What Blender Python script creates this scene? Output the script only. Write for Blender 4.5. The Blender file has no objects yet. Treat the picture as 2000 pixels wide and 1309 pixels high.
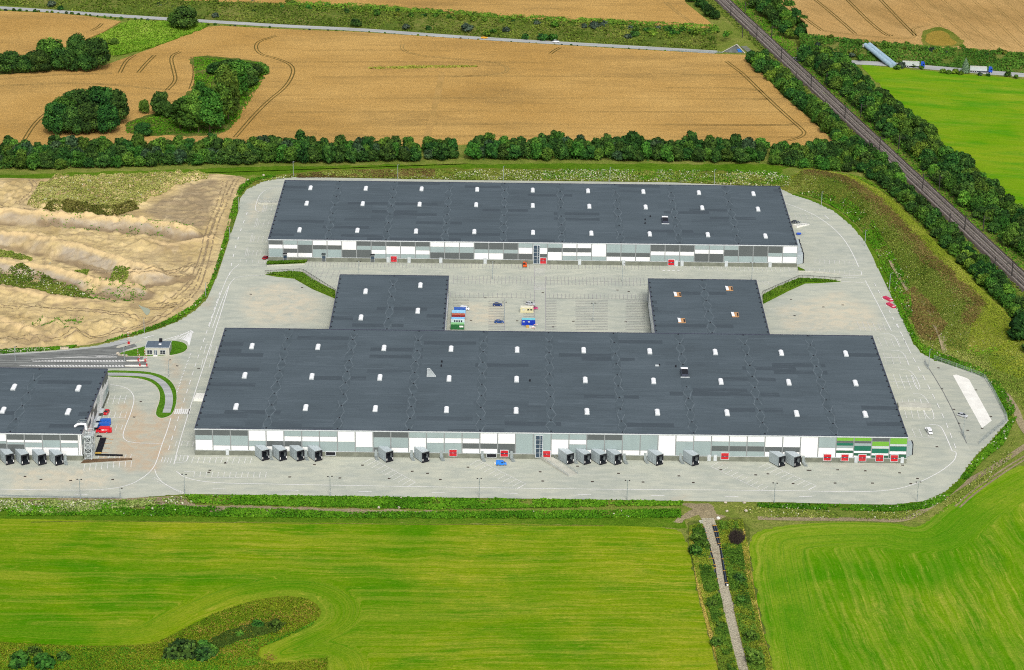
import bpy, bmesh, math, random
import numpy as np
from mathutils import Vector, Matrix
from mathutils.geometry import tessellate_polygon

rnd = random.Random(7)
rng = np.random.default_rng(7)
SC = bpy.context.scene
COL = SC.collection

# ------------------------------------------------------------------ camera, sky, sun, exposure
CAM = np.array([127.487, -938.589, 421.238])
YAW, PITCH, ROLL, FPX = 0.0002, 0.3731, 0.0121, 4950.88
_f = np.array([math.sin(YAW) * math.cos(PITCH), math.cos(YAW) * math.cos(PITCH), -math.sin(PITCH)])
_r0 = np.array([math.cos(YAW), -math.sin(YAW), 0.0])
_u0 = np.cross(_r0, _f)
_r = _r0 * math.cos(ROLL) + _u0 * math.sin(ROLL)
_u = np.cross(_r, _f)
cd = bpy.data.cameras.new('camera')
cam = bpy.data.objects.new('camera', cd)
COL.objects.link(cam)
cd.sensor_width = 36.0
cd.lens = 36.0 * FPX / 2000.0
cd.clip_start = 5.0
cd.clip_end = 20000.0
cam.matrix_world = Matrix(((_r[0], _u[0], -_f[0], CAM[0]), (_r[1], _u[1], -_f[1], CAM[1]), (_r[2], _u[2], -_f[2], CAM[2]), (0, 0, 0, 1)))
SC.camera = cam

SUN_EL, SUN_AZ = math.radians(44), math.radians(170)      # azimuth clockwise from +Y (the view direction): behind the camera, a little left
world = bpy.data.worlds.new('World')
SC.world = world
world.use_nodes = True
wn = world.node_tree.nodes
wl = world.node_tree.links
bg = wn['Background']
sky = wn.new('ShaderNodeTexSky')
sky.sky_type = 'NISHITA'
sky.sun_disc = False
sky.sun_elevation = SUN_EL
sky.sun_rotation = SUN_AZ
sky.air_density = 1.0
sky.dust_density = 4.0
sky.ozone_density = 1.0
hs = wn.new('ShaderNodeHueSaturation')
hs.inputs['Saturation'].default_value = 0.45
wl.new(sky.outputs[0], hs.inputs['Color'])
wl.new(hs.outputs[0], bg.inputs['Color'])
bg.inputs['Strength'].default_value = 0.11
sd = bpy.data.lights.new('sun', 'SUN')
sd.energy = 1.5
sd.angle = math.radians(15)
sd.color = (1.0, 0.965, 0.91)
sun = bpy.data.objects.new('sun', sd)
COL.objects.link(sun)
_sdir = Vector((math.sin(SUN_AZ) * math.cos(SUN_EL), math.cos(SUN_AZ) * math.cos(SUN_EL), math.sin(SUN_EL)))
sun.rotation_euler = _sdir.to_track_quat('Z', 'Y').to_euler()
SC.view_settings.view_transform = 'Standard'
SC.view_settings.look = 'None'
SC.view_settings.exposure = 0.47
SC.view_settings.gamma = 1.0
SC.view_settings.use_curve_mapping = False
SC.render.engine = 'CYCLES'
SC.cycles.max_bounces = 4
SC.cycles.diffuse_bounces = 2
SC.cycles.use_denoising = False
SC.cycles.pixel_filter_type = 'BLACKMAN_HARRIS'
SC.cycles.filter_width = 1.05

# ------------------------------------------------------------------ placing helpers
def at(px, py, z=0.0):
    """where the line of sight through a point of the photograph meets the level z"""
    d = _f + _r * ((px - 1000) / FPX) - _u * ((py - 654.5) / FPX)
    t = (z - CAM[2]) / d[2]
    p = CAM + d * t
    return (float(p[0]), float(p[1]), float(z))

def ppm(px, py):
    p = np.array(at(px, py))
    return FPX / float((p - CAM) @ _f)

def W(pts, z=0.0):
    return [at(x, y, z) for x, y in pts]

def chaikin(p, n=2, closed=True):
    p = [tuple(q) for q in p]
    for _ in range(n):
        o = []
        m = len(p)
        for i in range(m if closed else m - 1):
            a, b = p[i], p[(i + 1) % m]
            o.append(tuple(a[k] * .75 + b[k] * .25 for k in range(len(a))))
            o.append(tuple(a[k] * .25 + b[k] * .75 for k in range(len(a))))
        if not closed:
            o = [p[0]] + o + [p[-1]]
        p = o
    return p

def resample(p, n):
    p = np.array(p, float)
    s = np.r_[0, np.cumsum(np.linalg.norm(np.diff(p, axis=0), axis=1))]
    t = np.linspace(0, s[-1], n)
    return np.stack([np.interp(t, s, p[:, k]) for k in range(p.shape[1])], 1)

def length(p):
    return float(np.linalg.norm(np.diff(np.array(p, float), axis=0), axis=1).sum())

def _hash(i, j, seed):
    h = (i.astype(np.int64) * 374761393 + j.astype(np.int64) * 668265263 + seed * 974634777) & 0xFFFFFFFF
    h = ((h ^ (h >> 13)) * 1274126177) & 0xFFFFFFFF
    return ((h ^ (h >> 16)) & 0xFFFF) / 65535.0

def vnoise(x, y, seed=0):
    i, j = np.floor(x), np.floor(y)
    u, v = x - i, y - j
    u, v = u * u * (3 - 2 * u), v * v * (3 - 2 * v)
    a, b = _hash(i, j, seed), _hash(i + 1, j, seed)
    c, d = _hash(i, j + 1, seed), _hash(i + 1, j + 1, seed)
    return (a * (1 - u) + b * u) * (1 - v) + (c * (1 - u) + d * u) * v

def fbm(x, y, seed=0, oct=4):
    s, a, t = 0, 1.0, 0
    for k in range(oct):
        s = s + a * vnoise(x * 2 ** k, y * 2 ** k, seed + k)
        t += a
        a *= .5
    return s / t

def inside(P, poly):
    x, y = P[:, 0], P[:, 1]
    r = np.zeros(len(P), bool)
    n = len(poly)
    for i in range(n):
        x1, y1 = poly[i][:2]
        x2, y2 = poly[(i + 1) % n][:2]
        if y1 == y2:
            continue
        c = ((y1 > y) != (y2 > y)) & (x < (x2 - x1) * (y - y1) / (y2 - y1) + x1)
        r ^= c
    return r

def dist_line(P, line, closed=False):
    """distance from points to a polyline, and the nearest point"""
    L = np.array(line, float)[:, :2]
    if closed:
        L = np.r_[L, L[:1]]
    best = np.full(len(P), 1e18)
    near = np.zeros((len(P), 2))
    for a, b in zip(L[:-1], L[1:]):
        ab = b - a
        q = float(ab @ ab) + 1e-12
        t = np.clip(((P[:, :2] - a) @ ab) / q, 0, 1)
        c = a + t[:, None] * ab
        d = ((P[:, :2] - c) ** 2).sum(1)
        m = d < best
        best[m] = d[m]
        near[m] = c[m]
    return np.sqrt(best), near

def smooth(a, b, x):
    t = np.clip((x - a) / (b - a), 0, 1)
    return t * t * (3 - 2 * t)

# ------------------------------------------------------------------ objects
def tag(o, label=None, cat=None, group=None, kind=None):
    if label: o['label'] = label
    if cat: o['category'] = cat
    if group: o['group'] = group
    if kind: o['kind'] = kind
    return o

def thing(name, label, cat, loc=(0, 0, 0), rz=0.0, group=None):
    o = bpy.data.objects.new(name, None)
    COL.objects.link(o)
    o.empty_display_size = 0.5
    o.location = loc
    o.rotation_euler = (0, 0, rz)
    return tag(o, label, cat, group)

def link(name, me, parent=None):
    o = bpy.data.objects.new(name, me)
    COL.objects.link(o)
    if parent is not None:
        o.parent = parent
    return o

class MB:
    def __init__(s):
        s.v, s.f, s.m = [], [], []
    def add(s, vs, fs, m=0):
        b = len(s.v)
        s.v += [tuple(map(float, q)) for q in vs]
        s.f += [tuple(b + i for i in q) for q in fs]
        s.m += [m] * len(fs)
        return s
    def box(s, x0, x1, y0, y1, z0, z1, m=0):
        v = [(x0, y0, z0), (x1, y0, z0), (x1, y1, z0), (x0, y1, z0), (x0, y0, z1), (x1, y0, z1), (x1, y1, z1), (x0, y1, z1)]
        return s.add(v, [(0, 3, 2, 1), (4, 5, 6, 7), (0, 1, 5, 4), (1, 2, 6, 5), (2, 3, 7, 6), (3, 0, 4, 7)], m)
    def prism(s, poly, z0, z1, m=0, bottom=False):
        n = len(poly)
        a = sum(poly[i][0] * poly[(i + 1) % n][1] - poly[(i + 1) % n][0] * poly[i][1] for i in range(n))
        if a < 0:
            poly = list(reversed(poly))
        zs0 = z0 if isinstance(z0, (list, tuple)) else [z0] * n
        zs1 = z1 if isinstance(z1, (list, tuple)) else [z1] * n
        v = [(p[0], p[1], z) for p, z in zip(poly, zs0)] + [(p[0], p[1], z) for p, z in zip(poly, zs1)]
        f = [tuple(range(n, 2 * n))] + [(i, (i + 1) % n, n + (i + 1) % n, n + i) for i in range(n)]
        if bottom:
            f.append(tuple(reversed(range(n))))
        return s.add(v, f, m)
    def bar(s, a, b, w, h=None, m=0):
        a, b = Vector(a), Vector(b)
        h = h or w
        d = (b - a).normalized()
        up = Vector((0, 0, 1)) if abs(d.z) < .95 else Vector((1, 0, 0))
        r = d.cross(up).normalized() * (w / 2)
        u = r.cross(d).normalized() * (h / 2)
        v = [a - r - u, a + r - u, a + r + u, a - r + u, b - r - u, b + r - u, b + r + u, b - r + u]
        return s.add(v, [(0, 1, 2, 3), (7, 6, 5, 4), (0, 4, 5, 1), (1, 5, 6, 2), (2, 6, 7, 3), (3, 7, 4, 0)], m)
    def tube(s, a, b, r0, r1=None, n=8, m=0, cap=True):
        a, b = Vector(a), Vector(b)
        r1 = r0 if r1 is None else r1
        d = (b - a).normalized()
        up = Vector((0, 0, 1)) if abs(d.z) < .95 else Vector((1, 0, 0))
        x = d.cross(up).normalized()
        y = x.cross(d)
        v = []
        for c, r in ((a, r0), (b, r1)):
            for k in range(n):
                t = 2 * math.pi * k / n
                v.append(c + (x * math.cos(t) + y * math.sin(t)) * r)
        f = [(k, n + k, n + (k + 1) % n, (k + 1) % n) for k in range(n)]
        if cap:
            f += [tuple(range(n)), tuple(reversed(range(n, 2 * n)))]
        return s.add(v, f, m)
    def mesh(s, name, mats):
        me = bpy.data.meshes.new(name)
        me.from_pydata(s.v, [], s.f)
        for q in (mats if isinstance(mats, (list, tuple)) else [mats]):
            me.materials.append(q)
        if any(s.m):
            me.polygons.foreach_set('material_index', s.m)
        bm = bmesh.new()
        bm.from_mesh(me)
        bmesh.ops.recalc_face_normals(bm, faces=bm.faces)
        bm.to_mesh(me)
        bm.free()
        me.update()
        return me
    def build(s, name, mats, parent=None, bevel=0):
        o = link(name, s.mesh(name, mats), parent)
        if bevel:
            b = o.modifiers.new('bevel', 'BEVEL')
            b.width = bevel
            b.segments = 2
            b.limit_method = 'ANGLE'
        return o

def part_box(name, mat, parent, *b):
    return MB().box(*b).build(name, mat, parent)

def flat(name, polys, mat, kind='structure', parent=None):
    """level sheets (world polygons with z) as one mesh facing up"""
    me = bpy.data.meshes.new(name)
    v, f = [], []
    for p in polys:
        n = len(p)
        a = sum(p[i][0] * p[(i + 1) % n][1] - p[(i + 1) % n][0] * p[i][1] for i in range(n))
        if a < 0:
            p = list(reversed(p))
        b = len(v)
        v += [tuple(q) for q in p]
        f.append(tuple(range(b, b + n)))
    me.from_pydata(v, [], f)
    me.materials.append(mat)
    o = link(name, me, parent)
    if kind:
        o['kind'] = kind
    return o

def solid(name, pxpoly, mat, z0, z1, kind='structure', smoothn=0, rag=0.0, seed=1, base=0.0):
    """a prism over a ground polygon"""
    p = W(pxpoly, base)
    if smoothn:
        p = chaikin(p, smoothn)
    if rag:
        q = np.array(p)
        n = max(60, int(length(p) / (rag * 1.5)))
        q = resample(np.r_[q, q[:1]], n)[:-1]
        q[:, 0] += (fbm(q[:, 0] * .3, q[:, 1] * .3, seed) - .5) * rag * 4
        q[:, 1] += (fbm(q[:, 0] * .3, q[:, 1] * .3, seed + 9) - .5) * rag * 4
        p = [tuple(a) for a in q]
    o = MB().prism(p, z0, z1).build(name, mat)
    if kind:
        o['kind'] = kind
    return o

def terrain(name, poly, mat, cell, z, hfn=None, attrs=None, kind='structure'):
    """a fine sheet over a world polygon, raised by hfn and carrying float attributes"""
    P = np.array(poly, float)[:, :2]
    x0, y0 = P.min(0) - cell
    x1, y1 = P.max(0) + cell
    xs, ys = np.arange(x0, x1 + cell, cell), np.arange(y0, y1 + cell, cell)
    X, Y = np.meshgrid(xs, ys)
    Q = np.stack([X.ravel(), Y.ravel()], 1)
    ins = inside(Q, P)
    d, near = dist_line(Q, P, True)
    keep = ins | (d < cell * .75)
    out = keep & ~ins
    Q[out] = near[out]
    d = np.where(ins, d, 0.0)
    zz = np.full(len(Q), z)
    if hfn is not None:
        zz = zz + hfn(Q, d)
    nx, ny = len(xs), len(ys)
    idx = np.full(len(Q), -1)
    idx[keep] = np.arange(keep.sum())
    I = idx.reshape(ny, nx)
    a, b, c, e = I[:-1, :-1].ravel(), I[:-1, 1:].ravel(), I[1:, 1:].ravel(), I[1:, :-1].ravel()
    ok = (a >= 0) & (b >= 0) & (c >= 0) & (e >= 0)
    F = np.stack([a, b, c, e], 1)[ok]
    V = np.c_[Q, zz][keep]
    me = bpy.data.meshes.new(name)
    me.vertices.add(len(V))
    me.vertices.foreach_set('co', V.astype(np.float32).ravel())
    me.loops.add(F.size)
    me.loops.foreach_set('vertex_index', F.astype(np.int32).ravel())
    me.polygons.add(len(F))
    me.polygons.foreach_set('loop_start', np.arange(0, F.size, 4, dtype=np.int32))
    me.polygons.foreach_set('use_smooth', np.ones(len(F), bool))
    me.update()
    me.validate()
    for k, fn in (attrs or {}).items():
        at_ = me.attributes.new(k, 'FLOAT', 'POINT')
        at_.data.foreach_set('value', np.asarray(fn(Q, d), float)[keep].astype(np.float32))
    me.materials.append(mat)
    o = link(name, me)
    if kind:
        o['kind'] = kind
    return o

def quads_mesh(name, C, N, S, colr, mat, extra=None, asp=1.0):
    """many small leaf-like quads: centres, normals, sizes, one colour each"""
    n = len(C)
    N = N / (np.linalg.norm(N, axis=1, keepdims=True) + 1e-9)
    t = rng.normal(size=(n, 3))
    A = np.cross(N, t)
    A /= np.linalg.norm(A, axis=1, keepdims=True) + 1e-9
    B = np.cross(N, A)
    a, b = A * (S * .5)[:, None] * asp, B * (S * .5)[:, None]
    k = .7
    V = np.stack([C - a * k - b, C + a - b * k, C + a * k + b, C - a + b * k], 1).reshape(-1, 3)
    F = np.arange(4 * n).reshape(n, 4)
    colr = np.clip(colr, 0.002, 1)
    if extra is not None:
        ev, ef, ec = extra
        ef = np.array(ef) + len(V)
        V = np.r_[V, ev]
    me = bpy.data.meshes.new(name)
    me.vertices.add(len(V))
    me.vertices.foreach_set('co', V.astype(np.float32).ravel())
    loops = F.ravel()
    starts = np.arange(0, 4 * n, 4)
    cols = colr
    if extra is not None:
        starts = np.r_[starts, 4 * n + np.arange(0, ef.size, 3)]
        loops = np.r_[loops, ef.ravel()]
        cols = np.r_[cols, np.tile(np.array(ec)[None], (len(ef), 1))]
    me.loops.add(len(loops))
    me.loops.foreach_set('vertex_index', loops.astype(np.int32))
    me.polygons.add(len(starts))
    me.polygons.foreach_set('loop_start', starts.astype(np.int32))
    me.update()
    me.validate()
    ca = me.attributes.new('col', 'FLOAT_COLOR', 'FACE')
    ca.data.foreach_set('color', np.c_[cols, np.ones(len(cols))].astype(np.float32).ravel())
    me.materials.append(mat)
    return me

# ------------------------------------------------------------------ materials
def new_mat(name, rough=0.9, spec=0.2):
    m = bpy.data.materials.new(name)
    m.use_nodes = True
    b = m.node_tree.nodes['Principled BSDF']
    b.inputs['Roughness'].default_value = rough
    b.inputs['Specular IOR Level'].default_value = spec
    return m, m.node_tree.nodes, m.node_tree.links, b

class NT:
    """a few short cuts for building node trees"""
    def __init__(s, m):
        s.n, s.l = m.node_tree.nodes, m.node_tree.links
    def pos(s):
        return s.n.new('ShaderNodeNewGeometry').outputs['Position']
    def mapv(s, v, scale=(1, 1, 1), rot=(0, 0, 0), loc=(0, 0, 0)):
        k = s.n.new('ShaderNodeMapping')
        k.inputs['Scale'].default_value = scale
        k.inputs['Rotation'].default_value = rot
        k.inputs['Location'].default_value = loc
        s.l.new(v, k.inputs['Vector'])
        return k.outputs[0]
    def noise(s, v, scale=1.0, detail=4, rough=.55, dist=0.0):
        k = s.n.new('ShaderNodeTexNoise')
        k.inputs['Scale'].default_value = scale
        k.inputs['Detail'].default_value = detail
        k.inputs['Roughness'].default_value = rough
        k.inputs['Distortion'].default_value = dist
        s.l.new(v, k.inputs['Vector'])
        return k.outputs['Fac']
    def ramp(s, f, stops, mode='LINEAR'):
        k = s.n.new('ShaderNodeValToRGB')
        k.color_ramp.interpolation = mode
        e = k.color_ramp.elements
        while len(e) < len(stops):
            e.new(.5)
        for q, (p, c) in zip(e, stops):
            q.position = p
            q.color = (*c, 1) if isinstance(c, (tuple, list)) else (c, c, c, 1)
        s.l.new(f, k.inputs[0])
        return k.outputs[0]
    def mix(s, fac, a, b, mode='MIX'):
        k = s.n.new('ShaderNodeMix')
        k.data_type = 'RGBA'
        k.blend_type = mode
        k.clamp_factor = True
        for sock, val in ((k.inputs[0], fac), (k.inputs[6], a), (k.inputs[7], b)):
            if isinstance(val, (int, float)):
                sock.default_value = val if sock == k.inputs[0] else (val, val, val, 1)
            elif isinstance(val, (tuple, list)):
                sock.default_value = (*val, 1)
            else:
                s.l.new(val, sock)
        return k.outputs[2]
    def math(s, op, a, b=0.0):
        k = s.n.new('ShaderNodeMath')
        k.operation = op
        for i, val in enumerate((a, b)):
            if isinstance(val, (int, float)):
                k.inputs[i].default_value = val
            else:
                s.l.new(val, k.inputs[i])
        return k.outputs[0]
    def attr(s, name, out='Fac'):
        k = s.n.new('ShaderNodeAttribute')
        k.attribute_name = name
        return k.outputs[out]
    def comb(s, x, y, z=0.0):
        k = s.n.new('ShaderNodeCombineXYZ')
        for i, val in enumerate((x, y, z)):
            if isinstance(val, (int, float)):
                k.inputs[i].default_value = val
            else:
                s.l.new(val, k.inputs[i])
        return k.outputs[0]
    def sep(s, v):
        k = s.n.new('ShaderNodeSeparateXYZ')
        s.l.new(v, k.inputs[0])
        return k.outputs
    def bump(s, h, bsdf, strength=.5, distance=.2):
        k = s.n.new('ShaderNodeBump')
        k.inputs['Strength'].default_value = strength
        k.inputs['Distance'].default_value = distance
        s.l.new(h, k.inputs['Height'])
        s.l.new(k.outputs[0], bsdf.inputs['Normal'])

def simple(name, c, rough=.7, spec=.3, var=.12, scale=.8, metal=0.0):
    """one paint with faint uneven weathering"""
    m, n, l, b = new_mat(name, rough, spec)
    t = NT(m)
    tc = n.new('ShaderNodeTexCoord').outputs['Object']
    f = t.noise(tc, scale, 4)
    c = tuple(c)
    col = t.ramp(f, [(.3, tuple(q * (1 - var) for q in c)), (.7, tuple(min(1, q * (1 + var)) for q in c))])
    l.new(col, b.inputs['Base Color'])
    b.inputs['Metallic'].default_value = metal
    return m

def leaf_material(name):
    m, n, l, b = new_mat(name, .85, .15)
    t = NT(m)
    c = t.attr('col', 'Color')
    oi = n.new('ShaderNodeObjectInfo').outputs['Random']
    h = n.new('ShaderNodeHueSaturation')
    l.new(c, h.inputs['Color'])
    l.new(t.math('ADD', t.math('MULTIPLY', oi, .55), .72), h.inputs['Value'])
    r2 = t.math('FRACT', t.math('MULTIPLY', oi, 17.3))
    l.new(t.math('ADD', t.math('MULTIPLY', r2, .05), .475), h.inputs['Hue'])
    l.new(h.outputs[0], b.inputs['Base Color'])
    return m

def wheat_material(name, rotz=0.0, a=(.46, .272, .078), b2=(.56, .352, .115), dark=(.25, .16, .055)):
    m, n, l, b = new_mat(name, 1.0, 0.0)
    t = NT(m)
    p = t.mapv(t.pos(), rot=(0, 0, rotz))
    rows = t.noise(t.mapv(p, (.02, .55, 1)), 1.0, 5, .6)
    big = t.noise(p, .012, 5, .55)
    grain = t.noise(t.mapv(p, (.5, 1.6, 1)), 1.0, 3, .7)
    fine = t.noise(t.mapv(p, (1.6, 3.0, 1)), 1.0, 2, .8)
    c = t.mix(t.ramp(big, [(.35, 0), (.65, 1)]), a, b2)
    c = t.mix(t.ramp(rows, [(.53, 0), (.74, .55)]), c, dark)
    patch = t.noise(t.mapv(p, (.010, .035, 1)), 1.0, 6, .7)
    c = t.mix(t.math('MULTIPLY', t.ramp(patch, [(.48, 0), (.66, .9)]), t.ramp(grain, [(.38, .1), (.58, 1)])), c, dark)
    c = t.mix(t.ramp(fine, [(.35, .35), (.6, 0)]), c, dark)
    c = t.mix(t.ramp(grain, [(.5, 0), (.8, .45)]), c, (.64, .43, .175))
    l.new(c, b.inputs['Base Color'])
    t.bump(t.math('ADD', fine, grain), b, .6, .5)
    return m

def field_material(name, ga, gb, yel, ystr=.6, along=.02, across=.6, lush=(.034, .185, .001)):
    """mown grass: streaks follow the attribute row"""
    m, n, l, b = new_mat(name, 1.0, 0.0)
    t = NT(m)
    p = t.pos()
    row, al = t.attr('row'), t.attr('along')
    v = t.comb(t.math('MULTIPLY', al, along), t.math('MULTIPLY', row, across), 0)
    st = t.noise(v, 1.0, 5, .7, .4)
    st2 = t.noise(t.comb(t.math('MULTIPLY', al, along * 3.5), t.math('MULTIPLY', row, across * 2.2), 3.7), 1.0, 3, .6)
    st3 = t.noise(t.comb(t.math('MULTIPLY', al, .006), t.math('MULTIPLY', row, .35), 9.1), 1.0, 3, .6)
    big = t.noise(p, .013, 4, .6, .6)
    mid = t.noise(t.comb(t.math('MULTIPLY', al, .03), t.math('MULTIPLY', row, .09), 2.2), 1.0, 5, .65)
    fine = t.noise(t.mapv(p, (1, 1.8, 1)), .9, 4, .75)
    c = t.mix(t.ramp(big, [(.36, 0), (.64, 1)]), ga, gb)
    c = t.mix(t.ramp(mid, [(.48, 0), (.66, .75)]), c, lush)
    dry = t.math('MULTIPLY', t.ramp(st, [(.46, .1), (.62, 1)]), t.ramp(big, [(.38, .15), (.60, 1)]))
    clump = t.noise(p, .35, 4, .7)
    c = t.mix(t.math('MULTIPLY', t.math('MULTIPLY', dry, ystr), t.ramp(clump, [(.35, .3), (.6, 1)])), c, yel)
    c = t.mix(t.math('MULTIPLY', t.ramp(st3, [(.48, 0), (.64, 1)]), ystr * .35), c, yel)
    c = t.mix(t.math('MULTIPLY', t.ramp(st2, [(.62, 0), (.75, 1)]), ystr * .8), c, tuple(min(1, q * 1.3) for q in yel))
    c = t.mix(t.ramp(fine, [(.3, .55), (.52, 0)]), c, tuple(q * .5 for q in ga))
    c = t.mix(t.ramp(fine, [(.55, 0), (.8, .35)]), c, yel)
    l.new(c, b.inputs['Base Color'])
    t.bump(fine, b, .5, .3)
    return m

def rough_grass(name, stops, scale=.25, scale2=.03, specks=None, stretch=(1, 1, 1)):
    m, n, l, b = new_mat(name, 1.0, 0.0)
    t = NT(m)
    p = t.mapv(t.pos(), stretch)
    f1 = t.noise(p, scale, 6, .7)
    f2 = t.noise(p, scale2, 4, .55)
    f = t.math('ADD', t.math('MULTIPLY', f1, .55), t.math('MULTIPLY', f2, .45))
    c = t.ramp(f, stops)
    g = t.noise(p, 1.3, 3, .7)
    c = t.mix(t.ramp(g, [(.3, .6), (.55, 0)]), c, tuple(q * .45 for q in stops[0][1]))
    if specks:
        k = t.noise(p, .9, 2, .8)
        zone = t.noise(p, .02, 3)
        c = t.mix(t.math('MULTIPLY', t.ramp(k, [(.62, 0), (.7, 1)]), t.ramp(zone, [(.45, 0), (.6, 1)])), c, specks)
    l.new(c, b.inputs['Base Color'])
    t.bump(t.math('ADD', f1, g), b, .8, .6)
    return m

def yard_material(name='paved_concrete', k=1.0):
    m, n, l, b = new_mat(name, .85, .2)
    t = NT(m)
    p = t.pos()
    br = n.new('ShaderNodeTexBrick')
    br.inputs['Scale'].default_value = 1.0
    br.inputs['Brick Width'].default_value = 3.4
    br.inputs['Row Height'].default_value = 2.2
    br.inputs['Mortar Size'].default_value = .012
    br.inputs['Color1'].default_value = (.395, .418, .35, 1)
    br.inputs['Color2'].default_value = (.455, .472, .40, 1)
    br.inputs['Mortar'].default_value = (.32, .34, .29, 1)
    br.inputs['Bias'].default_value = 0
    l.new(p, br.inputs['Vector'])
    big = t.noise(t.mapv(p, (1, .6, 1)), .03, 5, .6)
    mid = t.noise(t.mapv(p, (.35, 1, 1)), .28, 6, .65)
    c = t.mix(t.ramp(big, [(.38, 0), (.66, .8)]), br.outputs['Color'], (.49, .50, .40))
    c = t.mix(t.ramp(mid, [(.35, .55), (.55, 0)]), c, (.31, .345, .305))
    c = t.mix(t.ramp(mid, [(.55, 0), (.75, .55)]), c, (.53, .535, .43))
    st = t.attr('stain')
    sn = t.noise(p, .16, 6, .68, .8)
    c = t.mix(t.math('MULTIPLY', st, t.ramp(sn, [(.36, .15), (.62, .85)])), c, (.50, .37, .24))
    dn = t.attr('worn')
    c = t.mix(t.math('MULTIPLY', dn, t.ramp(sn, [(.34, 0), (.66, .8)])), c, (.62, .54, .39))
    fine = t.noise(p, 1.7, 3, .7)
    c = t.mix(t.ramp(fine, [(.3, .25), (.5, 0)]), c, (.28, .29, .26))
    if k < 1:
        c = t.mix(1.0, c, (k, k, k), 'MULTIPLY')
    l.new(c, b.inputs['Base Color'])
    return m

def roof_material():
    m, n, l, b = new_mat('roofing_felt', .8, .25)
    t = NT(m)
    p = t.pos()
    xyz = t.sep(p)
    br = n.new('ShaderNodeTexBrick')
    br.offset = .37
    br.inputs['Scale'].default_value = 1.0
    br.inputs['Brick Width'].default_value = 9.6
    br.inputs['Row Height'].default_value = 1.05
    br.inputs['Mortar Size'].default_value = .03
    br.inputs['Mortar Smooth'].default_value = .3
    br.inputs['Color1'].default_value = (0, 0, 0, 1)
    br.inputs['Color2'].default_value = (1, 1, 1, 1)
    br.inputs['Mortar'].default_value = (.5, .5, .5, 1)
    l.new(p, br.inputs['Vector'])
    big = t.noise(t.mapv(p, (.55, 1, 1)), .06, 3, .5)
    sheet = t.noise(t.mapv(p, (.03, .9, 1)), .5, 4, .6)
    b2 = n.new('ShaderNodeTexBrick')                       # whole lengths of felt laid at another time
    b2.offset = .43
    b2.inputs['Scale'].default_value = 1.0
    b2.inputs['Brick Width'].default_value = 23.0
    b2.inputs['Row Height'].default_value = 4.2
    b2.inputs['Mortar Size'].default_value = .0
    b2.inputs['Color1'].default_value = (0, 0, 0, 1)
    b2.inputs['Color2'].default_value = (1, 1, 1, 1)
    l.new(t.mapv(p, (1, 1, 1), loc=(3, 1.3, 0)), b2.inputs['Vector'])
    f = t.math('ADD', t.math('MULTIPLY', br.outputs['Color'], .20), t.math('MULTIPLY', big, .85))
    c = t.ramp(f, [(.28, (.062, .082, .095)), (.45, (.071, .095, .110)), (.62, (.080, .106, .123)), (.80, (.092, .120, .138))])
    ed = t.noise(t.mapv(p, (.09, 1.0, 1)), 1.0, 3, .6)
    old = t.math('MULTIPLY', t.ramp(b2.outputs['Color'], [(.10, 1), (.12, 0)]), t.ramp(ed, [(.34, 0), (.42, .9)]))
    c = t.mix(old, c, (.052, .069, .082))
    new = t.math('MULTIPLY', t.ramp(b2.outputs['Color'], [(.84, 0), (.86, 1)]), t.ramp(ed, [(.52, 0), (.58, .6)]))
    c = t.mix(new, c, (.100, .130, .150))
    c = t.mix(t.ramp(sheet, [(.62, 0), (.72, .45)]), c, (.092, .121, .144))
    c = t.mix(t.ramp(sheet, [(.28, .4), (.36, 0)]), c, (.042, .058, .074))
    g = t.noise(p, 1.6, 3, .8)
    c = t.mix(t.ramp(g, [(.32, .3), (.5, 0)]), c, (.046, .061, .073))
    c = t.mix(t.ramp(g, [(.52, 0), (.75, .25)]), c, (.11, .138, .158))
    l.new(c, b.inputs['Base Color'])
    return m

def panel_material(name, c, ribs=.0):
    m, n, l, b = new_mat(name, .5, .35)
    t = NT(m)
    p = t.pos()
    z = t.sep(p)[2]
    seam = t.math('FRACT', t.math('MULTIPLY', z, 1.0))
    oi = n.new('ShaderNodeObjectInfo').outputs['Random']
    f = t.noise(t.mapv(p, (.25, .25, .06)), 1.0, 4)
    col = t.ramp(f, [(.3, tuple(q * .93 for q in c)), (.7, tuple(min(1, q * 1.04) for q in c))])
    col = t.mix(t.ramp(seam, [(0, .5), (.07, 0)]), col, tuple(q * .72 for q in c))
    col = t.mix(t.math('MULTIPLY', oi, .12), col, tuple(q * .7 for q in c))
    l.new(col, b.inputs['Base Color'])
    return m

def cover_material(name):
    m, n, l, b = new_mat(name, .9, .08)
    l.new(NT(m).attr('col', 'Color'), b.inputs['Base Color'])
    return m

M = {}
M['cover'] = cover_material('ground_cover_leaf')
M['leaf'] = leaf_material('leaf_green')
M['trunk'] = simple('bark', (.10, .075, .05), .95, .1)
M['wheat'] = wheat_material('ripe_wheat')
M['wheat_far'] = wheat_material('ripe_wheat_diagonal', math.radians(62), (.46, .28, .10), (.54, .35, .14))
M['tramline'] = rough_grass('wheel_track', [(.3, (.095, .075, .022)), (.6, (.20, .145, .045))], .6)
M['tram_faint'] = rough_grass('faint_wheel_track', [(.3, (.22, .155, .05)), (.6, (.43, .29, .105))], .35)
M['meadow'] = rough_grass('rough_meadow', [(.25, (.075, .15, .018)), (.5, (.19, .235, .042)), (.72, (.34, .31, .10))], .2)
M['bank_grass'] = rough_grass('bank_grass', [(.3, (.05, .105, .014)), (.5, (.12, .155, .03)), (.7, (.26, .23, .075))], .25)
M['lush'] = rough_grass('lush_grass', [(.3, (.045, .12, .006)), (.5, (.10, .20, .012)), (.75, (.21, .27, .035))], .3)
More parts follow.
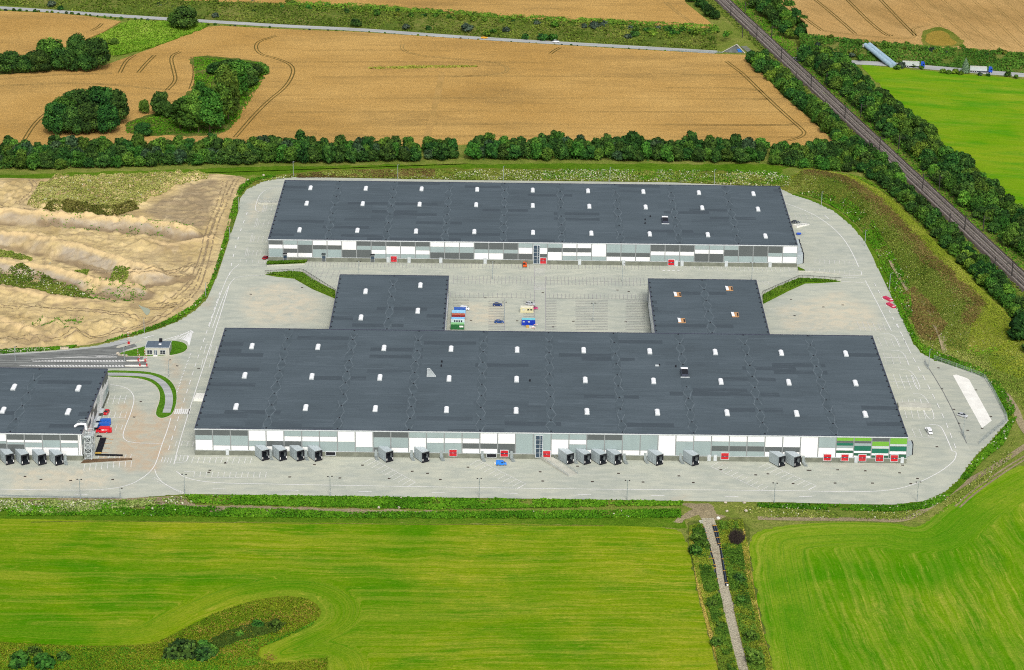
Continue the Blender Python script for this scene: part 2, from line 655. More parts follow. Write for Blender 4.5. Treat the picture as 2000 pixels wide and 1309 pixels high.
M['mound'] = rough_grass('mound_grass', [(.3, (.07, .12, .014)), (.48, (.16, .19, .028)), (.62, (.23, .22, .045)), (.78, (.34, .30, .10))], .22, .035, (.45, .42, .25))
M['reed'] = rough_grass('dry_reeds', [(.3, (.085, .11, .008)), (.5, (.17, .175, .015)), (.75, (.28, .245, .035))], .3)
M['soil'] = rough_grass('bare_soil', [(.3, (.21, .17, .10)), (.55, (.36, .30, .18)), (.75, (.50, .43, .28))], .3)
M['brown_soil'] = rough_grass('dark_soil', [(.3, (.11, .07, .042)), (.7, (.22, .15, .09))], .5)
M['island'] = rough_grass('island_lawn', [(.3, (.05, .15, .01)), (.55, (.10, .24, .018)), (.8, (.22, .29, .05))], .4)
M['fieldL'] = field_material('mown_field', (.065, .21, .001), (.19, .275, .003), (.44, .385, .055), .68, .05, .75)
M['fieldR'] = field_material('mown_field_streaked', (.055, .220, .001), (.145, .275, .003), (.42, .40, .065), .62, .03, .65, (.034, .19, .001))
M['fieldG'] = field_material('pasture', (.11, .28, .004), (.20, .31, .010), (.33, .36, .05), .4, .01, .12, (.04, .25, .006))
M['yard'] = yard_material()
M['apron'] = yard_material('older_concrete', .93)
M['roof'] = roof_material()
M['white_panel'] = panel_material('white_panel', (.80, .81, .80))
M['grey_panel'] = panel_material('grey_panel', (.29, .365, .362))
M['dark_panel'] = panel_material('dark_panel', (.098, .112, .112))
M['green_panel'] = panel_material('bright_green_panel', (.16, .40, .045))
M['dgreen_panel'] = panel_material('dark_green_panel', (.012, .14, .085))
M['olive_panel'] = panel_material('deep_green_panel', (.02, .10, .055))
M['light_panel'] = panel_material('pale_grey_panel', (.50, .56, .55))
M['trim'] = simple('trim_metal', (.50, .54, .55), .5, .4)
M['wall_core'] = simple('wall_core', (.24, .26, .26), .6, .3)
M['edge'] = simple('roof_edge_metal', (.05, .058, .085), .5, .4)
M['plinth'] = simple('concrete_plinth', (.17, .182, .145), .9, .15, .22, .35)
M['concrete'] = simple('pale_concrete', (.45, .45, .385), .9, .15, .15, .3)
M['white_concrete'] = simple('white_concrete', (.76, .75, .69), .9, .15, .1, .2)
M['kerb'] = simple('kerb_stone', (.50, .48, .40), .9, .15)
M['asphalt'] = None
M['white_paint'] = simple('road_paint', (.72, .72, .70), .8, .2, .1, 1.5)
M['worn_paint'] = simple('worn_road_paint', (.60, .60, .57), .85, .2, .18, .8)
M['grey_line'] = simple('grey_paver_line', (.32, .315, .31), .85, .2, .2, .8)
M['red'] = simple('red_door_paint', (.50, .008, .016), .45, .4)
M['black'] = simple('black_rubber', (.010, .011, .016), .7, .3)
M['dark_in'] = simple('dark_interior', (.012, .016, .022), .8, .2)
M['steel'] = simple('galvanised_steel', (.33, .375, .375), .45, .5, .12, 1, .2)
M['dock_side'] = simple('dock_cladding', (.35, .405, .42), .5, .4, .06)
M['dock_top'] = simple('dock_roof_metal', (.40, .455, .475), .5, .4, .06)
M['light_steel'] = simple('bright_galvanised_steel', (.52, .57, .57), .45, .5, .1, 1)
M['glass'] = simple('blue_glass', (.03, .055, .085), .12, .6, .3, .5)
M['car_glass'] = simple('car_glass', (.012, .018, .025), .1, .6)
M['tyre'] = simple('tyre', (.015, .015, .016), .9, .1)
M['rim'] = simple('wheel_rim', (.45, .45, .46), .4, .5)
M['ballast'] = None
M['rail'] = simple('rail_steel', (.34, .32, .30), .4, .5)
M['sleeper'] = simple('sleeper', (.21, .175, .15), .95, .1)
M['mast'] = simple('mast_steel', (.045, .042, .038), .8, .2)
M['skylight'] = simple('skylight_dome', (.86, .87, .88), .3, .4, .03)
M['plywood'] = simple('plywood', (.50, .28, .13), .8, .2)

def asphalt():
    m, n, l, b = new_mat('asphalt', .9, .2)
    t = NT(m)
    p = t.pos()
    f = t.noise(t.mapv(p, (.05, .8, 1)), 1, 5, .65)
    g = t.noise(p, .3, 5, .7)
    c = t.ramp(f, [(.3, (.10, .105, .10)), (.55, (.19, .20, .19)), (.75, (.33, .345, .325))])
    c = t.mix(t.ramp(g, [(.3, .5), (.5, 0)]), c, (.08, .085, .085))
    l.new(c, b.inputs['Base Color'])
    return m
M['asphalt'] = asphalt()
def light_asphalt():
    m, n, l, b = new_mat('pale_asphalt', .9, .2)
    t = NT(m)
    p = t.pos()
    f = t.noise(t.mapv(p, (.03, .5, 1)), 1, 5, .65)
    l.new(t.ramp(f, [(.3, (.27, .28, .275)), (.7, (.47, .485, .47))]), b.inputs['Base Color'])
    return m
M['pale_asphalt'] = light_asphalt()
def ballast():
    m, n, l, b = new_mat('track_ballast', .95, .1)
    t = NT(m)
    p = t.pos()
    al, ro = t.attr('along'), t.attr('row')
    f = t.noise(t.comb(t.math('MULTIPLY', al, .02), t.math('MULTIPLY', ro, .9), 0), 1, 4, .6)
    g = t.noise(p, 1.2, 4, .8)
    c = t.ramp(f, [(.3, (.052, .043, .035)), (.5, (.088, .073, .060)), (.72, (.16, .14, .12))])
    c = t.mix(t.ramp(g, [(.35, .6), (.55, 0)]), c, (.035, .028, .025))
    w = t.math('ABSOLUTE', t.math('SUBTRACT', ro, .0))
    weeds = t.math('MULTIPLY', t.ramp(w, [(.6, 1), (1.0, 0)]), t.ramp(g, [(.45, 0), (.6, .8)]))
    c = t.mix(weeds, c, (.08, .11, .025))
    l.new(c, b.inputs['Base Color'])
    return m
M['ballast'] = ballast()

def sand():
    m, n, l, b = new_mat('excavated_sand', .95, .1)
    t = NT(m)
    p = t.pos()
    big = t.noise(t.mapv(p, (1, .8, 1)), .035, 4, .55, .5)
    mid = t.noise(t.mapv(p, (1, .42, 1)), .17, 5, .6, .8)
    fine = t.noise(t.mapv(p, (1, .4, 1)), .8, 3, .6)
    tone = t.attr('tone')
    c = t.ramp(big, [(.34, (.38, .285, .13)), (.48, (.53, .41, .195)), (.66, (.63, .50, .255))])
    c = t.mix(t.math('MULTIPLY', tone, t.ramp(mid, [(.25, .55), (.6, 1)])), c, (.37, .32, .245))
    c = t.mix(t.attr('dark'), c, (.25, .195, .125))
    work = t.noise(t.mapv(p, (1, .55, 1)), .05, 5, .65, 1.2)
    c = t.mix(t.ramp(work, [(.5, 0), (.62, .6)]), c, (.38, .295, .17))
    c = t.mix(t.ramp(mid, [(.34, .7), (.46, 0)]), c, (.33, .25, .14))
    c = t.mix(t.ramp(mid, [(.56, 0), (.74, .6)]), c, (.66, .53, .32))
    c = t.mix(t.ramp(fine, [(.3, .4), (.46, 0)]), c, (.36, .275, .16))
    c = t.mix(t.attr('crest'), c, (.64, .48, .25))
    l.new(c, b.inputs['Base Color'])
    c2 = t.mix(t.attr('foot_shade_ruts'), c, (.20, .145, .085))  # shadow line at the ridge feet put into the colour, with the ruts
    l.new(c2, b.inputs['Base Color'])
    t.bump(t.math('ADD', t.math('MULTIPLY', mid, 2.0), fine), b, .45, .5)
    return m
M['sand'] = sand()

# ------------------------------------------------------------------ the land
flat('ground', [[(-4000, -1200, -.06), (4500, -1200, -.06), (4500, 7000, -.06), (-4000, 7000, -.06)]], M['meadow'])

# --- fields of wheat (0.6 m high crops)
WH = .6
solid('wheat_field', [(-250, 150), (0, 148), (110, 139), (205, 129), (300, 95), (345, 76), (395, 55), (430, 52), (560, 59), (700, 64), (850, 74), (1000, 84), (1200, 96), (1400, 107), (1462, 109),
                      (1480, 135), (1530, 190), (1580, 232), (1634, 283), (1500, 287), (1200, 282), (930, 281), (830, 288), (600, 290), (300, 292), (0, 300), (-250, 304)], M['wheat'], 0, WH)
solid('wheat_field', [(-250, 14), (0, 23), (100, 27), (170, 33), (236, 43), (205, 62), (150, 86), (60, 112), (0, 118), (-250, 125)], M['wheat'], 0, WH)
HB = 6.0
solid('upland_wheat_field', [(330, 1), (500, 6), (700, 15), (1000, 36), (1200, 46), (1400, 57), (1378, 38), (1340, 8), (1320, -30), (1310, -90), (200, -90)], M['wheat'], HB - .3, HB + WH, base=HB)
solid('upland_wheat_field', [(1440, -90), (1490, -20), (1530, 12), (1572, 44), (1578, 70), (1700, 84), (1850, 95), (2000, 106), (2250, 126), (2250, -90)], M['wheat_far'], HB - .3, HB + WH, base=HB)

M['straw'] = rough_grass('straw_grass', [(.3, (.25, .19, .03)), (.55, (.36, .25, .05)), (.75, (.45, .33, .10))], .3)
# --- green hollows left uncut in the wheat
solid('grass_strip', [(178, 80), (232, 50), (262, 42), (330, 45), (405, 48), (398, 58), (350, 76), (300, 94), (222, 112), (212, 100)], M['lush'], 0, WH + .15, smoothn=1, rag=1.5)
solid('grass_hollow', [(368, 118), (385, 111), (420, 112), (500, 121), (526, 128), (522, 146), (490, 190), (462, 232), (440, 262), (400, 268), (250, 266), (240, 240), (280, 232), (330, 214), (372, 180), (386, 158), (380, 140)], M['bank_grass'], 0, WH + .15, smoothn=1, rag=1.5)
solid('hollow_rim', [(1795, 90), (1803, 62), (1822, 55), (1848, 56), (1868, 72), (1886, 85), (1874, 93), (1835, 95)], M['mound'], HB, HB + WH + .1, smoothn=2, rag=1.0, base=HB)
solid('sandy_hollow', [(1804, 85), (1812, 64), (1828, 61), (1846, 63), (1858, 76), (1872, 86), (1860, 91), (1830, 92)], M['straw'], HB, HB + WH + .12, smoothn=2, rag=1.0, base=HB)

def loft(name, lo, z0, hi, z1, mat, n=160, rows=6, rough=.5, kind='structure', bulge=.0):
    a = resample(np.array([at(x, y, z0) for x, y in lo]), n)
    b = resample(np.array([at(x, y, z1) for x, y in hi]), n)
    V = []
    for k in range(rows + 1):
        t = k / rows
        q = a * (1 - t) + b * t
        q[:, 2] = z0 + (z1 - z0) * smooth(0, 1, np.full(n, t))
        if 0 < k < rows:
            q[:, 2] += (fbm(q[:, 0] * .15, q[:, 1] * .15, 3) - .5) * rough * 2
        V.append(q)
    V = np.concatenate(V)
    F = [(r * n + i, r * n + i + 1, (r + 1) * n + i + 1, (r + 1) * n + i) for r in range(rows) for i in range(n - 1)]
    mb = MB()
    mb.add(V, F)
    o = mb.build(name, mat)
    o.data.polygons.foreach_set('use_smooth', np.ones(len(o.data.polygons), bool))
    if kind: o['kind'] = kind
    return o

BANK_LO = [(-250, -14), (0, 9), (140, 21), (245, 28), (420, 39), (560, 48), (700, 54), (835, 64), (1000, 75), (1200, 86), (1400, 98)]
BANK_HI = [(-250, -60), (0, -30), (200, -8), (330, 0), (500, 5), (700, 14), (850, 25), (1000, 35), (1200, 45), (1400, 56)]
loft('road_bank', BANK_LO, 0, BANK_HI, HB + .3, M['bank_grass'])
BANK2_LO = [(1566, 112), (1640, 116), (1700, 119), (1770, 123), (1850, 131), (2000, 143), (2250, 164)]
BANK2_HI = [(1560, 66), (1640, 76), (1700, 82), (1780, 89), (1850, 94), (2000, 105), (2250, 125)]
loft('road_bank', BANK2_LO, 0, BANK2_HI, HB + .3, M['bank_grass'])

def ribbon_pts(line, w):
    L = np.array(line, float)
    d = np.gradient(L[:, :2], axis=0)
    d /= np.linalg.norm(d, axis=1, keepdims=True) + 1e-9
    nrm = np.c_[-d[:, 1], d[:, 0]]
    A, B = L.copy(), L.copy()
    A[:, :2] += nrm * w / 2
    B[:, :2] -= nrm * w / 2
    return A, B

def ribbon(mb, line, w, m=0):
    A, B = ribbon_pts(line, w)
    n = len(A)
    mb.add(np.r_[A, B], [(i, n + i, n + i + 1, i + 1) for i in range(n - 1)], m)

def strip(name, px, w, mat, z=.05, kind='structure', smoothn=2, pair=None, step=None):
    L = np.array(W(px, z))
    if smoothn:
        L = np.array(chaikin(L, smoothn, closed=False))
    if step:
        L = resample(L, max(2, int(length(L) / step)))
    mb = MB()
    if pair:
        A, B = ribbon_pts(L, pair)
        ribbon(mb, A, w); ribbon(mb, B, w)
    else:
        ribbon(mb, L, w)
    me = bpy.data.meshes.new(name)
    me.from_pydata(mb.v, [], mb.f)
    me.materials.append(mat)
    o = link(name, me)
    if kind: o['kind'] = kind
    return o

# --- country road behind the wheat, passing under the railway
ROAD = [(-250, 1), (0, 15), (120, 23), (245, 32), (420, 42.5), (560, 51.5), (700, 57.5), (835, 68), (1000, 79), (1200, 90), (1400, 102)]
strip('country_road', ROAD, 7.5, M['pale_asphalt'], .03)
strip('country_road', [(1530, 114), (1600, 119), (1740, 125), (1850, 135), (2000, 147), (2250, 166)], 9.5, M['pale_asphalt'], .03)

# --- tramlines in the wheat
def tram(px, faint=False, base=0.0, pair=1.9, w=.75):
    strip('tramline', px, w, M['tram_faint' if faint else 'tramline'], base + WH + .05, pair=pair)
tram([(540, 70), (505, 80), (498, 93), (508, 106), (532, 112), (560, 121), (574, 133), (570, 151), (556, 172), (525, 196), (497, 224), (473, 252), (459, 268)])
tram([(264, 107), (246, 118), (234, 142)]); tram([(302, 108), (287, 122), (270, 142)])
tram([(352, 101), (332, 110), (340, 140), (344, 158), (326, 176)])
tram([(376, 112), (382, 146), (372, 174)])
tram([(94, 218), (68, 240), (48, 272)]); tram([(199, 46), (191, 54), (178, 60)])
tram([(0, 154), (110, 146), (220, 143)], True); tram([(0, 168), (160, 160), (330, 176)], True)
for y, x0, x1 in ((98, 590, 880), (121, 540, 1100), (149, 610, 1500), (192, 590, 1540), (218, 560, 1560), (243, 520, 1590), (266, 480, 1600)):
    tram([(x0, y + 1), ((x0 * 2 + x1) / 3, y - .6), ((x0 + 2 * x1) / 3, y + .4), (x1, y + 1.5)], True, pair=2.0, w=.35)
tram([(786, 86), (784, 96), (800, 104), (830, 110), (900, 116), (960, 121), (992, 130), (990, 141), (960, 147), (880, 150)], True)
tram([(1075, 105), (1084, 98), (1094, 93)])
tram([(1419, 120), (1440, 136), (1450, 143), (1496, 189), (1545, 234), (1566, 252), (1573, 261), (1559, 270), (1531, 276)])
tram([(1330, 146), (1420, 147), (1448, 143)], True); tram([(1300, 171), (1460, 171), (1490, 180)], True); tram([(1500, 193), (1470, 194)], True); tram([(1300, 243), (1530, 245), (1555, 241)], True)
tram([(1300, 4), (1320, 22), (1345, 40), (1365, 55)], True, base=HB)
for a in ([(1515, -20), (1560, 27), (1606, 60)], [(1588, -4), (1630, 30), (1670, 66)], [(1655, 0), (1700, 45), (1735, 72), (1742, 68)], [(1720, 0), (1760, 42), (1788, 70)]):
    tram(a, base=HB)
tram([(1606, 60), (1700, 72), (1780, 76), (1788, 68), (1780, 56), (1806, 50)], base=HB, faint=True)
for k in range(9):
    tram([(1770 + k * 30, -10), (1830 + k * 30, 45), (1880 + k * 30, 88 + k * 1.5)], True, base=HB, w=.4)
M['cross'] = wheat_material('trodden_wheat', .3, (.43, .26, .08), (.50, .32, .12), (.27, .18, .05))
# one tuft row of tall weeds and a green streak in the wheat
strip('crossing_track', [(864, 140), (858, 170), (850, 205), (840, 245), (832, 276)], 4.0, M['cross'], WH + .03, step=4)

# --- pasture on the right beyond the railway
p = W([(1676, 124), (1700, 128), (1760, 133), (1850, 142), (2000, 154), (2250, 176), (2250, 470), (2040, 425), (1985, 404), (1945, 383), (1893, 345), (1842, 296), (1790, 250), (1738, 202), (1712, 160)], 0)
terrain('pasture', chaikin(p, 1), M['fieldG'], 6, .02, None, {'row': lambda Q, d: Q[:, 1] + Q[:, 0] * .25, 'along': lambda Q, d: Q[:, 0] - Q[:, 1] * .25})

# --- railway
RL = [(1370, -30), (1393, 0), (1440, 58), (1497, 104), (1562, 155), (1615, 207), (1678, 270), (1735, 323), (1821, 407), (1902, 486), (2000, 577), (2100, 665)]
RR = [(1395, -30), (1421, 0), (1478, 55), (1566, 130), (1650, 206), (1720, 270), (1804, 346), (1849, 384), (1929, 461), (2000, 530), (2120, 640)]
A = resample(np.array(W(RL)), 60); B = resample(np.array(W(RR)), 60)
Cc = (A + B) / 2
c0, c1 = Cc[2], Cc[-3]
RD = (c1 - c0)[:2] / np.linalg.norm((c1 - c0)[:2])
RN = np.array([-RD[1], RD[0]])
RWID = float(np.mean(np.abs((A - B)[:, :2] @ RN)))
c0 = c0[:2] - RD * 60
RLEN = float(np.linalg.norm(c1[:2] - c0)) + 160
def rail_pt(s, o, z=0.0):
    q = c0 + RD * s + RN * o
    return (float(q[0]), float(q[1]), z)
RZ = .5
poly = [rail_pt(0, -RWID / 2), rail_pt(RLEN, -RWID / 2), rail_pt(RLEN, RWID / 2), rail_pt(0, RWID / 2)]
terrain('railway_bed', poly, M['ballast'], 1.6, RZ - .55, lambda Q, d: .55 * smooth(0, 1.4, d),
        {'row': lambda Q, d: (Q - c0) @ RN - 1.0, 'along': lambda Q, d: (Q - c0) @ RD})
for off in (-RWID / 2 + 3.0, -RWID / 2 + 7.4, RWID / 2 - 7.6, RWID / 2 - 3.2):
    for g in (-.75, .75):
        mb = MB(); mb.bar(rail_pt(0, off + g, RZ + .2), rail_pt(RLEN, off + g, RZ + .2), .24, .2)
        mb.build('rail', M['rail'])['kind'] = 'structure'
    mb = MB()
    for k in range(int(RLEN / .9)):
        a, b = rail_pt(k * .9, off - 1.3), rail_pt(k * .9, off + 1.3)
        mb.bar((a[0], a[1], RZ + .05), (b[0], b[1], RZ + .05), .28, .16)
    tag(mb.build('sleepers', M['sleeper']), kind='stuff')

# --- foreground fields
POND = W([(300, 1258), (360, 1228), (420, 1198), (480, 1176), (540, 1165), (590, 1166), (618, 1178), (629, 1196), (618, 1214), (575, 1235), (520, 1258), (500, 1278), (520, 1296), (560, 1301), (640, 1284), (640, 1340), (400, 1420), (-250, 1420), (-250, 1250), (0, 1256), (120, 1262), (220, 1262)], 0)
POND = chaikin(POND, 2)
fl = W([(-250, 1012), (0, 1013), (180, 1016), (350, 1019), (700, 1021), (1000, 1023), (1180, 1026), (1290, 1030), (1328, 1036), (1343, 1060), (1362, 1150), (1385, 1245), (1412, 1340), (1412, 1430), (-250, 1430)], 0)
def row_left(Q, d):
    dd, _ = dist_line(Q, POND, True)
    w = smooth(15, 4, dd)
    edge = (fl[12][0] + (Q[:, 1] * 0)) - Q[:, 0]
    w2 = smooth(26, 10, np.abs(edge)) * 0
    return dd * w + (Q[:, 1] * 1.0) * (1 - w) + 8 * fbm(Q[:, 0] * .012, Q[:, 1] * .012, 5) + 2.4 * fbm(Q[:, 0] * .09, Q[:, 1] * .09, 6)
terrain('green_field', fl, M['fieldL'], 2.2, .01, None, {'row': row_left, 'along': lambda Q, d: Q[:, 0]})
fr = W([(1462, 1075), (1466, 1052), (1480, 1036), (1530, 1026), (1600, 1021), (1690, 1020), (1752, 1022), (1785, 1032), (1806, 1022), (1842, 992), (1900, 955), (2000, 905), (2250, 790), (2250, 1430), (1530, 1430), (1508, 1309), (1490, 1230), (1474, 1150)], 0)
_a, _b = np.array(at(1664, 1065)), np.array(at(1737, 1222))
FD = (_b - _a)[:2] / np.linalg.norm((_b - _a)[:2])
FN = np.array([-FD[1], FD[0]])
def row_right(Q, d):
    w = smooth(22, 4, d)
    return (Q @ FN) * (1 - w) + d * w + 7 * fbm(Q[:, 0] * .012, Q[:, 1] * .012, 8) + 2.0 * fbm(Q[:, 0] * .09, Q[:, 1] * .09, 9)
terrain('green_field', chaikin(fr, 1), M['fieldR'], 2.2, .01, None, {'row': row_right, 'along': lambda Q, d: Q @ FD})
terrain('reed_hollow', POND, M['reed'], 1.6, .03, lambda Q, d: smooth(0, 6, d) * (.35 + .9 * fbm(Q[:, 0] * .22, Q[:, 1] * .22, 2)))

# --- verges along the yard
solid('field_verge', [(-250, 985), (0, 990), (360, 996), (800, 1000), (1340, 1006), (1340, 1031), (1000, 1024), (350, 1020), (-250, 1014)], M['lush'], -.05, .004, rag=1.2)
solid('soil_strip', [(-250, 974), (0, 976), (360, 969), (380, 986), (700, 994), (860, 999), (870, 1003), (700, 1003), (420, 999), (240, 990), (-250, 985)], M['soil'], -.05, .012, rag=1.0)
solid('soil_strip', [(1330, 983), (1390, 983), (1394, 992), (1398, 1004), (1418, 1010), (1402, 1016), (1372, 1018), (1366, 1006), (1345, 1010), (1330, 1020), (1312, 1021), (1340, 1004), (1352, 994), (1340, 990)], M['soil'], -.05, .016, rag=.8)
solid('track_verge', [(1343, 1022), (1372, 1016), (1396, 1018), (1420, 1010), (1450, 1012), (1462, 1030), (1463, 1066), (1474, 1150), (1492, 1235), (1512, 1309), (1536, 1430), (1410, 1430), (1408, 1320), (1384, 1240), (1362, 1150), (1342, 1062)], M['bank_grass'], -.05, .05, rag=.8)
M['track'] = rough_grass('worn_track_surface', [(.28, (.25, .21, .135)), (.45, (.44, .40, .29)), (.7, (.56, .52, .40))], .4)
strip('farm_track', [(1382, 1012), (1388, 1030), (1399, 1080), (1412, 1140), (1427, 1200), (1442, 1265), (1458, 1330), (1485, 1430)], 4.9, M['track'], .08, step=3)
strip('wheel_rut', [(1480, 1012), (1560, 1014), (1700, 1014), (1760, 1019), (1800, 1000), (1840, 972), (1890, 940), (1950, 908), (2000, 872), (2100, 810)], 3.0, M['soil'], .014, step=3)
strip('wheel_rut', [(1870, 990), (1900, 962), (1945, 930), (1990, 900), (2080, 850)], .9, M['soil'], .022, step=3, pair=1.9)
strip('wheel_rut', [(1943, 745), (1965, 770), (1985, 800), (1998, 840), (2040, 880)], 3.2, M['soil'], .014, step=3)
strip('sandy_edge', [(60, 1020), (200, 1017), (360, 1020), (600, 1022), (800, 1024), (1000, 1025), (1180, 1027)], .8, M['mound'], .03, step=3)

# --- grass round the site
solid('meadow_strip', [(-250, 345), (0, 342), (300, 333), (500, 326), (820, 321), (1180, 320), (1500, 322), (1540, 326), (1520, 345), (1250, 350), (900, 348), (560, 344), (470, 343), (420, 339), (300, 342), (100, 348), (-250, 354)], M['lush'], -.05, .005, rag=1.5)
solid('weedy_bank', [(480, 356), (560, 339), (660, 331), (830, 328), (1100, 330), (1450, 335), (1545, 345), (1560, 365), (1530, 375), (540, 375)], M['mound'], -.05, .012, rag=1.5)

# --- grassed earth mound between the yard and the railway
MOUND = W([(1538, 352), (1545, 340), (1600, 336), (1650, 338), (1700, 352), (1745, 388), (1800, 440), (1850, 487), (1905, 545), (1950, 590), (1985, 622), (1996, 648), (1975, 672), (1930, 694), (1880, 697), (1835, 690), (1798, 668), (1786, 640), (1762, 595), (1735, 545), (1716, 500), (1695, 462), (1668, 432), (1630, 404), (1592, 387), (1548, 374)])
MOUND = chaikin(MOUND, 1)
CREST = [at(x, y, 5.0)[:2] for x, y in ((1585, 342), (1640, 352), (1690, 378), (1740, 425), (1790, 478), (1840, 530), (1880, 570), (1912, 600), (1900, 636))]
SHOULD = [at(x, y, 2.5)[:2] for x, y in ((1760, 580), (1775, 610), (1800, 650), (1830, 670))]
def mound_h(Q, d):
    c, _ = dist_line(Q, CREST)
    s, _ = dist_line(Q, SHOULD)
    h = 7.2 * smooth(22, 2, c) + 1.8 * smooth(14, 2, s)
    h = h * smooth(0, 8, d) + (fbm(Q[:, 0] * .2, Q[:, 1] * .2, 4) - .5) * 1.0 * smooth(0, 3, d)
    return np.maximum(h, 0)
terrain('earth_mound', MOUND, M['mound'], 1.6, .02, mound_h)
def mound_z(x, y):
    Q = np.array([[x, y]])
    if not inside(Q, np.array(MOUND))[0]:
        return 0.0
    d, _ = dist_line(Q, MOUND, True)
    return float(mound_h(Q, d)[0])
solid('bank_slope', [(1786, 660), (1800, 672), (1840, 694), (1880, 700), (1925, 735), (1942, 752), (1985, 780), (2040, 850), (2100, 800), (2060, 690), (2000, 650), (1960, 690), (1900, 690)], M['meadow'], -.05, .008, rag=1.5)

# --- excavated ground on the left
SAND = W([(-250, 352), (0, 347), (90, 350), (300, 344), (405, 338), (470, 344), (484, 350), (462, 385), (455, 420), (440, 462), (428, 505), (412, 550), (398, 580), (372, 602), (330, 624), (260, 652), (205, 668), (160, 676), (90, 680), (0, 684), (-250, 694)])
SAND = chaikin(SAND, 1)
def ridge(px, z, h, wf, wb):
    return [at(x, y, z)[:2] for x, y in px], h, wf, wb
RIDGES = [ridge([(-250, 416), (0, 417), (64, 421), (154, 425), (241, 433), (310, 441), (372, 452)], 3.0, 5.4, 5.0, 5),
          ridge([(-250, 452), (0, 461), (60, 466), (96, 474), (150, 488), (193, 499), (257, 521), (300, 533)], 3.0, 5.6, 8, 6),
          ridge([(-250, 515), (0, 515), (40, 522), (96, 528), (140, 538), (177, 549), (230, 562), (266, 566)], 2.0, 4.2, 6, 5),
          ridge([(-250, 562), (0, 566), (50, 569), (120, 583), (200, 592)], 1.5, 1.5, 5, 7),
          ridge([(-250, 640), (0, 628), (40, 640), (70, 655)], 1, 2.2, 5, 10),
          ridge([(235, 525), (262, 540), (300, 541), (340, 533)], 2, 3.0, 6, 5),
          ridge([(280, 468), (330, 480), (385, 470), (410, 462)], 1.5, 2.0, 5, 5)]
CONES = [(148, 662, 4.6, 6.5), (110, 644, 4.0, 8), (85, 632, 3.4, 7), (128, 652, 2.6, 6), (60, 650, 2.4, 7), (165, 640, 1.8, 6), (278, 482, 3.5, 7), (300, 487, 2.5, 6), (370, 530, 2.0, 6), (195, 636, 2.2, 9), (215, 640, 1.8, 8), (322, 574, 1.2, 9), (60, 610, 2.0, 9), (245, 618, 1.2, 8)]
PLAT = W([(52, 402), (75, 368), (110, 353), (300, 345), (408, 341), (404, 350), (372, 356), (340, 366), (318, 380), (296, 386), (276, 400), (250, 411), (215, 420), (170, 420), (120, 413), (80, 410)])
PUDDLE = [at(x, y)[:2] for x, y in ((268, 594), (278, 600), (294, 604), (292, 613), (286, 618), (278, 606))]
def sand_h(Q, d):
    h = np.zeros(len(Q))
    wob = (fbm(Q[:, 0] * .10, Q[:, 1] * .10, 11) - .5) * 4
    for line, hh, wf, wb in RIDGES:
        dd, near = dist_line(Q, line)
        side = Q[:, 1] - near[:, 1]
        w = np.where(side < 0, wf, wb)
        t = np.clip(1 - np.maximum(dd + wob * .6, 0) / (w * 1.5), 0, 1)
        h = np.maximum(h, hh * (t * .75 + .25 * smooth(0, 1, t)) * (.78 + .5 * fbm(Q[:, 0] * .07, Q[:, 1] * .07, 21)))
    for x, y, hh, r in CONES:
        cx, cy, _ = at(x, y)
        dd = np.hypot(Q[:, 0] - cx, Q[:, 1] - cy) + wob * .4
        h = np.maximum(h, hh * np.clip(1 - dd / r, 0, 1))
    pin = inside(Q, PLAT)
    pd, _ = dist_line(Q, PLAT, True)
    h = np.maximum(h, np.where(pin, 2.6 * smooth(0, 3.0, pd), 0))
    pu, _ = dist_line(Q, PUDDLE, True)
    flatm = smooth(1.0, 6, np.where(inside(Q, PUDDLE), 0, pu))
    h = h + np.abs(fbm(Q[:, 0] * .28, Q[:, 1] * .28, 31) - .5) * 2.4 + (fbm(Q[:, 0] * .06, Q[:, 1] * .06, 33) - .4) * 1.6
    rz_ = smooth(.35, .65, fbm(Q[:, 0] * .03, Q[:, 1] * .03, 39))
    h = h + (fbm(Q[:, 0] * .30, Q[:, 1] * .30, 37, 4) - .5) * (.7 + 3.2 * rz_)
    return np.maximum(h, 0) * smooth(0, 6, d) * flatm
def sand_tone(Q, d):  # grey soil on the front faces, also carrying the ridge shading in colour
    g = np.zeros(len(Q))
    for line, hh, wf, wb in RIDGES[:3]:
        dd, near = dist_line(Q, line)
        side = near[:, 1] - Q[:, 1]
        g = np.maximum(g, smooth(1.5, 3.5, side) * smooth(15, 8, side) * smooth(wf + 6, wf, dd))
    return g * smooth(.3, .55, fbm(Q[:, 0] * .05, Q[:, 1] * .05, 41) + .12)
DK = W([(275, 405), (318, 384), (345, 368), (405, 345), (440, 350), (440, 380), (420, 440), (400, 455), (350, 448), (300, 430), (270, 420)])
DK2 = W([(150, 676), (180, 660), (240, 645), (270, 650), (200, 672)])
def sand_dark(Q, d):
    r = np.zeros(len(Q))
    for P_ in (DK, DK2):
        i = inside(Q, P_)
        dd, _ = dist_line(Q, P_, True)
        r = np.maximum(r, np.where(i, smooth(0, 7, dd), 0))
    return np.clip(r * (.25 + 1.1 * fbm(Q[:, 0] * .12, Q[:, 1] * .35, 51)), 0, .85)
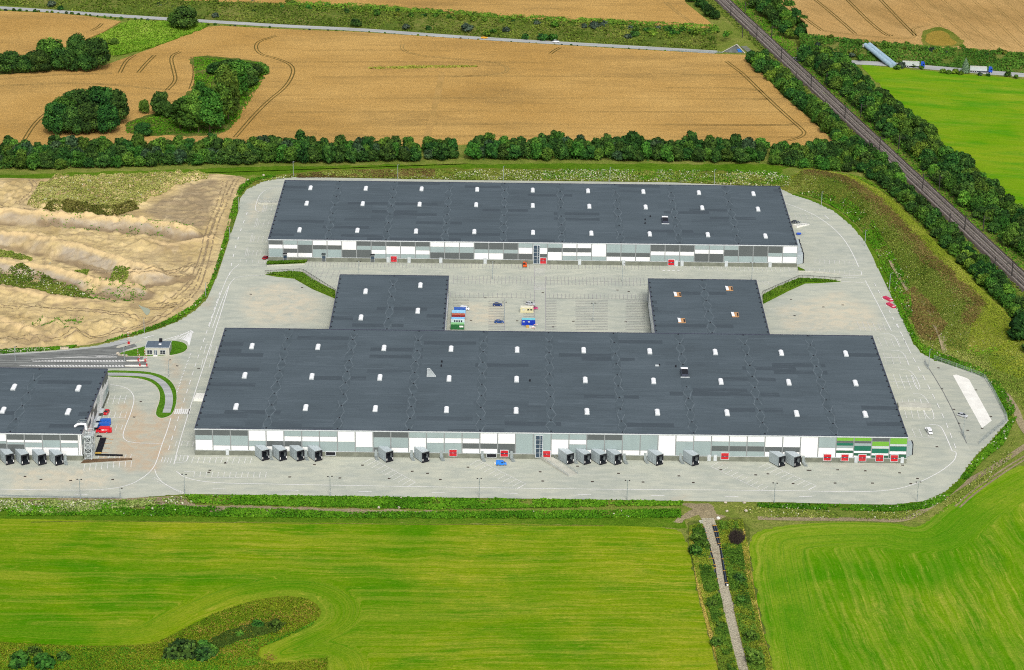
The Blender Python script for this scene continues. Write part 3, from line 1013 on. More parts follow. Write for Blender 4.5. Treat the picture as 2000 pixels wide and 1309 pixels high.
def sand_shade_ruts(Q, d):
    """shade painted along the foot of each ridge, plus darker rut lines"""
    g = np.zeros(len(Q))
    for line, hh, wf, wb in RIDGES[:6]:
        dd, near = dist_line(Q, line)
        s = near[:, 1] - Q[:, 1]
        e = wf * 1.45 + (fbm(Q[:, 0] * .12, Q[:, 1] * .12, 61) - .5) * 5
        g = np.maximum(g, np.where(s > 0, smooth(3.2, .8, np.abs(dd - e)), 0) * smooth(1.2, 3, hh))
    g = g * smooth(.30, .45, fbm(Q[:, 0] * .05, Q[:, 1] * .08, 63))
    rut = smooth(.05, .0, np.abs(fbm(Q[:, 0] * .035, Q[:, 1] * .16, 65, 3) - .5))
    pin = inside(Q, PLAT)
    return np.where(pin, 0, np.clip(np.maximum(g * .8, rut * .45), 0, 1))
def sand_crest(Q, d):
    """orange sand along the tops, brightened in colour to carry the lit relief"""
    g = np.zeros(len(Q))
    for line, hh, wf, wb in RIDGES:
        dd, near = dist_line(Q, line)
        g = np.maximum(g, smooth(3.6, 1.0, dd + (fbm(Q[:, 0] * .12, Q[:, 1] * .12, 71) - .5) * 4) * .8)
    return g
terrain('excavated_sand', SAND, M['sand'], .9, .03, sand_h, {'tone': sand_tone, 'dark': sand_dark, 'foot_shade_ruts': sand_shade_ruts, 'crest': sand_crest})
M['sand_track'] = rough_grass('sand_wheel_track', [(.3, (.26, .195, .115)), (.55, (.37, .285, .165)), (.75, (.47, .365, .22))], .4)
for tr in ([(462, 352), (445, 385), (425, 430), (410, 480), (398, 530), (384, 570), (350, 600), (300, 628), (240, 650)], [(440, 356), (428, 400), (410, 440), (395, 500), (380, 545), (345, 580), (310, 598)], [(0, 405), (60, 412), (120, 420), (230, 428)], [(0, 662), (100, 666), (190, 660), (250, 646)], [(150, 520), (240, 545), (330, 548), (380, 540)],
           [(320, 548), (350, 538), (385, 520)], [(312, 542), (340, 533), (378, 514)], [(30, 400), (60, 385), (70, 365), (60, 352)], [(270, 600), (310, 605), (350, 594)], [(0, 600), (60, 606), (130, 604), (210, 612), (270, 625)]):
    L = resample(np.array(chaikin(W(tr, 0), 2, closed=False)), 90)
    mb = MB()
    for Lk in ribbon_pts(L, 2.2):
        a_, b_q = ribbon_pts(Lk, .7)
        for z_ in (a_, b_q):
            z_[:, 2] = sand_h(z_[:, :2], dist_line(z_[:, :2], SAND, True)[0]) + .12
        mb.add(np.r_[a_, b_q], [(i, 90 + i, 91 + i, i + 1) for i in range(89)])
    o = mb.build('wheel_track', M['sand_track']); o['kind'] = 'structure'
mw, n_, l_, b_ = new_mat('puddle_water', .15, .5)
b_.inputs['Base Color'].default_value = (.33, .36, .24, 1)
flat('puddle', [[(x, y, .16) for x, y in chaikin(PUDDLE, 2)]], mw)
mw2 = mw
flat('puddle', [[(x, y, .25) for x, y in chaikin([at(a, b)[:2] for a, b in ((70, 507), (100, 511), (128, 519), (120, 521), (90, 516))], 2)]], mw2)

# ------------------------------------------------------------------ the yard
YARD = W([(-260, 700), (0, 690), (100, 685), (190, 675), (243, 661), (300, 646), (345, 629), (382, 606), (405, 583), (418, 553), (435, 505), (448, 462), (466, 410), (469, 388), (482, 370), (510, 356), (540, 349), (580, 346),
          (900, 352), (1300, 356), (1520, 366), (1545, 379), (1590, 394), (1628, 412), (1662, 440), (1688, 470), (1706, 505), (1727, 550), (1752, 600), (1772, 645), (1785, 672), (1800, 690), (1826, 704), (1900, 727), (1926, 739), (1938, 760),
          (1970, 822), (1932, 866), (1906, 890), (1888, 915), (1872, 938), (1845, 962), (1805, 979), (1745, 986), (1650, 984.5), (1510, 981.5), (1225, 977), (935, 973), (650, 969), (365, 965), (300, 970), (245, 974), (0, 972), (-260, 970)])
STAIN = [W([(285, 800), (350, 730), (385, 700), (378, 800), (352, 880), (318, 930), (260, 925), (240, 900), (255, 840)]), W([(200, 860), (215, 790), (260, 770), (330, 830), (330, 900), (250, 935), (200, 900)]),
         W([(300, 690), (350, 690), (372, 720), (345, 780), (318, 730)]), W([(1300, 970), (1330, 962), (1360, 965), (1345, 984), (1300, 982)]), W([(370, 600), (420, 610), (430, 570), (400, 580)])]
WORN = [W([(470, 560), (560, 545), (640, 580), (640, 635), (480, 640), (450, 600)]), W([(470, 400), (545, 360), (540, 400), (470, 470)]), W([(1500, 600), (1640, 560), (1720, 600), (1740, 650), (1520, 655)]),
        W([(890, 585), (1000, 590), (1000, 640), (900, 640)]), W([(0, 910), (200, 905), (300, 960), (0, 968)])]
def zone(polys, soft):
    def fn(Q, d):
        r = np.zeros(len(Q))
        for P_ in polys:
            i = inside(Q, P_)
            dd, _ = dist_line(Q, P_, True)
            r = np.maximum(r, np.where(i, smooth(0, soft, dd), 0))
        return r
    return fn
terrain('yard', YARD, M['yard'], 1.6, .05, None, {'stain': zone(STAIN, 8), 'worn': zone(WORN, 9)})
# the strip of grass that edges the yard
EDGE = [at(x, y) for x, y in ((1545, 380), (1590, 395), (1628, 413), (1662, 441), (1688, 471), (1706, 506), (1727, 551), (1752, 601), (1772, 646), (1785, 673), (1800, 691), (1826, 705), (1900, 728), (1926, 740), (1938, 761), (1970, 823), (1932, 867), (1906, 891), (1888, 916), (1872, 939), (1845, 963), (1805, 980), (1745, 987), (1650, 985.5), (1510, 982.5))]
mb = MB()
e = resample(np.array(EDGE), 400)
ea, eb = ribbon_pts(e, 5.5)
mb.add(np.r_[np.c_[e[:, :2], np.full(400, .02)], np.c_[ea[:, :2], np.full(400, .03)]], [(i, i + 1, 401 + i, 400 + i) for i in range(399)])
mb.build('verge_grass', M['lush'])['kind'] = 'structure'

# --- entrance road and islands
strip_w = solid('entrance_road', [(-260, 703), (0, 693), (100, 687), (190, 677), (243, 663), (258, 668), (268, 677), (245, 684), (229, 694), (280, 696.5), (278, 703), (286, 704), (286, 714), (290, 716), (290, 719), (215, 720), (-260, 728)], M['asphalt'], .04, .062)
solid('entrance_road', [(-260, 702), (0, 692.5), (100, 687), (190, 677), (243, 663.5), (256, 668), (215, 677), (120, 686.5), (0, 694.5), (-260, 704)], M['pale_asphalt'], .05, .07)

def island(name, px, mat, h=.16, smoothn=2, kerb=.35):
    p = chaikin(W(px), smoothn) if smoothn else W(px)
    q = np.array(p)[:, :2]
    c = q.mean(0)
    A = sum(q[i][0] * q[(i + 1) % len(q)][1] - q[(i + 1) % len(q)][0] * q[i][1] for i in range(len(q)))
    d = np.roll(q, -1, 0) - np.roll(q, 1, 0)
    d /= np.linalg.norm(d, axis=1, keepdims=True) + 1e-9
    nrm = np.c_[-d[:, 1], d[:, 0]] * (1 if A > 0 else -1)
    inn = q + nrm * kerb
    o = MB().prism([tuple(a) for a in q], .03, h).build(name + '_kerb', M['kerb']); o['kind'] = 'structure'
    o = MB().prism([tuple(a) for a in inn], h - .1, h + .05).build(name, mat); o['kind'] = 'structure'
island('gatehouse_lawn', [(228, 696), (231, 690), (260, 683), (284, 676), (330, 666), (345, 666), (362, 670), (369, 679), (362, 688), (346, 693), (325, 696), (270, 697)], M['island'])
island('lane_island', [(226, 679), (232, 675), (262, 667), (281, 661), (277, 666), (245, 677), (230, 680)], M['concrete'], .14, 1, .2)
island('lane_island', [(246, 705.2), (248, 703.5), (283, 703.3), (286, 705), (283, 706.3), (248, 706.6)], M['white_concrete'], .14, 1, .15)
island('lane_island', [(243, 715), (245, 713.2), (288, 713.3), (291, 715), (288, 716.8), (245, 716.6)], M['white_concrete'], .14, 1, .15)
LOOP_OUT = [(200, 723.5), (250, 724), (290, 726), (318, 733), (336, 745), (346, 762), (347, 785), (340, 806), (332, 814), (314, 819), (303, 813), (303.5, 802), (310, 786), (311.5, 768), (303, 753), (285, 743), (255, 738), (200, 737)]
island('loop_lawn', LOOP_OUT, M['island'])
lp = strip('footpath_loop', [(200, 730.8), (250, 731), (285, 733), (306, 739.5), (322, 752), (330, 769), (330.5, 788), (325, 806)], 3.3, M['pale_asphalt'], .26)
# sunken approaches beside the halls: sloping grass banks held by low walls
def bank_wedge(name, px, hs):
    p = W(px)
    zs = hs
    o = MB().prism(p, 0, zs).build(name, M['lush'])
    o['kind'] = 'structure'
def low_wall(px, h, label, w=.45, rail=True):
    L = W(px)
    t = thing('retaining_wall', label, 'wall', L[0])
    L = [(q[0] - L[0][0], q[1] - L[0][1], q[2]) for q in L]
    mb = MB()
    for a, b in zip(L[:-1], L[1:]):
        mb.bar((a[0], a[1], h / 2 + .02), (b[0], b[1], h / 2 + .02), w, h)
    mb.build('wall', M['concrete'], t)
    if rail:
        mb = MB()
        R = resample(np.array(L), max(3, int(length(L) / 2.5)))
        for k in range(len(R) - 1):
            a, b = R[k], R[k + 1]
            mb.bar((a[0], a[1], h), (a[0], a[1], h + 1.0), .12)
            mb.bar((a[0], a[1], h + 1.0), (b[0], b[1], h + 1.0), .14)
            mb.bar((a[0], a[1], h + .55), (b[0], b[1], h + .55), .05)
        mb.build('handrail', M['mast'], t)
bank_wedge('grass_bank', [(521, 519), (523, 513.5), (600, 511), (594, 515)], [.4, 1.2, .5, .2])
low_wall([(521, 520.5), (595, 517.5)], .7, 'low concrete wall below the grass wedge at the far hall left corner', rail=False)
bank_wedge('grass_bank', [(518, 537), (570, 532), (590, 534), (610, 549), (655, 571), (655, 584), (610, 565), (575, 545), (540, 541)], [.4, .8, .9, 1.0, 1.1, .3, .3, .3, .3])
low_wall([(518, 535.5), (590, 531.5), (656, 573)], .8, 'angled concrete wall with handrail left of the left annexe')
bank_wedge('grass_bank', [(1489, 578), (1520, 562), (1560, 545.5), (1600, 547), (1642, 550.5), (1600, 553.5), (1572, 554.5), (1540, 569), (1491, 594)], [1.1, 1.0, .9, .6, .3, .3, .3, .3, .3])
low_wall([(1489, 576), (1562, 544), (1643, 549.5)], .8, 'angled concrete wall with handrail right of the right annexe')
bank_wedge('grass_bank', [(1558, 522), (1562, 523.5), (1572, 530), (1560, 530.5)], [1.2, .8, .3, .4])
low_wall([(1559, 531.5), (1600, 533), (1640, 537)], .7, 'low concrete wall at the far hall right corner', rail=False)

# --- painted lines
LINE_N = 0
def lines(name, segs, w=.2, mat='white_paint', z=.075):
    mb = MB()
    global LINE_N
    LINE_N += 1
    for i, s in enumerate(segs):
        L = np.array(W(s, z + .003 * (i % 7) + .022 * (LINE_N % 4)))
        if len(L) > 2:
            L = np.array(chaikin(L, 2, closed=False))
        ribbon(mb, L, w)
    me = bpy.data.meshes.new(name)
    me.from_pydata(mb.v, [], mb.f)
    me.materials.append(M[mat])
    o = link(name, me)
    o['kind'] = 'structure'
    return o
def dash(px, a, b, w=.3, name='lane_dashes', mat='white_paint'):
    L = np.array(chaikin(W(px, .078), 2, closed=False)) if len(px) > 2 else np.array(W(px, .078))
    T = length(L)
    s = np.r_[0, np.cumsum(np.linalg.norm(np.diff(L, axis=0), axis=1))]
    L[:, 2] += .09
    mb = MB()
    t = 0
    while t < T:
        u = np.linspace(t, min(t + a, T), 4)
        ribbon(mb, np.stack([np.interp(u, s, L[:, k]) for k in range(3)], 1), w)
        t += a + b
    me = bpy.data.meshes.new(name)
    me.from_pydata(mb.v, [], mb.f)
    me.materials.append(M[mat])
    link(name, me)['kind'] = 'structure'
def bays(p0, p1, n, d, spine=True, mat='white_paint', w=.19, both=False):
    segs = []
    for k in range(n):
        t = k / (n - 1)
        x, y = p0[0] + (p1[0] - p0[0]) * t, p0[1] + (p1[1] - p0[1]) * t
        segs.append([(x, y), (x + d[0], y + d[1])])
        if both:
            segs.append([(x, y), (x - d[0], y - d[1])])
    if spine:
        segs.append([p0, p1])
    lines('parking_bay_lines', segs, w, mat)
lines('lane_line', [[(-100, 954), (0, 955.5), (155, 958), (214, 955.5), (254, 947.5), (283, 931), (299.5, 915), (307.5, 897), (315.5, 870), (326, 843), (334, 816)]], .34)
lines('lane_line', [[(215, 751), (245, 756), (258, 766), (263, 780), (256, 806), (244, 835), (239, 852), (245, 861), (262, 865), (290, 866), (316, 866)]], .34)
lines('lane_line', [[(339.6, 907), (347.6, 875), (369, 803), (396, 720), (422.5, 640), (447, 560)]], .34)
dash([(329, 880), (345, 827), (361, 779), (382, 712), (406.5, 640), (430, 570)], 5, 5)
dash([(300, 934), (330, 952), (362, 965)], .3, .9, 1.5)
lines('lane_line', [[(302, 916), (306, 930), (320, 945), (340, 955), (366, 966)]], .25)
dash([(373, 690), (352, 745), (336, 800)], .7, 1.0, .5)
lines('lane_line', [[(345, 921), (358, 931.5), (388, 939.5), (428, 943.5), (500, 945), (710, 949), (1000, 953.5), (1200, 956), (1500, 957.8), (1650, 960.5), (1720, 960), (1775, 951), (1830, 926), (1863, 902), (1868.5, 887), (1866, 882), (1860, 881.5)], [(1860, 881.5), (1844, 843.5), (1835, 830), (1814, 829)]], .36)
lines('lane_line', [[(368, 966), (380, 968), (470, 969.5)]], .25)
lines('arrow_line', [[(x, y), (x + 26, y + .4)] for x, y in ((145, 965.5), (415, 955), (557, 957.5), (700, 960), (843, 962.5), (985, 963.5), (1128, 966), (1272, 968), (1416, 969.5), (1560, 970))], .4)
dash([(1752, 633), (1778, 689.5), (1811, 750), (1844, 816), (1867, 876.5)], 5.5, 5.0, .32)
lines('lane_line', [[(1535, 397), (1565, 408), (1594, 421), (1628, 445), (1650, 469), (1666, 496), (1677, 521)]], .34)
lines('lane_line', [[(1690, 548), (1715, 595), (1741, 646)], [(1643, 541.5), (1690, 543.5)], [(1643, 550), (1688, 552)], [(1642, 537.5), (1680, 539), (1684, 534), (1680, 528), (1664, 527)]], .32)
dash([(1708, 554), (1742, 617), (1775, 682)], 4.5, 4.5, .3)
lines('arrow_line', [[(1610, 420), (1619, 428)]], .4)
lines('lane_line', [[(556, 364), (525, 368), (508, 378), (500, 398), (498, 411), (508, 415)], [(415, 640), (436, 580), (452, 548), (466, 540), (520, 537)], [(408, 640), (430, 575), (448, 532), (467, 516)], [(468, 520), (520, 520)]], .28)
dash([(483, 415), (470, 450), (455, 500), (447, 545)], 4, 9, .4)
# left of the far hall
for y0, x0 in ((402, 512), (432, 497), (462, 488), (490, 478)):
    bays((x0 + 8, y0 + 5), (x0 + 40 - (y0 - 402) * .1, y0 + 5), 4, (-1.8, 6), both=True, mat='worn_paint')
    lines('parking_bay_lines', [[(x0, y0 + 12), (x0 + 4, y0 - 6), (x0 + 7, y0 - 6), (x0 + 3, y0 + 12), (x0, y0 + 12)]], .2, 'worn_paint')
bays((470, 507), (518, 508), 5, (-1.5, 6), spine=False, mat='worn_paint')
# front row bays
bays((378, 893), (492, 894.5), 11, (-4, 11)); bays((380, 921.5), (520, 922.5), 13, (-1.5, 10), spine=False); lines('parking_bay_lines', [[(380, 932), (520, 934)], [(360, 921), (380, 921.5)]], .26)
bays((346, 889), (367, 890), 4, (-3, 11)); lines('parking_bay_lines', [[(341, 903), (363, 903.5), (369, 890)]], .26)
bays((345, 862), (379, 862), 4, (-3, 10)); bays((318, 893), (336, 894), 4, (-4, 11), spine=False)
bays((403, 673), (424, 677), 3, (-5, 18)); bays((397, 700), (412, 702), 2, (-4, 18))
# beside the left hall
bays((203, 772), (247, 772), 5, (-5, 17), spine=False); lines('parking_bay_lines', [[(205, 778), (247, 779)]], .26)
bays((205, 804), (248, 804), 5, (-4, 12), spine=False); lines('parking_bay_lines', [[(203, 815), (246, 816)]], .26)
bays((218, 830), (240, 830), 3, (-4, 11))
bays((184, 887), (257, 887.5), 8, (-4, 10), spine=False)
bays((165, 907), (257, 900), 9, (-1.5, 12))
# herringbone bays by the docks
bays((726, 895), (811, 942), 11, (-17, 9.5)); bays((934, 899), (1027, 945.5), 11, (-17, 9.5))
bays((1388.5, 911.5), (1486, 958), 11, (14, -8)); bays((1498, 905.5), (1594, 949), 10, (-16, 8))
lines('parking_bay_lines', [[(811, 942), (797, 950)], [(1027, 945.5), (1012, 953)], [(1594, 949), (1580, 957)]], .26)
# right side bays
bays((1714, 659), (1752, 661), 4, (8, 18), spine=False, mat='worn_paint'); bays((1725, 690), (1768, 693), 4, (6, 20), spine=False, mat='worn_paint'); lines('parking_bay_lines', [[(1724, 698), (1770, 699)], [(1722, 652), (1745, 652), (1757, 677)], [(1740, 684), (1763, 685), (1776, 714)]], .26)
bays((1744, 731), (1782, 733), 4, (11, 28), spine=False); lines('parking_bay_lines', [[(1740, 745), (1785, 746)], [(1758, 722), (1781, 723), (1800, 760), (1790, 761), (1780, 733)]], .26)
bays((1761, 779), (1798, 780), 4, (10, 38), spine=False); lines('parking_bay_lines', [[(1783, 769), (1806, 770), (1829, 819), (1811, 819), (1797, 780)]], .26)
bays((1781, 837), (1808, 838), 3, (7, 16), spine=False); lines('parking_bay_lines', [[(1774, 853.5), (1825, 854.5)]], .26)
bays((1674, 628), (1724, 630), 6, (7, 18), spine=False, mat='worn_paint'); lines('parking_bay_lines', [[(1680, 640), (1735, 642)]], .24, 'worn_paint')
bays((1592, 506.5), (1668, 511), 9, (-.5, 7), mat='worn_paint'); bays((1572, 531.5), (1668, 537.5), 11, (0, -8), mat='worn_paint')
bays((1541, 417), (1583, 417.5), 5, (5, 11), spine=False, mat='worn_paint'); lines('parking_bay_lines', [[(1547, 428), (1588, 428)]], .24, 'worn_paint')
# court between the halls
bays((603, 513), (1035, 515.5), 62, (-1.2, 9), mat='grey_line'); bays((1068, 516), (1288, 517.5), 33, (.3, 9), mat='grey_line'); bays((1338, 518), (1540, 522), 24, (2.5, 9), mat='worn_paint')
bays((886, 546), (1038, 547.5), 22, (-.5, 8), mat='grey_line', both=True); bays((1068, 548), (1258, 551), 28, (.5, 8), mat='grey_line', both=True)
bays((880, 580.5), (1036, 582), 18, (0, -9), mat='grey_line'); bays((1066, 582.5), (1256, 584.5), 26, (.3, -9), mat='grey_line')
bays((597, 532), (660, 537), 7, (-4, 9), mat='grey_line', both=True)
bays((1479, 548), (1510, 553), 4, (7, 8), mat='worn_paint')
lines('parking_bay_lines', [[(x0, y), (x1, y + .4)] for y in np.arange(586, 646, 3.2) for x0, x1 in ((954, 986), (1066, 1087), (1124, 1187), (1222, 1260))], .3, 'grey_line')
lines('parking_bay_lines', [[(885, y), (916, y + .3)] for y in np.arange(584, 602, 3)] + [[(1022, y), (1044, y + .3)] for y in np.arange(586, 640, 3.2)], .26, 'grey_line')
lines('parking_bay_lines', [[(1044, 520), (1044, 645)], [(1065, 540), (1066, 646)], [(986, 582), (985, 645)]], .3, 'grey_line')
for y in (525, 553):
    lines('crossing_hatch', [[(1043, y + k * 2.1), (1064, y + k * 2.1)] for k in range(7)], .45, 'worn_paint')
dash([(1294, 529), (1334, 529.6)], 1.2, 1.2, .9)
# zebra crossing, hatched chevrons and arrows at the gate
lines('zebra_crossing', [[(341 + k * 3.9, 809), (344 + k * 3.9, 798.5)] for k in range(8)], .6)
lines('hatched_chevron', [[(330 + k * 4.6, 661.5 - k * 1.9 + .6), (346 + k * 3.6, 664 - k * 1.6)] for k in range(10)] + [[(376 - k * 3.2, 647.5 + k * 1.7), (366 + 2.2 - k * .1, 674 - k * .9)] for k in range(1, 9)] + [[(318, 665), (376, 647)], [(376, 647), (369, 675)]], .45)
lines('hatched_chevron', [[(186 + k * 7, 695.5), (196 + k * 6.5, 697.5)] for k in range(6)] + [[(60, 702), (180, 695.5), (228, 693)], [(120, 698.5), (228, 698)]], .3, z=.085)
def chevrons(x0, x1, y, hw):
    mb = MB()
    n = int((x1 - x0) / 6)
    for k in range(n):
        h = hw * min(1, .15 + k / 10)
        x = x0 + k * 6
        for sgn in (-1, 1):
            q = W([(x, y), (x + 3.3, y), (x + 6.3, y + sgn * h), (x + 3.0, y + sgn * h)], .09)
            mb.add(q, [(0, 1, 2, 3)])
    me = bpy.data.meshes.new('lane_chevrons'); me.from_pydata(mb.v, [], mb.f); me.materials.append(M['white_paint'])
    link('lane_chevrons', me)['kind'] = 'structure'
chevrons(62, 246, 705, 1.5); chevrons(38, 243, 714.8, 1.6)
lines('lane_line', [[(62, 706.5), (100, 704.6), (246, 703.6)], [(62, 706.5), (246, 706.4)], [(38, 714.5), (90, 713.5), (243, 713.3)], [(38, 714.8), (243, 716.4)]], .2, z=.088)
lines('arrow_line', [[(276, 661), (300, 655.5)], [(284, 661.5), (290, 657)]], .5, z=.08)
terrain('apron', W([(1803, 700), (1826, 706), (1898, 729), (1924, 741), (1936, 761), (1967, 822), (1930, 865), (1904, 889), (1888, 868), (1866, 812), (1838, 757)]), M['apron'], 3.0, .064, None, {'stain': lambda Q, d: 0 * d, 'worn': lambda Q, d: 0 * d})
strip('drain_channel', [(1805, 705), (1838, 757), (1866, 812), (1888, 866)], .4, simple('channel_grate', (.17, .175, .165), .9), .085, smoothn=1)
# white slab at the right corner
solid('concrete_slab', [(1861, 733), (1868, 732), (1887, 738.5), (1893, 742), (1937, 822), (1918, 836.5)], M['white_concrete'], .05, .085)
# kerb line dividing the right hand apron and drain covers
mb = MB()
for x, y in ((1833, 719), (1840, 760), (1863, 800), (1873, 827), (1890, 841), (1918, 837), (1906, 762), (1935, 814), (1578, 919), (1636, 918), (1690, 920), (1757, 924), (1763, 909), (1830, 873), (1792, 935), (1779, 945), (1704, 944), (1631, 944), (1549, 945), (1500, 926),
             (1128, 911), (1208, 925), (1326, 930), (1354, 943), (1256, 942), (1157, 941), (1055, 922), (1582, 919), (1476, 928), (1408, 918), (441, 904), (410, 919), (614, 908), (566, 932), (664, 934), (708, 909), (805, 921), (835, 925), (760, 935), (860, 937), (914, 913), (1060, 940),
             (49, 931), (80, 937), (138, 939), (220, 937), (239, 897), (262, 815), (275, 785), (388, 720), (346, 715), (408, 923), (440, 905), (1608, 600), (1646, 596), (1552, 617), (1515, 577), (1545, 585), (1080, 639), (1120, 628), (1222, 629), (1060, 572), (1206, 567), (1228, 570), (948, 582), (1010, 627), (920, 626), (490, 575), (590, 562)):
    a = at(x, y)
    mb.box(a[0] - .55, a[0] + .55, a[1] - .5, a[1] + .5, .055, .085)
tag(mb.build('drain_covers', simple('cast_iron', (.06, .045, .035), .8)), kind='stuff')

# ------------------------------------------------------------------ the halls
PM = {'w': 'white_panel', 'g': 'grey_panel', 'd': 'dark_panel', 'G': 'green_panel', 'D': 'dgreen_panel', 'O': 'olive_panel', 'l': 'light_panel'}
PMESH = {k: MB().box(0, 1, -1, 0, 0, 1).mesh('panel', M[v]) for k, v in PM.items()}

def cols(spec):
    """'3 d.27 g.49 w1' -> three columns of panels, each with its lower edge measured down from the eaves"""
    out = []
    for s in spec:
        p = s.split()
        for _ in range(int(p[0])):
            t, c = 0.0, []
            for q in p[1:]:
                c.append((q[0], t, float(q[1:])))
                t = float(q[1:])
            out.append(c)
    return out

def cladding(parent, spec, origin, axis, z0, z1, pw=7.2, gap=.46, rz=0.0):
    for k, c in enumerate(cols(spec)):
        for m, a, b in c:
            o = link('panel', PMESH[m], parent)
            x = k * pw + gap / 2
            if axis == 'x':
                o.location = (origin[0] + x, origin[1], z1 - (z1 - z0) * b + .06)
                o.scale = (pw - gap, .07, (z1 - z0) * (b - a) - .16)
            else:
                o.location = (origin[0], origin[1] + x, z1 - (z1 - z0) * b + .06)
                o.rotation_euler = (0, 0, math.pi / 2 if axis == 'y' else -math.pi / 2)
                o.scale = (pw - gap, .07, (z1 - z0) * (b - a) - .16)
                if axis == 'y-':
                    o.location = (origin[0], origin[1] + x + pw - gap, o.location[2])

SKY_ME = None
def skylight(parent, px, py, z):
    global SKY_ME
    x, y, _ = at(px, py, z + .7)
    if SKY_ME is None:
        mb = MB()
        n = 7
        for i in range(n):                      # barrel shaped dome over the curb
            pass
        w, l = .85, 2.5
        V, F = [], []
        for i in range(n + 1):
            t = math.pi * i / n
            for sy in (-l, l):
                V.append((-w * math.cos(t), sy, .55 + .38 * math.sin(t)))
        for i in range(n):
            F.append((2 * i, 2 * i + 2, 2 * i + 3, 2 * i + 1))
        F += [tuple(2 * i for i in range(n, -1, -1)), tuple(2 * i + 1 for i in range(n + 1))]
        mb.add(V, F)
        dome = mb.mesh('skylight', M['skylight'])
        mb = MB().box(-1.0, 1.0, -2.65, 2.65, 0, .55)
        SKY_ME = (dome, mb.mesh('curb', M['trim']))
    o = link('skylight', SKY_ME[0], parent)
    o.location = (x - parent.location.x, y - parent.location.y, z)
    c = link('curb', SKY_ME[1], o)

def hall(name, label, x0, y0, w, d, h, roofpx=None):
    t = thing(name, label, 'warehouse', (x0, y0, 0))
    MB().box(0, w, 0, d, 0, h - .35).build('wall', M['wall_core'], t)
    MB().box(-.12, w + .12, -.12, d + .12, 0, 2.15).build('plinth', M['plinth'], t)
    MB().box(-.15, w + .15, -.15, d + .15, 2.15, 2.33).build('base_flashing', M['trim'], t)
    mb = MB().box(.3, w - .3, .3, d - .3, h - .35, h - .22)
    mb.build('roof', M['roof'], t)
    for b in ((-.12, w + .12, -.12, .3), (-.12, w + .12, d - .3, d + .12), (-.12, .3, .3, d - .3), (w - .3, w + .12, .3, d - .3)):
        MB().box(*b, h - .45, h).build('roof_edge', M['edge'], t)
    MB().box(-.16, w + .16, -.17, -.125, h - .62, h - .1).build('eaves_trim', M['trim'], t)
    # outlets along the gable edges
    mb = MB()
    for k in range(int(d / 6.2)):
        y = 3 + k * 6.2
        mb.box(.35, .95, y, y + .7, h - .22, h + .08); mb.box(w - .95, w - .35, y, y + .7, h - .22, h + .08)
    tag(mb.build('roof_outlets', M['black'], t), kind='stuff')
    return t

def valleys(t, xs, d, h):
    """tapered insulation ridges along each valley, seen as pale zigzag seams, with gullies"""
    z = h - .20
    for x in xs:
        mb = MB()
        n = max(3, int(round(d / 13.0)))
        st = d / n
        L = [(x - 1.9 if k % 2 else x - .4, 1 + k * st / 2, z) for k in range(2 * n)]
        R = [(x + 1.9 if k % 2 else x + .4, 1 + k * st / 2, z) for k in range(2 * n)]
        jit = lambda P_: [(a + rnd.uniform(-.35, .35), b + rnd.uniform(-.8, .8), c) for a, b, c in P_]
        for P_ in (jit(L), jit(R)):
            for a, b in zip(P_[:-1], P_[1:]):
                if rnd.random() < .86:
                    mb.bar(a, b, rnd.uniform(.16, .34), .03)
        MB().box(x - 1.9, x + 1.9, .6, d - .6, z - .02, z + .012).build('roof_valley', M['valley'], t)
        mb.build('roof_seam', M['seam'], t)
        mb = MB()
        for k in range(n + 1):
            y = min(max(1.2, k * st), d - 1.4)
            mb.box(x - .28, x + .28, y, y + .6, z, z + .22)
        tag(mb.build('roof_gullies', M['black'], t), kind='stuff')
M['valley'] = simple('valley_felt', (.073, .097, .112), .8, .2, .16, .25)
M['seam'] = simple('pale_seam', (.118, .147, .166), .8, .2, .3, .5)

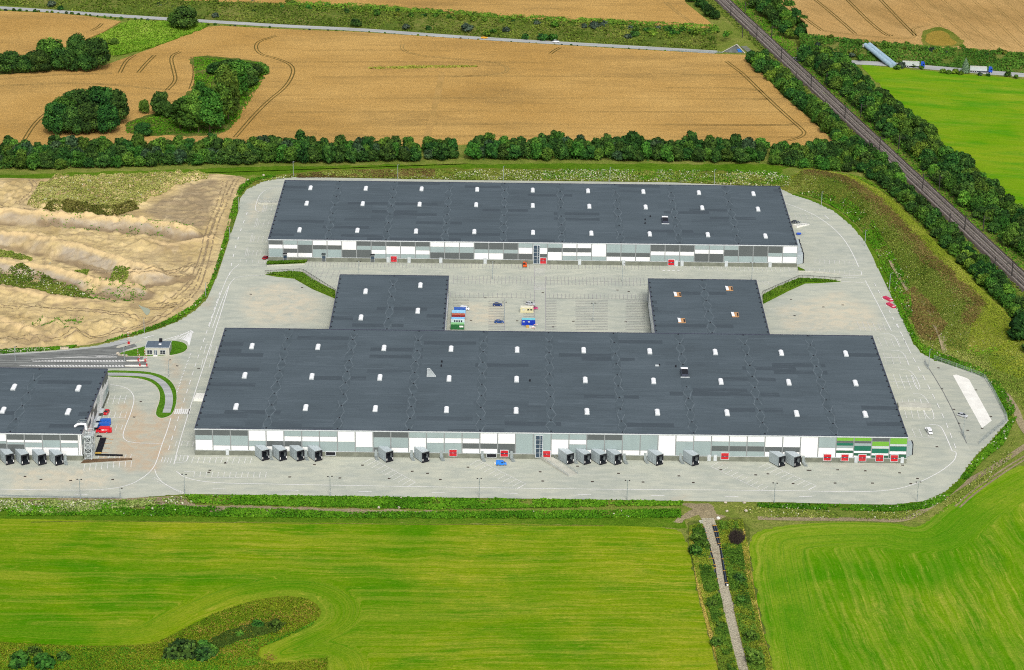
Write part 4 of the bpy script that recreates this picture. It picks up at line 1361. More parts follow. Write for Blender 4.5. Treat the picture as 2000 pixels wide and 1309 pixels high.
DOCK = None
def dock(parent, x, s=1.0, wall_y=0.0, flip=False, name='dock_tunnel'):
    """a clad loading tunnel standing out from the wall at a slant, open at its end"""
    global DOCK
    if DOCK is None:
        A, B, C, D = (0, 0), (3.7, -5.9), (6.6, -4.0), (4.2, -.16)
        H0, H1 = 5.0, 4.7
        def wall(mb, p, q, th):
            p, q = Vector((*p, 0)), Vector((*q, 0))
            n = Vector((-(q - p).y, (q - p).x, 0)).normalized() * th
            mb.prism([(p.x, p.y), (q.x, q.y), ((q + n).x, (q + n).y), ((p + n).x, (p + n).y)], .35, [4.6] * 4, bottom=True)
        side = MB(); wall(side, A, B, .14); wall(side, C, D, .14)
        for k in (.33, .66):                    # cladding joints
            p = (A[0] + (B[0] - A[0]) * k, A[1] + (B[1] - A[1]) * k)
            side.box(p[0] - .05, p[0] + .02, p[1] - .06, p[1] + .06, .35, 4.62)
        roof = MB().prism([A, B, C, D], [4.6] * 4, [4.95, 4.72, 4.72, 4.95], bottom=True)
        skirt = MB().prism([(.15, -.05), (3.75, -5.75), (6.5, -3.95), (4.15, -.1)], 0, .38)
        inn = MB()
        k = .5
        P0 = (A[0] + (B[0] - A[0]) * k + .2, A[1] + (B[1] - A[1]) * k); P1 = (D[0] + (C[0] - D[0]) * k - .2, D[1] + (C[1] - D[1]) * k)
        inn.prism([P0, P1, (P1[0] - .2, P1[1] + .3), (P0[0] - .2, P0[1] + .3)], .4, 4.6)
        inn.prism([(P0[0] + .1, P0[1]), (B[0] + .1, B[1] + .1), (C[0] - .1, C[1] + .05), (P1[0], P1[1])], .39, 1.15)
        fr = MB()
        b3, c3 = Vector((*B, 0)), Vector((*C, 0))
        d = (c3 - b3).normalized()
        o = Vector((d.y, -d.x, 0)) * .16
        def slab(u0, u1, z0, z1, mb=fr, oo=o):
            a, b = b3 + d * u0, b3 + d * u1
            mb.prism([(a.x, a.y), (b.x, b.y), (b.x + oo.x, b.y + oo.y), (a.x + oo.x, a.y + oo.y)], z0, z1, bottom=True)
        wd = (c3 - b3).length
        slab(-.1, .5, .2, 4.78); slab(wd - .5, wd + .1, .2, 4.78); slab(.5, wd - .5, 4.0, 4.78); slab(.5, wd - .5, .2, 1.0)
        bu = MB()
        o2 = o * 1.9
        slab(.1, .4, 1.0, 1.9, bu, o2); slab(wd - .4, wd - .1, 1.0, 1.9, bu, o2)
        edge = MB()
        slab(-.12, wd + .12, 4.66, 4.84, edge, o * 1.3)
        DOCK = dict(side_panel=side.mesh('side_panel', M['dock_side']), roof=roof.mesh('tunnel_roof', M['dock_top']), skirt=skirt.mesh('skirt', M['black']),
                    inner=inn.mesh('dock_opening', M['dark_in']), frame=fr.mesh('door_frame', M['black']), bumper=bu.mesh('bumper', M['white_paint']), lip=edge.mesh('front_lip', M['steel']))
    o = link(name, DOCK['side_panel'], parent)
    o.location = (x, wall_y - .13, 0)
    o.scale = (s, s, 1)
    for k, v in DOCK.items():
        if k != 'side_panel':
            link(v.name.split('.')[0], v, o)
    return o

def red_door(parent, x0, x1, y, z0=1.05, z1=3.75):
    fr = MB().box(x0 - .25, x1 + .25, y - .20, y, z0 - .2, z1 + .25).build('red_door_frame', M['trim'], parent)
    fr['label'] = 'red sectional loading door in a pale frame'
    h = (z1 - z0 - .36) / 4
    z = z0
    for k in range(5):
        if k == 2:
            MB().box(x0, x1, y - .23, y - .2, z, z + .36).build('window_strip', M['glass'], fr)
            MB().box((x0 + x1) / 2 - .2, (x0 + x1) / 2 + .2, y - .25, y - .232, z + .08, z + .28).build('pane', M['trim'], fr)
            z += .36
        else:
            MB().box(x0, x1, y - .24, y - .2, z + .02, z + h - .02).build('door_section', M['red'], fr)
            z += h

def man_door(parent, x, y, w=1.15, z=.0, h=2.4, mat='trim', canopy=False):
    fr = MB().box(x - w / 2 - .12, x + w / 2 + .12, y - .2, y, z, z + h + .12).build('door_frame', M['trim'], parent)
    MB().box(x - w / 2, x + w / 2, y - .23, y - .2, z + .03, z + h).build('door', M[mat], fr)
    if canopy:
        MB().box(x - w / 2, x + w / 2, y - .25, y - .232, z + h * .5, z + h * .88).build('door_window', M['glass'], fr)
        MB().box(x - 1.0, x + 1.0, y - 1.0, y - .2, z + h + .8, z + h + 1.1).build('canopy', M['black'], fr)

def stair_window(parent, x0, x1, y, z0, z1, rows):
    fr = MB().box(x0 - .2, x1 + .2, y - .22, y, z0 - .15, z1 + .2).build('stair_window', M['trim'], parent)
    w = x1 - x0
    for k in range(rows):
        a, b = z0 + (z1 - z0) * k / rows, z0 + (z1 - z0) * (k + 1) / rows
        MB().box(x0 + .04, x0 + w * .58, y - .26, y - .22, a + .09, b - .09).build('pane', M['glass'], fr)
        m = (a + b) / 2
        MB().box(x0 + w * .66, x1 - .04, y - .26, y - .22, a + .09, m - .04).build('pane', M['glass'], fr)
        MB().box(x0 + w * .66, x1 - .04, y - .26, y - .22, m + .04, b - .09).build('pane', M['glass'], fr)

def dock_stair(parent, x, y):
    mb = MB()
    mb.box(x - .55, x + .55, y - 1.4, y - .13, 1.1, 1.22)
    for k in range(6):
        mb.box(x + .15 * k - .5, x + .15 * k + .6, y - 1.4 - .34 * (k + 1), y - 1.4 - .34 * k, 1.02 - .18 * k, 1.1 - .18 * k)
    for sx in (-.55, .6):
        mb.bar((x + sx, y - 1.4, 2.1), (x + sx + .9, y - 3.5, 1.0), .07)
        mb.bar((x + sx, y - 1.4, 1.2), (x + sx, y - 1.4, 2.1), .07); mb.bar((x + sx, y - .2, 2.1), (x + sx, y - 1.4, 2.1), .07)
        mb.bar((x + sx + .9, y - 3.5, 0), (x + sx + .9, y - 3.5, 1.0), .07)
        mb.bar((x + sx, y - 1.4, 1.1), (x + sx + .9, y - 3.5, .1), .1, .22)
    mb.box(x - .5, x + .5, y - .28, y - .13, 1.2, 3.4)
    o = mb.build('dock_stair', M['steel'], parent)

def roof_tower(t, x, y, z, name='roof_light_tower'):
    o = MB().box(x - 1.5, x + 1.5, y - 3.6, y + 3.6, z, z + 1.5).build(name, M['edge'], t)
    MB().box(x - 1.3, x + 1.3, y - 3.3, y + 2.0, z + 1.5, z + 1.62).build('grille', M['black'], o)
    MB().box(x - 1.5, x + 1.5, y + 2.1, y + 3.7, z + 1.5, z + 1.75).build('hood', M['skylight'], o)
    MB().box(x - 1.9, x + 1.9, y - 4.0, y - 3.7, z, z + .35).build('kerb_rail', M['trim'], o)

# ---------------- front hall
H1, D1 = 11.81, 112.08
T1 = hall('front_warehouse', 'long front warehouse with green panels at its right corner and slanted loading tunnels', 0, 0, 288, D1, H1)
SPEC1 = ['1 d.27 g.50 w1', '2 d.27 g.77 w1', '1 w.52 g.79 w1', '1 w.52 d.78 w1', '1 g.27 w.52 d.78 w1', '1 g.27 w.52 g.79 w1', '1 g.27 w.52 g1', '1 w.52 g1', '1 w.77 g1', '1 d.27 g.78 d1', '1 d.27 g.78 w1', '1 g.27 w1',
         '2 g.27 w.52 g1', '1 g.27 w.52 d.78 w1', '1 w.52 d.78 w1', '1 w.52 d1', '1 g1', '1 g1', '1 g.27 w1', '1 g.27 w.51 g1', '2 d.27 g.77 w1', '2 g.77 w1', '1 w1', '1 w.30 g1', '1 w.28 g1', '3 w.28 g.50 d.75 g1', '2 w.52 d.76 w1',
         '1 w1', '1 g.52 w1', '1 G.17 d.27 D.41 g.53 w.65 O.78 w1', '1 G.17 d.28 g.41 D.66 w.77 O.90 w1', '1 d.18 G.41 l.54 D.77 w.88 O1', '1 G.30 l.41 D.66 w.81 O1']
cladding(T1, SPEC1, (0, -.0), 'x', 2.35, H1 - .62)
cladding(T1, ['%d g.27 w.6 g1' % 15], (288 + .0, 0), 'y', 2.35, H1 - .62)
cladding(T1, ['%d d.27 g.6 w1' % 15], (0, 0), 'y-', 2.35, H1 - .62)
valleys(T1, [28.8 * k for k in range(1, 10)], D1, H1)
Z1 = H1 - .22
for r_, row in enumerate((((492, 675), (621, 676.5), (750, 678.5), (881, 680), (1010, 682), (1140, 683), (1269, 685), (1397, 686.5), (1526, 688), (1652, 689.5)),
            ((478, 732), (609, 734), (742, 736), (877, 738), (1009, 739.5), (1143, 741), (1276.5, 743), (1408, 744), (1540.5, 745.5), (1671, 747)),
            ((461, 793), (597, 795), (733, 797), (872, 799), (1008, 800.5), (1146.5, 802.5), (1284, 804), (1420, 805), (1556, 806.5), (1690, 808)))):
    for q in row:
        skylight(T1, *q, Z1)
def fx(px, py=888):                              # distance along the front wall from its left corner
    lo, hi = 0.0, 288.0
    for _ in range(40):
        m = (lo + hi) / 2
        d = np.array((m, 0, 0)) - CAM
        if 1000 + FPX * (d @ _r) / (d @ _f) < px: lo = m
        else: hi = m
    return lo
for a in (497, 531, 565, 600, 738, 808, 1089, 1122.5, 1153, 1182, 1263, 1332.5, 1500.5, 1530.5):
    dock(T1, fx(a) + .2, .93)
for a, b in ((877.6, 892), (977.6, 992), (1060.5, 1074.5), (1408, 1422.5), (1608, 1622), (1642.5, 1656), (1676.5, 1690), (1710, 1724), (1739, 1752.5)):
    red_door(T1, fx(a), fx(b), -.16)
stair_window(T1, fx(1046), fx(1059), -.08, .9, H1 - 1.3, 5)
for a, b in ((637, 655), (951, 969)):
    fr = MB().box(fx(a) - .2, fx(b) + .2, -.3, -.1, .55, 2.25).build('dock_hatch_frame', M['trim'], T1)
    MB().box(fx(a), fx(b), -.34, -.3, .75, 2.1).build('dock_hatch', M['black'], fr)
for a in (734.5, 804, 862, 942, 999, 1260, 1329):
    dock_stair(T1, fx(a), 0)
for a in (529, 598, 1121.5, 1219, 1568):
    dock_stair(T1, fx(a), -1.0)
for a in (444.5, 1384.5, 1396.5, 1671.5, 1761.5):
    man_door(T1, fx(a), -.12, 1.1, .2, 2.6)
# equipment on its roof
def on_roof(t, px, py, z):
    x, y, _ = at(px, py, z)
    return x - t.location.x, y - t.location.y
x, y = on_roof(T1, 1337, 731, Z1); roof_tower(T1, x, y, Z1)
x, y = on_roof(T1, 838, 731, Z1)
mb = MB().prism([(x - .9, y - 2.8), (x + 3.0, y - 2.8), (x + .3, y + 2.8), (x - .9, y + 2.8)], Z1, [Z1 + .4, Z1 + .5, Z1 + 1.6, Z1 + 1.6])
ov = mb.build('roof_ventilator', M['trim'], T1)
mb = MB()
for k in range(8):
    u = k / 8
    mb.bar((x - .8, y - 2.6 + u * 5, Z1 + .5 + 1.2 * u), (x + 2.7 - u * 2.4, y - 2.6 + u * 5, Z1 + .56 + 1.14 * u), .22, .12)
mb.build('louvre', M['steel'], ov)
for px, py in ((863, 708), (862, 716), (1288, 715), (1320, 717), (1035, 845 - 100)):
    x, y = on_roof(T1, px, py, Z1)
    MB().tube((x, y, Z1), (x, y, Z1 + .9), .35, .3, 10).build('roof_vent', M['black'], T1)
x, y = on_roof(T1, 1287, 715, Z1); MB().box(x - 1.6, x + .1, y - .4, y + .4, Z1, Z1 + .5).build('roof_unit', M['trim'], T1)
# end canopy on the right gable
for y0 in (5.0,):
    MB().prism([(288.1, y0), (291.6, y0 + 3.2), (291.6, y0 + 7), (288.1, y0 + 5.6)], .2, 4.9).build('gable_dock', M['dock_side'], T1)
    MB().prism([(291.5, y0 + 3.1), (291.95, y0 + 3.4), (291.95, y0 + 7.2), (291.5, y0 + 7)], .1, 5.0).build('gable_dock_frame', M['black'], T1)

# ---------------- far hall
UX, UY, D2, H2 = 7.82, 233.25, 93.66, 11.52
T2 = hall('far_warehouse', 'far warehouse with a grey and white chequered front below the tree belt', UX, UY, 259.2, D2, H2)
SPEC2 = ['1 d.26 w.50 g1', '1 g.26 w.50 d.75 w1', '1 g.26 d.75 w1', '2 w.27 d.52 g1', '1 w.53 d1', '1 d.27 g.52 d1', '1 d.27 g.51 w.76 g1', '2 d.28 w.76 g1', '1 d.27 g.51 w.76 g1', '3 w.28 g.63 d1', '2 d.40 g.63 w1', '1 d.40 g.63 d1', '1 g.27 w.64 d1', '1 g.27 w.64 d1',
         '1 g.26 d.51 w1', '2 w.26 d.51 w.74 g1', '1 w.76 g1', '3 g.51 d.75 w1', '3 d.40 w.64 g1', '2 g.26 w.51 d1', '1 g.26 d.63 g1', '2 d.63 g1', '1 d.41 g.63 w1', '1 w.41 g.63 w1']
cladding(T2, SPEC2, (0, 0), 'x', 2.35, H2 - .62)
cladding(T2, ['%d g.27 w.6 g1' % 13], (259.2, 0), 'y', 2.35, H2 - .62)
cladding(T2, ['%d d.27 g.6 w1' % 13], (0, 0), 'y-', 2.35, H2 - .62)
valleys(T2, [28.8 * k for k in range(1, 9)], D2, H2)
Z2 = H2 - .22
for row in (((606.5, 366), (714.5, 367), (823.5, 368), (932, 369), (1040.5, 370.5), (1148.5, 372), (1256.5, 373.5), (1365, 375.5), (1471.5, 377.5)),
            ((599, 396), (708.5, 397), (819.5, 398), (930, 399), (1040.5, 400.5), (1151, 402), (1261, 403.5), (1371.5, 405), (1480.5, 407.5)),
            ((585, 448), (698, 449), (812.5, 450.5), (926.5, 451.5), (1041, 453), (1155, 454.5), (1269, 456), (1382.5, 457.5), (1495, 460))):
    for q in row:
        skylight(T2, *q, Z2)
def ux(px):
    return at(px, 500, 3.0)[0] * 0 + _ux(px)
def _ux(px):
    lo, hi = -20.0, 300.0
    for _ in range(40):
        m = (lo + hi) / 2
        d = np.array((m, UY, 1.5)) - CAM
        if 1000 + FPX * (d @ _r) / (d @ _f) < px: lo = m
        else: hi = m
    return lo - UX
for a, b in ((763.5, 775), (1055, 1066.5), (1305, 1316.5)):
    red_door(T2, ux(a), ux(b), -.16, .5, 3.4)
stair_window(T2, ux(1042), ux(1053.5), -.08, .5, H2 - 1.6, 5)
for a in (557, 632.5, 728):
    man_door(T2, ux(a), -.12, 1.7, .2, 3.2, 'dark_panel', True)
for a in (758, 799, 861, 947.5, 1132, 1218, 1321, 1332, 1418.5, 1504):
    man_door(T2, ux(a), -.12, 1.3, .1, 2.7)
x, y = on_roof(T2, 1299, 433, Z2); roof_tower(T2, x, y, Z2)
for px, py in ((1260, 430), (1260, 437), (1270, 424)):
    x, y = on_roof(T2, px, py, Z2)
    MB().tube((x, y, Z2), (x, y, Z2 + .8), .35, .3, 10).build('roof_vent', M['black'], T2)
for k in range(4):
    y0 = 3.0 + k * 6.3
    MB().prism([(259.3, y0), (262.9, y0 + 2.8), (262.9, y0 + 6.4), (259.3, y0 + 4.8)], .2, 4.9).build('gable_dock', M['dock_top'], T2)
    MB().prism([(262.8, y0 + 2.7), (263.3, y0 + 2.9), (263.3, y0 + 6.6), (262.8, y0 + 6.4)], .1, 5.0).build('gable_dock_frame', M['black'], T2)

# ---------------- the two annexes behind the front hall
def annex(name, label, l, r_, zz):
    a, b = at(*l, zz), at(*r_, zz)
    y1 = (a[1] + b[1]) / 2
    y0 = D1 + .2
    t = hall(name, label, a[0], y0, b[0] - a[0], y1 - y0, zz)
    return t, b[0] - a[0], y1 - y0
HW = 11.6
T3, w3, d3 = annex('left_annexe', 'left annexe with four white rooflights behind the front hall', (664, 536), (876.5, 538.5), HW)
T4, w4, d4 = annex('right_annexe', 'right annexe with four plywood lined roof openings', (1265.5, 543.5), (1477, 547), HW)
T3['category'] = T4['category'] = 'building'
for q in ((714, 568), (821, 556), (705, 619), (816, 606)):
    skylight(T3, *q, HW - .22)
valleys(T3, [w3 / 2], d3, HW); valleys(T4, [w4 / 2], d4, HW)
for px, py in ((1323, 576), (1424, 564.5), (1331, 627), (1435.5, 615.5)):
    x, y = on_roof(T4, px, py, HW - .22)
    z = HW - .22
    o = MB().box(x - 1.5, x + 1.7, y - 2.7, y + 2.7, z, z + .3).build('roof_opening', M['plywood'], T4)
    MB().prism([(x - 1.5, y - 2.3), (x - .2, y - 2.3), (x - .4, y + 2.5), (x - 1.7, y + 2.9)], z + .3, z + .45).build('sheet', M['skylight'], o)
    for k in range(2):
        for j in range(3):
            MB().box(x + .1 + .8 * k, x + .75 + .8 * k, y - 2.4 + 1.5 * j, y - 1.3 + 1.5 * j, z + .3, z + .38).build('opening_cell', M['dark_in'] if k else M['plywood'], o)
nc = int(d3 / 7.2)
cladding(T3, ['1 w.5 l1', '2 w1', '1 l.4 w1', '1 w.7 l1', '3 w1'][:], (w3, 0), 'y', 2.35, HW - .62)
cladding(T4, ['1 w.5 l1', '2 w1', '1 l.4 w1', '1 w.7 l1', '3 w1'], (0, 0), 'y-', 2.35, HW - .62)
for k in range(2):
    y0 = 2.0 + k * 8.0
    MB().prism([(w4 + .1, y0), (w4 + 3.8, y0 + 2.6), (w4 + 3.8, y0 + 6.4), (w4 + .1, y0 + 5.2)], .2, 4.9).build('gable_dock', M['dock_top'], T4)
    MB().prism([(w4 + 3.7, y0 + 2.5), (w4 + 4.15, y0 + 2.7), (w4 + 4.15, y0 + 6.6), (w4 + 3.7, y0 + 6.4)], .1, 5.0).build('gable_dock_frame', M['black'], T4)

# ---------------- left hall, cut by the picture's edge
H5, X5, Y5, D5 = 11.89, -44.6, -6.92, 68.98
NC5 = 9
W5 = NC5 * 7.2 + 1.4
T5 = hall('left_warehouse', 'warehouse at the left edge with a steel escape stair on its corner', X5 - W5, Y5, W5, D5, H5)
cladding(T5, ['1 w.5 d1', '1 d.35 w.6 g1', '1 w.35 g.45 d.75 w1', '1 w.35 g.47 d.75 w1', '1 w.35 g.47 d.78 w1', '1 d.27 w.40 g.50 d1', '1 d.27 w.40 g.63 w1', '1 d.27 g.63 w1', '1 d.27 w.40 g.62 w1'], (0, 0), 'x', 2.35, H5 - .62)
for k in range(2):
    o = link('panel', PMESH['w'], T5); o.location = (NC5 * 7.2 + .1 + k * .62, 0, 2.4); o.scale = (.5, .07, H5 - .62 - 2.5)
cladding(T5, ['1 w.3 g.55 w1', '1 l.4 w1', '1 w.25 d.5 w1', '1 d.3 w.6 l1', '1 w.25 d.72 w1', '1 l.5 w1', '1 w1', '1 d.28 w.65 l1', '1 d.4 w.7 g1'], (W5, 1.0), 'y', 2.35, H5 - .62, pw=7.5)
valleys(T5, [W5 - 28.8, W5 - 57.6], D5, H5)
for q in ((27, 755), (153, 757), (133, 803), (6, 800)):
    skylight(T5, *q, H5 - .22)
lx = lambda px: at(px, 893, 0)[0] - (X5 - W5)
def wx(px, py, Y):
    d = _f + _r * ((px - 1000) / FPX) - _u * ((py - 654.5) / FPX)
    return float((CAM + d * ((Y - CAM[1]) / d[1]))[0])
for a in (-32, 1, 31, 64, 97):
    dock(T5, wx(a, 890, Y5) - (X5 - W5) - .2, .95)
dock_stair(T5, wx(129, 890, Y5) - (X5 - W5), -1.6)
# doors, canopies on the gable
mb = MB()
for k, y0 in enumerate((17, 26, 33, 41)):
    MB().box(W5 + .1, W5 + .25, y0, y0 + 1.4, 0, 2.5).build('door', M['dark_panel'], T5)
    MB().box(W5 + .1, W5 + 1.6, y0 + 1.8, y0 + 6.2, 2.5, 2.75).build('canopy', M['trim'], T5)
# escape stair tower of open steelwork
es = MB()
X0, X1_, Y0, Y1_ = W5 + .9, W5 + 3.6, .4, 8.6
for x in (X0, X1_):
    for y in (Y0, (Y0 + Y1_) / 2, Y1_):
        es.bar((x, y, 0), (x, y, 10.8), .2)
for z in (.6, 2.9, 5.4, 7.9, 10.4):
    for y in (Y0, (Y0 + Y1_) / 2, Y1_): es.bar((X0, y, z), (X1_, y, z), .16)
    for x in (X0, X1_): es.bar((x, Y0, z), (x, Y1_, z), .16)
for k in range(4):
    z = .6 + 2.45 * k
    es.bar((X0, Y0, z), (X1_, Y0, z + 2.4), .12); es.bar((X1_, Y0, z), (X0, Y0, z + 2.4), .12)
    es.bar((X1_, Y0, z), (X1_, 4.5, z + 2.4), .12); es.bar((X1_, 4.5, z), (X1_, Y0, z + 2.4), .12)
st = es.build('escape_stair', M['light_steel'], T5)
mb = MB()
for k in range(4):
    z = .2 + 2.5 * k
    mb.box(X0, X1_, Y0 if k % 2 else Y1_ - 1.8, Y0 + 1.8 if k % 2 else Y1_, z + 2.2, z + 2.3)
    for j in range(8):
        u = j / 8
        y = (Y1_ - 1.8 - u * 4.6) if k % 2 else (Y0 + 1.8 + u * 4.6)
        mb.box(X0 + .2, X1_ - .2, y - .3, y + .3, z + u * 2.2, z + u * 2.2 + .06)
mb.build('flight', M['light_steel'], st)
mb = MB()
for z in (3.9, 6.4, 8.9, 11.4):
    for x in (X0, X1_): mb.bar((x, Y0, z), (x, Y1_, z), .08); mb.bar((x, Y0, z - .5), (x, Y1_, z - .5), .06)
mb.build('handrail', M['steel'], st)
mb = MB()
P_ = [(W5 - 3.6, 6.5, H5 + .3), (W5 - 2.4, 6.5, H5 + 1.2), (W5 - 1.0, 6.5, H5 + 1.4), (W5 + .6, 6.5, H5 + 1.3), (W5 + .8, 6.5, H5 - 1.0)]
for a, b in zip(P_[:-1], P_[1:]): mb.tube(a, b, .5, .5, 10)
for q in P_: mb.tube((q[0] - .3, q[1], q[2]), (q[0] + .3, q[1], q[2]), .5, .5, 10)
mb.build('roof_duct', M['skylight'], T5)
mb = MB()
for y in (9, 11): 
    for a, b in zip(P_[:-1], P_[1:]): mb.bar((a[0], y, a[2]), (b[0], y, b[2]), .1)
mb.build('roof_ladder', M['steel'], T5)

# ---------------- gatehouse
gx, gy, _ = at(284, 694.5)
gx1 = at(331, 694.5)[0]
GW, GD, GH = gx1 - gx, 8.0, 3.5
T6 = thing('gatehouse', 'small pale gatehouse with a flat dark roof on an oval lawn', 'gatehouse', (gx, gy, .2))
MB().box(0, GW, 0, GD, 0, GH).build('wall', simple('gatehouse_render', (.45, .455, .39), .8, .2, .08), T6)
MB().box(-.15, GW + .15, -.15, GD + .15, GH, GH + .12).build('roof_edge', M['trim'], T6)
rf = MB().box(.12, GW - .12, .12, GD - .12, GH + .12, GH + .2).build('roof', simple('gatehouse_felt', (.10, .135, .17), .8, .2, .12), T6)
MB().box(5.6, 6.8, 3.3, 4.1, GH + .2, GH + .5).build('roof_hatch', M['skylight'], rf)
MB().box(5.4, 6.7, 6.6, 7.8, GH + .2, GH + 1.6).build('chimney_cowl', M['black'], rf)
for x0 in (.9, 6.7):
    fr = MB().box(x0 - .1, x0 + 2.35, -.07, 0, .55, 2.5).build('window', M['trim'], T6)
    for i in range(2):
        for j in range(2):
            MB().box(x0 + 1.14 * i, x0 + 1.14 * i + 1.02, -.10, -.07, .65 + .9 * j, .65 + .9 * j + .8).build('pane', M['car_glass'], fr)
fr = MB().box(3.9, 5.3, -.07, 0, 0, 2.5).build('door', M['trim'], T6)
MB().box(4.05, 4.5, -.1, -.07, .2, 2.35).build('pane', M['glass'], fr); MB().box(4.7, 5.15, -.1, -.07, .2, 2.35).build('pane', M['glass'], fr)
MB().box(GW, GW + .08, 1.2, 2.8, 0, 2.4).build('side_door', M['dark_panel'], T6)
MB().box(3.5, 5.5, -1.7, -.15, 0, .08).build('doorstep', M['white_concrete'], T6)

# ------------------------------------------------------------------ vehicles and site things
PAINT = {}
def paint(n, c, rough=.35):
    if n not in PAINT:
        PAINT[n] = simple(n, c, rough, .5, .04)
    return PAINT[n]

def lofted(secs, n):
    """hull through cross sections given along x: (x, half width at the sill, half width at the top, z0, z1)"""
    V, F = [], []
    for x, w0, w1, z0, z1 in secs:
        V += [(x, -w0, z0), (x, -w0 * 1.02, z0 + (z1 - z0) * .55), (x, -w1, z1), (x, w1, z1), (x, w0 * 1.02, z0 + (z1 - z0) * .55), (x, w0, z0)]
    m = 6
    for i in range(len(secs) - 1):
        for k in range(m):
            F.append((i * m + k, i * m + (k + 1) % m, (i + 1) * m + (k + 1) % m, (i + 1) * m + k))
    F.append(tuple(range(m - 1, -1, -1)))
    F.append(tuple(range((len(secs) - 1) * m, len(secs) * m)))
    return MB().add(V, F)

WHEEL = {}
def wheels(t, xs, w, r=.33):
    if r not in WHEEL:
        WHEEL[r] = (MB().tube((0, -.11, 0), (0, .11, 0), r, r, 12).mesh('wheel', M['tyre']), MB().tube((0, -.125, 0), (0, .125, 0), r * .6, r * .6, 8).mesh('rim', M['rim']))
    for x in xs:
        for s in (-1, 1):
            o = link('wheel', WHEEL[r][0], t)
            o.location = (x, s * w, r)
            link('rim', WHEEL[r][1], o)

def car(label, px, py, heading, color, kind='hatch', name='parked_car', cat='car'):
    x, y, _ = at(px, py)
    t = thing(name, label, cat, (x, y, .09), math.radians(heading))
    pm = paint(*color)
    if kind == 'van':
        lofted([(-2.9, .92, .88, .45, 2.35), (-2.6, .98, .92, .35, 2.5), (.9, .98, .92, .32, 2.5), (1.5, .98, .88, .32, 2.2), (2.1, .97, .86, .32, 1.35), (2.75, .92, .8, .35, 1.1), (2.85, .85, .78, .45, .8)], 7).build('body', pm, t)
        lofted([(1.42, .80, .74, 1.45, 2.12), (2.16, .78, .74, 1.36, 1.38)], 2).build('windscreen', M['car_glass'], t).scale = (1.02, 1.0, 1.01)
        for s in (-1, 1):
            MB().box(.75, 1.6, s * .965 - .03, s * .965 + .03, 1.38, 2.0).build('side_window', M['car_glass'], t)
        MB().box(-2.62, -2.6 + .02, -.75, .75, 1.4, 2.0).build('rear_window', M['car_glass'], t)
        wheels(t, (-1.75, 1.8), .9, .36)
        for s in (-1, 1):
            MB().box(2.6, 2.8, s * .68 - .16, s * .68 + .16, .8, 1.0).build('headlight', M['skylight'], t)
    elif kind == 'smallvan':
        lofted([(-2.1, .82, .78, .4, 1.7), (-1.95, .88, .82, .32, 1.82), (.5, .88, .82, .3, 1.82), (1.0, .88, .72, .3, 1.5), (1.35, .87, .76, .3, 1.05), (2.05, .82, .7, .32, .85), (2.15, .76, .66, .4, .65)], 7).build('body', pm, t)
        lofted([(.55, .78, .72, 1.15, 1.75), (1.36, .74, .7, 1.06, 1.08)], 2).build('windscreen', M['car_glass'], t).scale = (1.03, 1, 1.02)
        for s in (-1, 1):
            MB().box(-.1, .85, s * .865 - .03, s * .865 + .03, 1.12, 1.55).build('side_window', M['car_glass'], t)
        wheels(t, (-1.3, 1.35), .8)
    else:
        est = kind == 'estate'
        r_ = -2.2
        lofted([(r_, .78, .74, .4, .82), (r_ + .15, .86, .80, .28, .95), (-1.2, .88, .84, .24, .98), (.9, .88, .84, .24, .95), (1.9, .86, .76, .26, .82), (2.15, .78, .66, .34, .62)], 6).build('body', pm, t)
        back = -2.0 if est else -1.75
        lofted([(back, .76, .60, .94, 1.12), (back + .45, .77, .62, .95, 1.42), (.1, .78, .63, .95, 1.45), (1.05, .77, .66, .94, .97)], 4).build('window', M['car_glass'], t)
        lofted([(back + .40, .62, .58, 1.40, 1.45), (-.6, .66, .6, 1.42, 1.50), (.12, .64, .6, 1.42, 1.47)], 3).build('roof', pm, t)
        for s in (-1, 1):
            MB().bar((.08, s * .64, 1.45), (1.0, s * .80, .96), .07).build('pillar', pm, t)
            MB().bar((-.75, s * .65, 1.46), (-.8, s * .79, .96), .09).build('pillar', pm, t)
            MB().box(1.95, 2.12, s * .58 - .14, s * .58 + .14, .58, .74).build('headlight', M['skylight'], t)
        wheels(t, (-1.35, 1.35), .80)
    return t

RED, BLUE, NAVY, WHITE_, SILVER = ('red_paint', (.62, .012, .025)), ('blue_paint', (.015, .11, .48)), ('navy_paint', (.012, .035, .15)), ('white_van_paint', (.78, .79, .80)), ('silver_paint', (.46, .48, .50))
car('red hatchback parked beside the left hall gable', 208, 808, -98, RED)
v = car('royal blue van behind, farthest from the escape stair', 203, 830, 186, BLUE, 'van', 'parked_van', 'van')
v = car('blue van squeezed between the red van and another blue van', 201, 836.5, 184, BLUE, 'van', 'parked_van', 'van')
v = car('red van with white lettering parked by the escape stair', 201, 845, 182, RED, 'van', 'parked_van', 'van')
mb = MB()                                              # the white lettering on the van's side
for x0, x1, z0, z1 in ((-.05, .12, 1.15, 1.75), (.12, .4, 1.55, 1.75), (.12, .4, 1.15, 1.33), (.36, .5, 1.3, 1.6), (-.62, -.46, 1.15, 1.75), (-.46, -.2, 1.38, 1.55), (-.3, -.16, 1.5, 1.75), (-.3, -.16, 1.15, 1.4)):
    mb.box(x0 - .1, x1 - .1, .985, 1.0, z0, z1)
for k in range(7):
    mb.box(-2.0 + k * .17, -1.88 + k * .17, .975, 1.0, 1.5, 1.64); mb.box(-1.9 + k * .15, -1.8 + k * .15, .975, 1.0, 1.2, 1.3)
mb.build('lettering', M['white_paint'], v)
MB().box(-3.7, -2.95, -.8, .8, .3, 1.9).build('open_rear_doors', PAINT['red_paint'], v)
car('bright blue small van by the front docks with a white box behind it', 979, 908.5, 2, ('bright_blue_paint', (.02, .20, .68)), 'smallvan', 'parked_van', 'van')
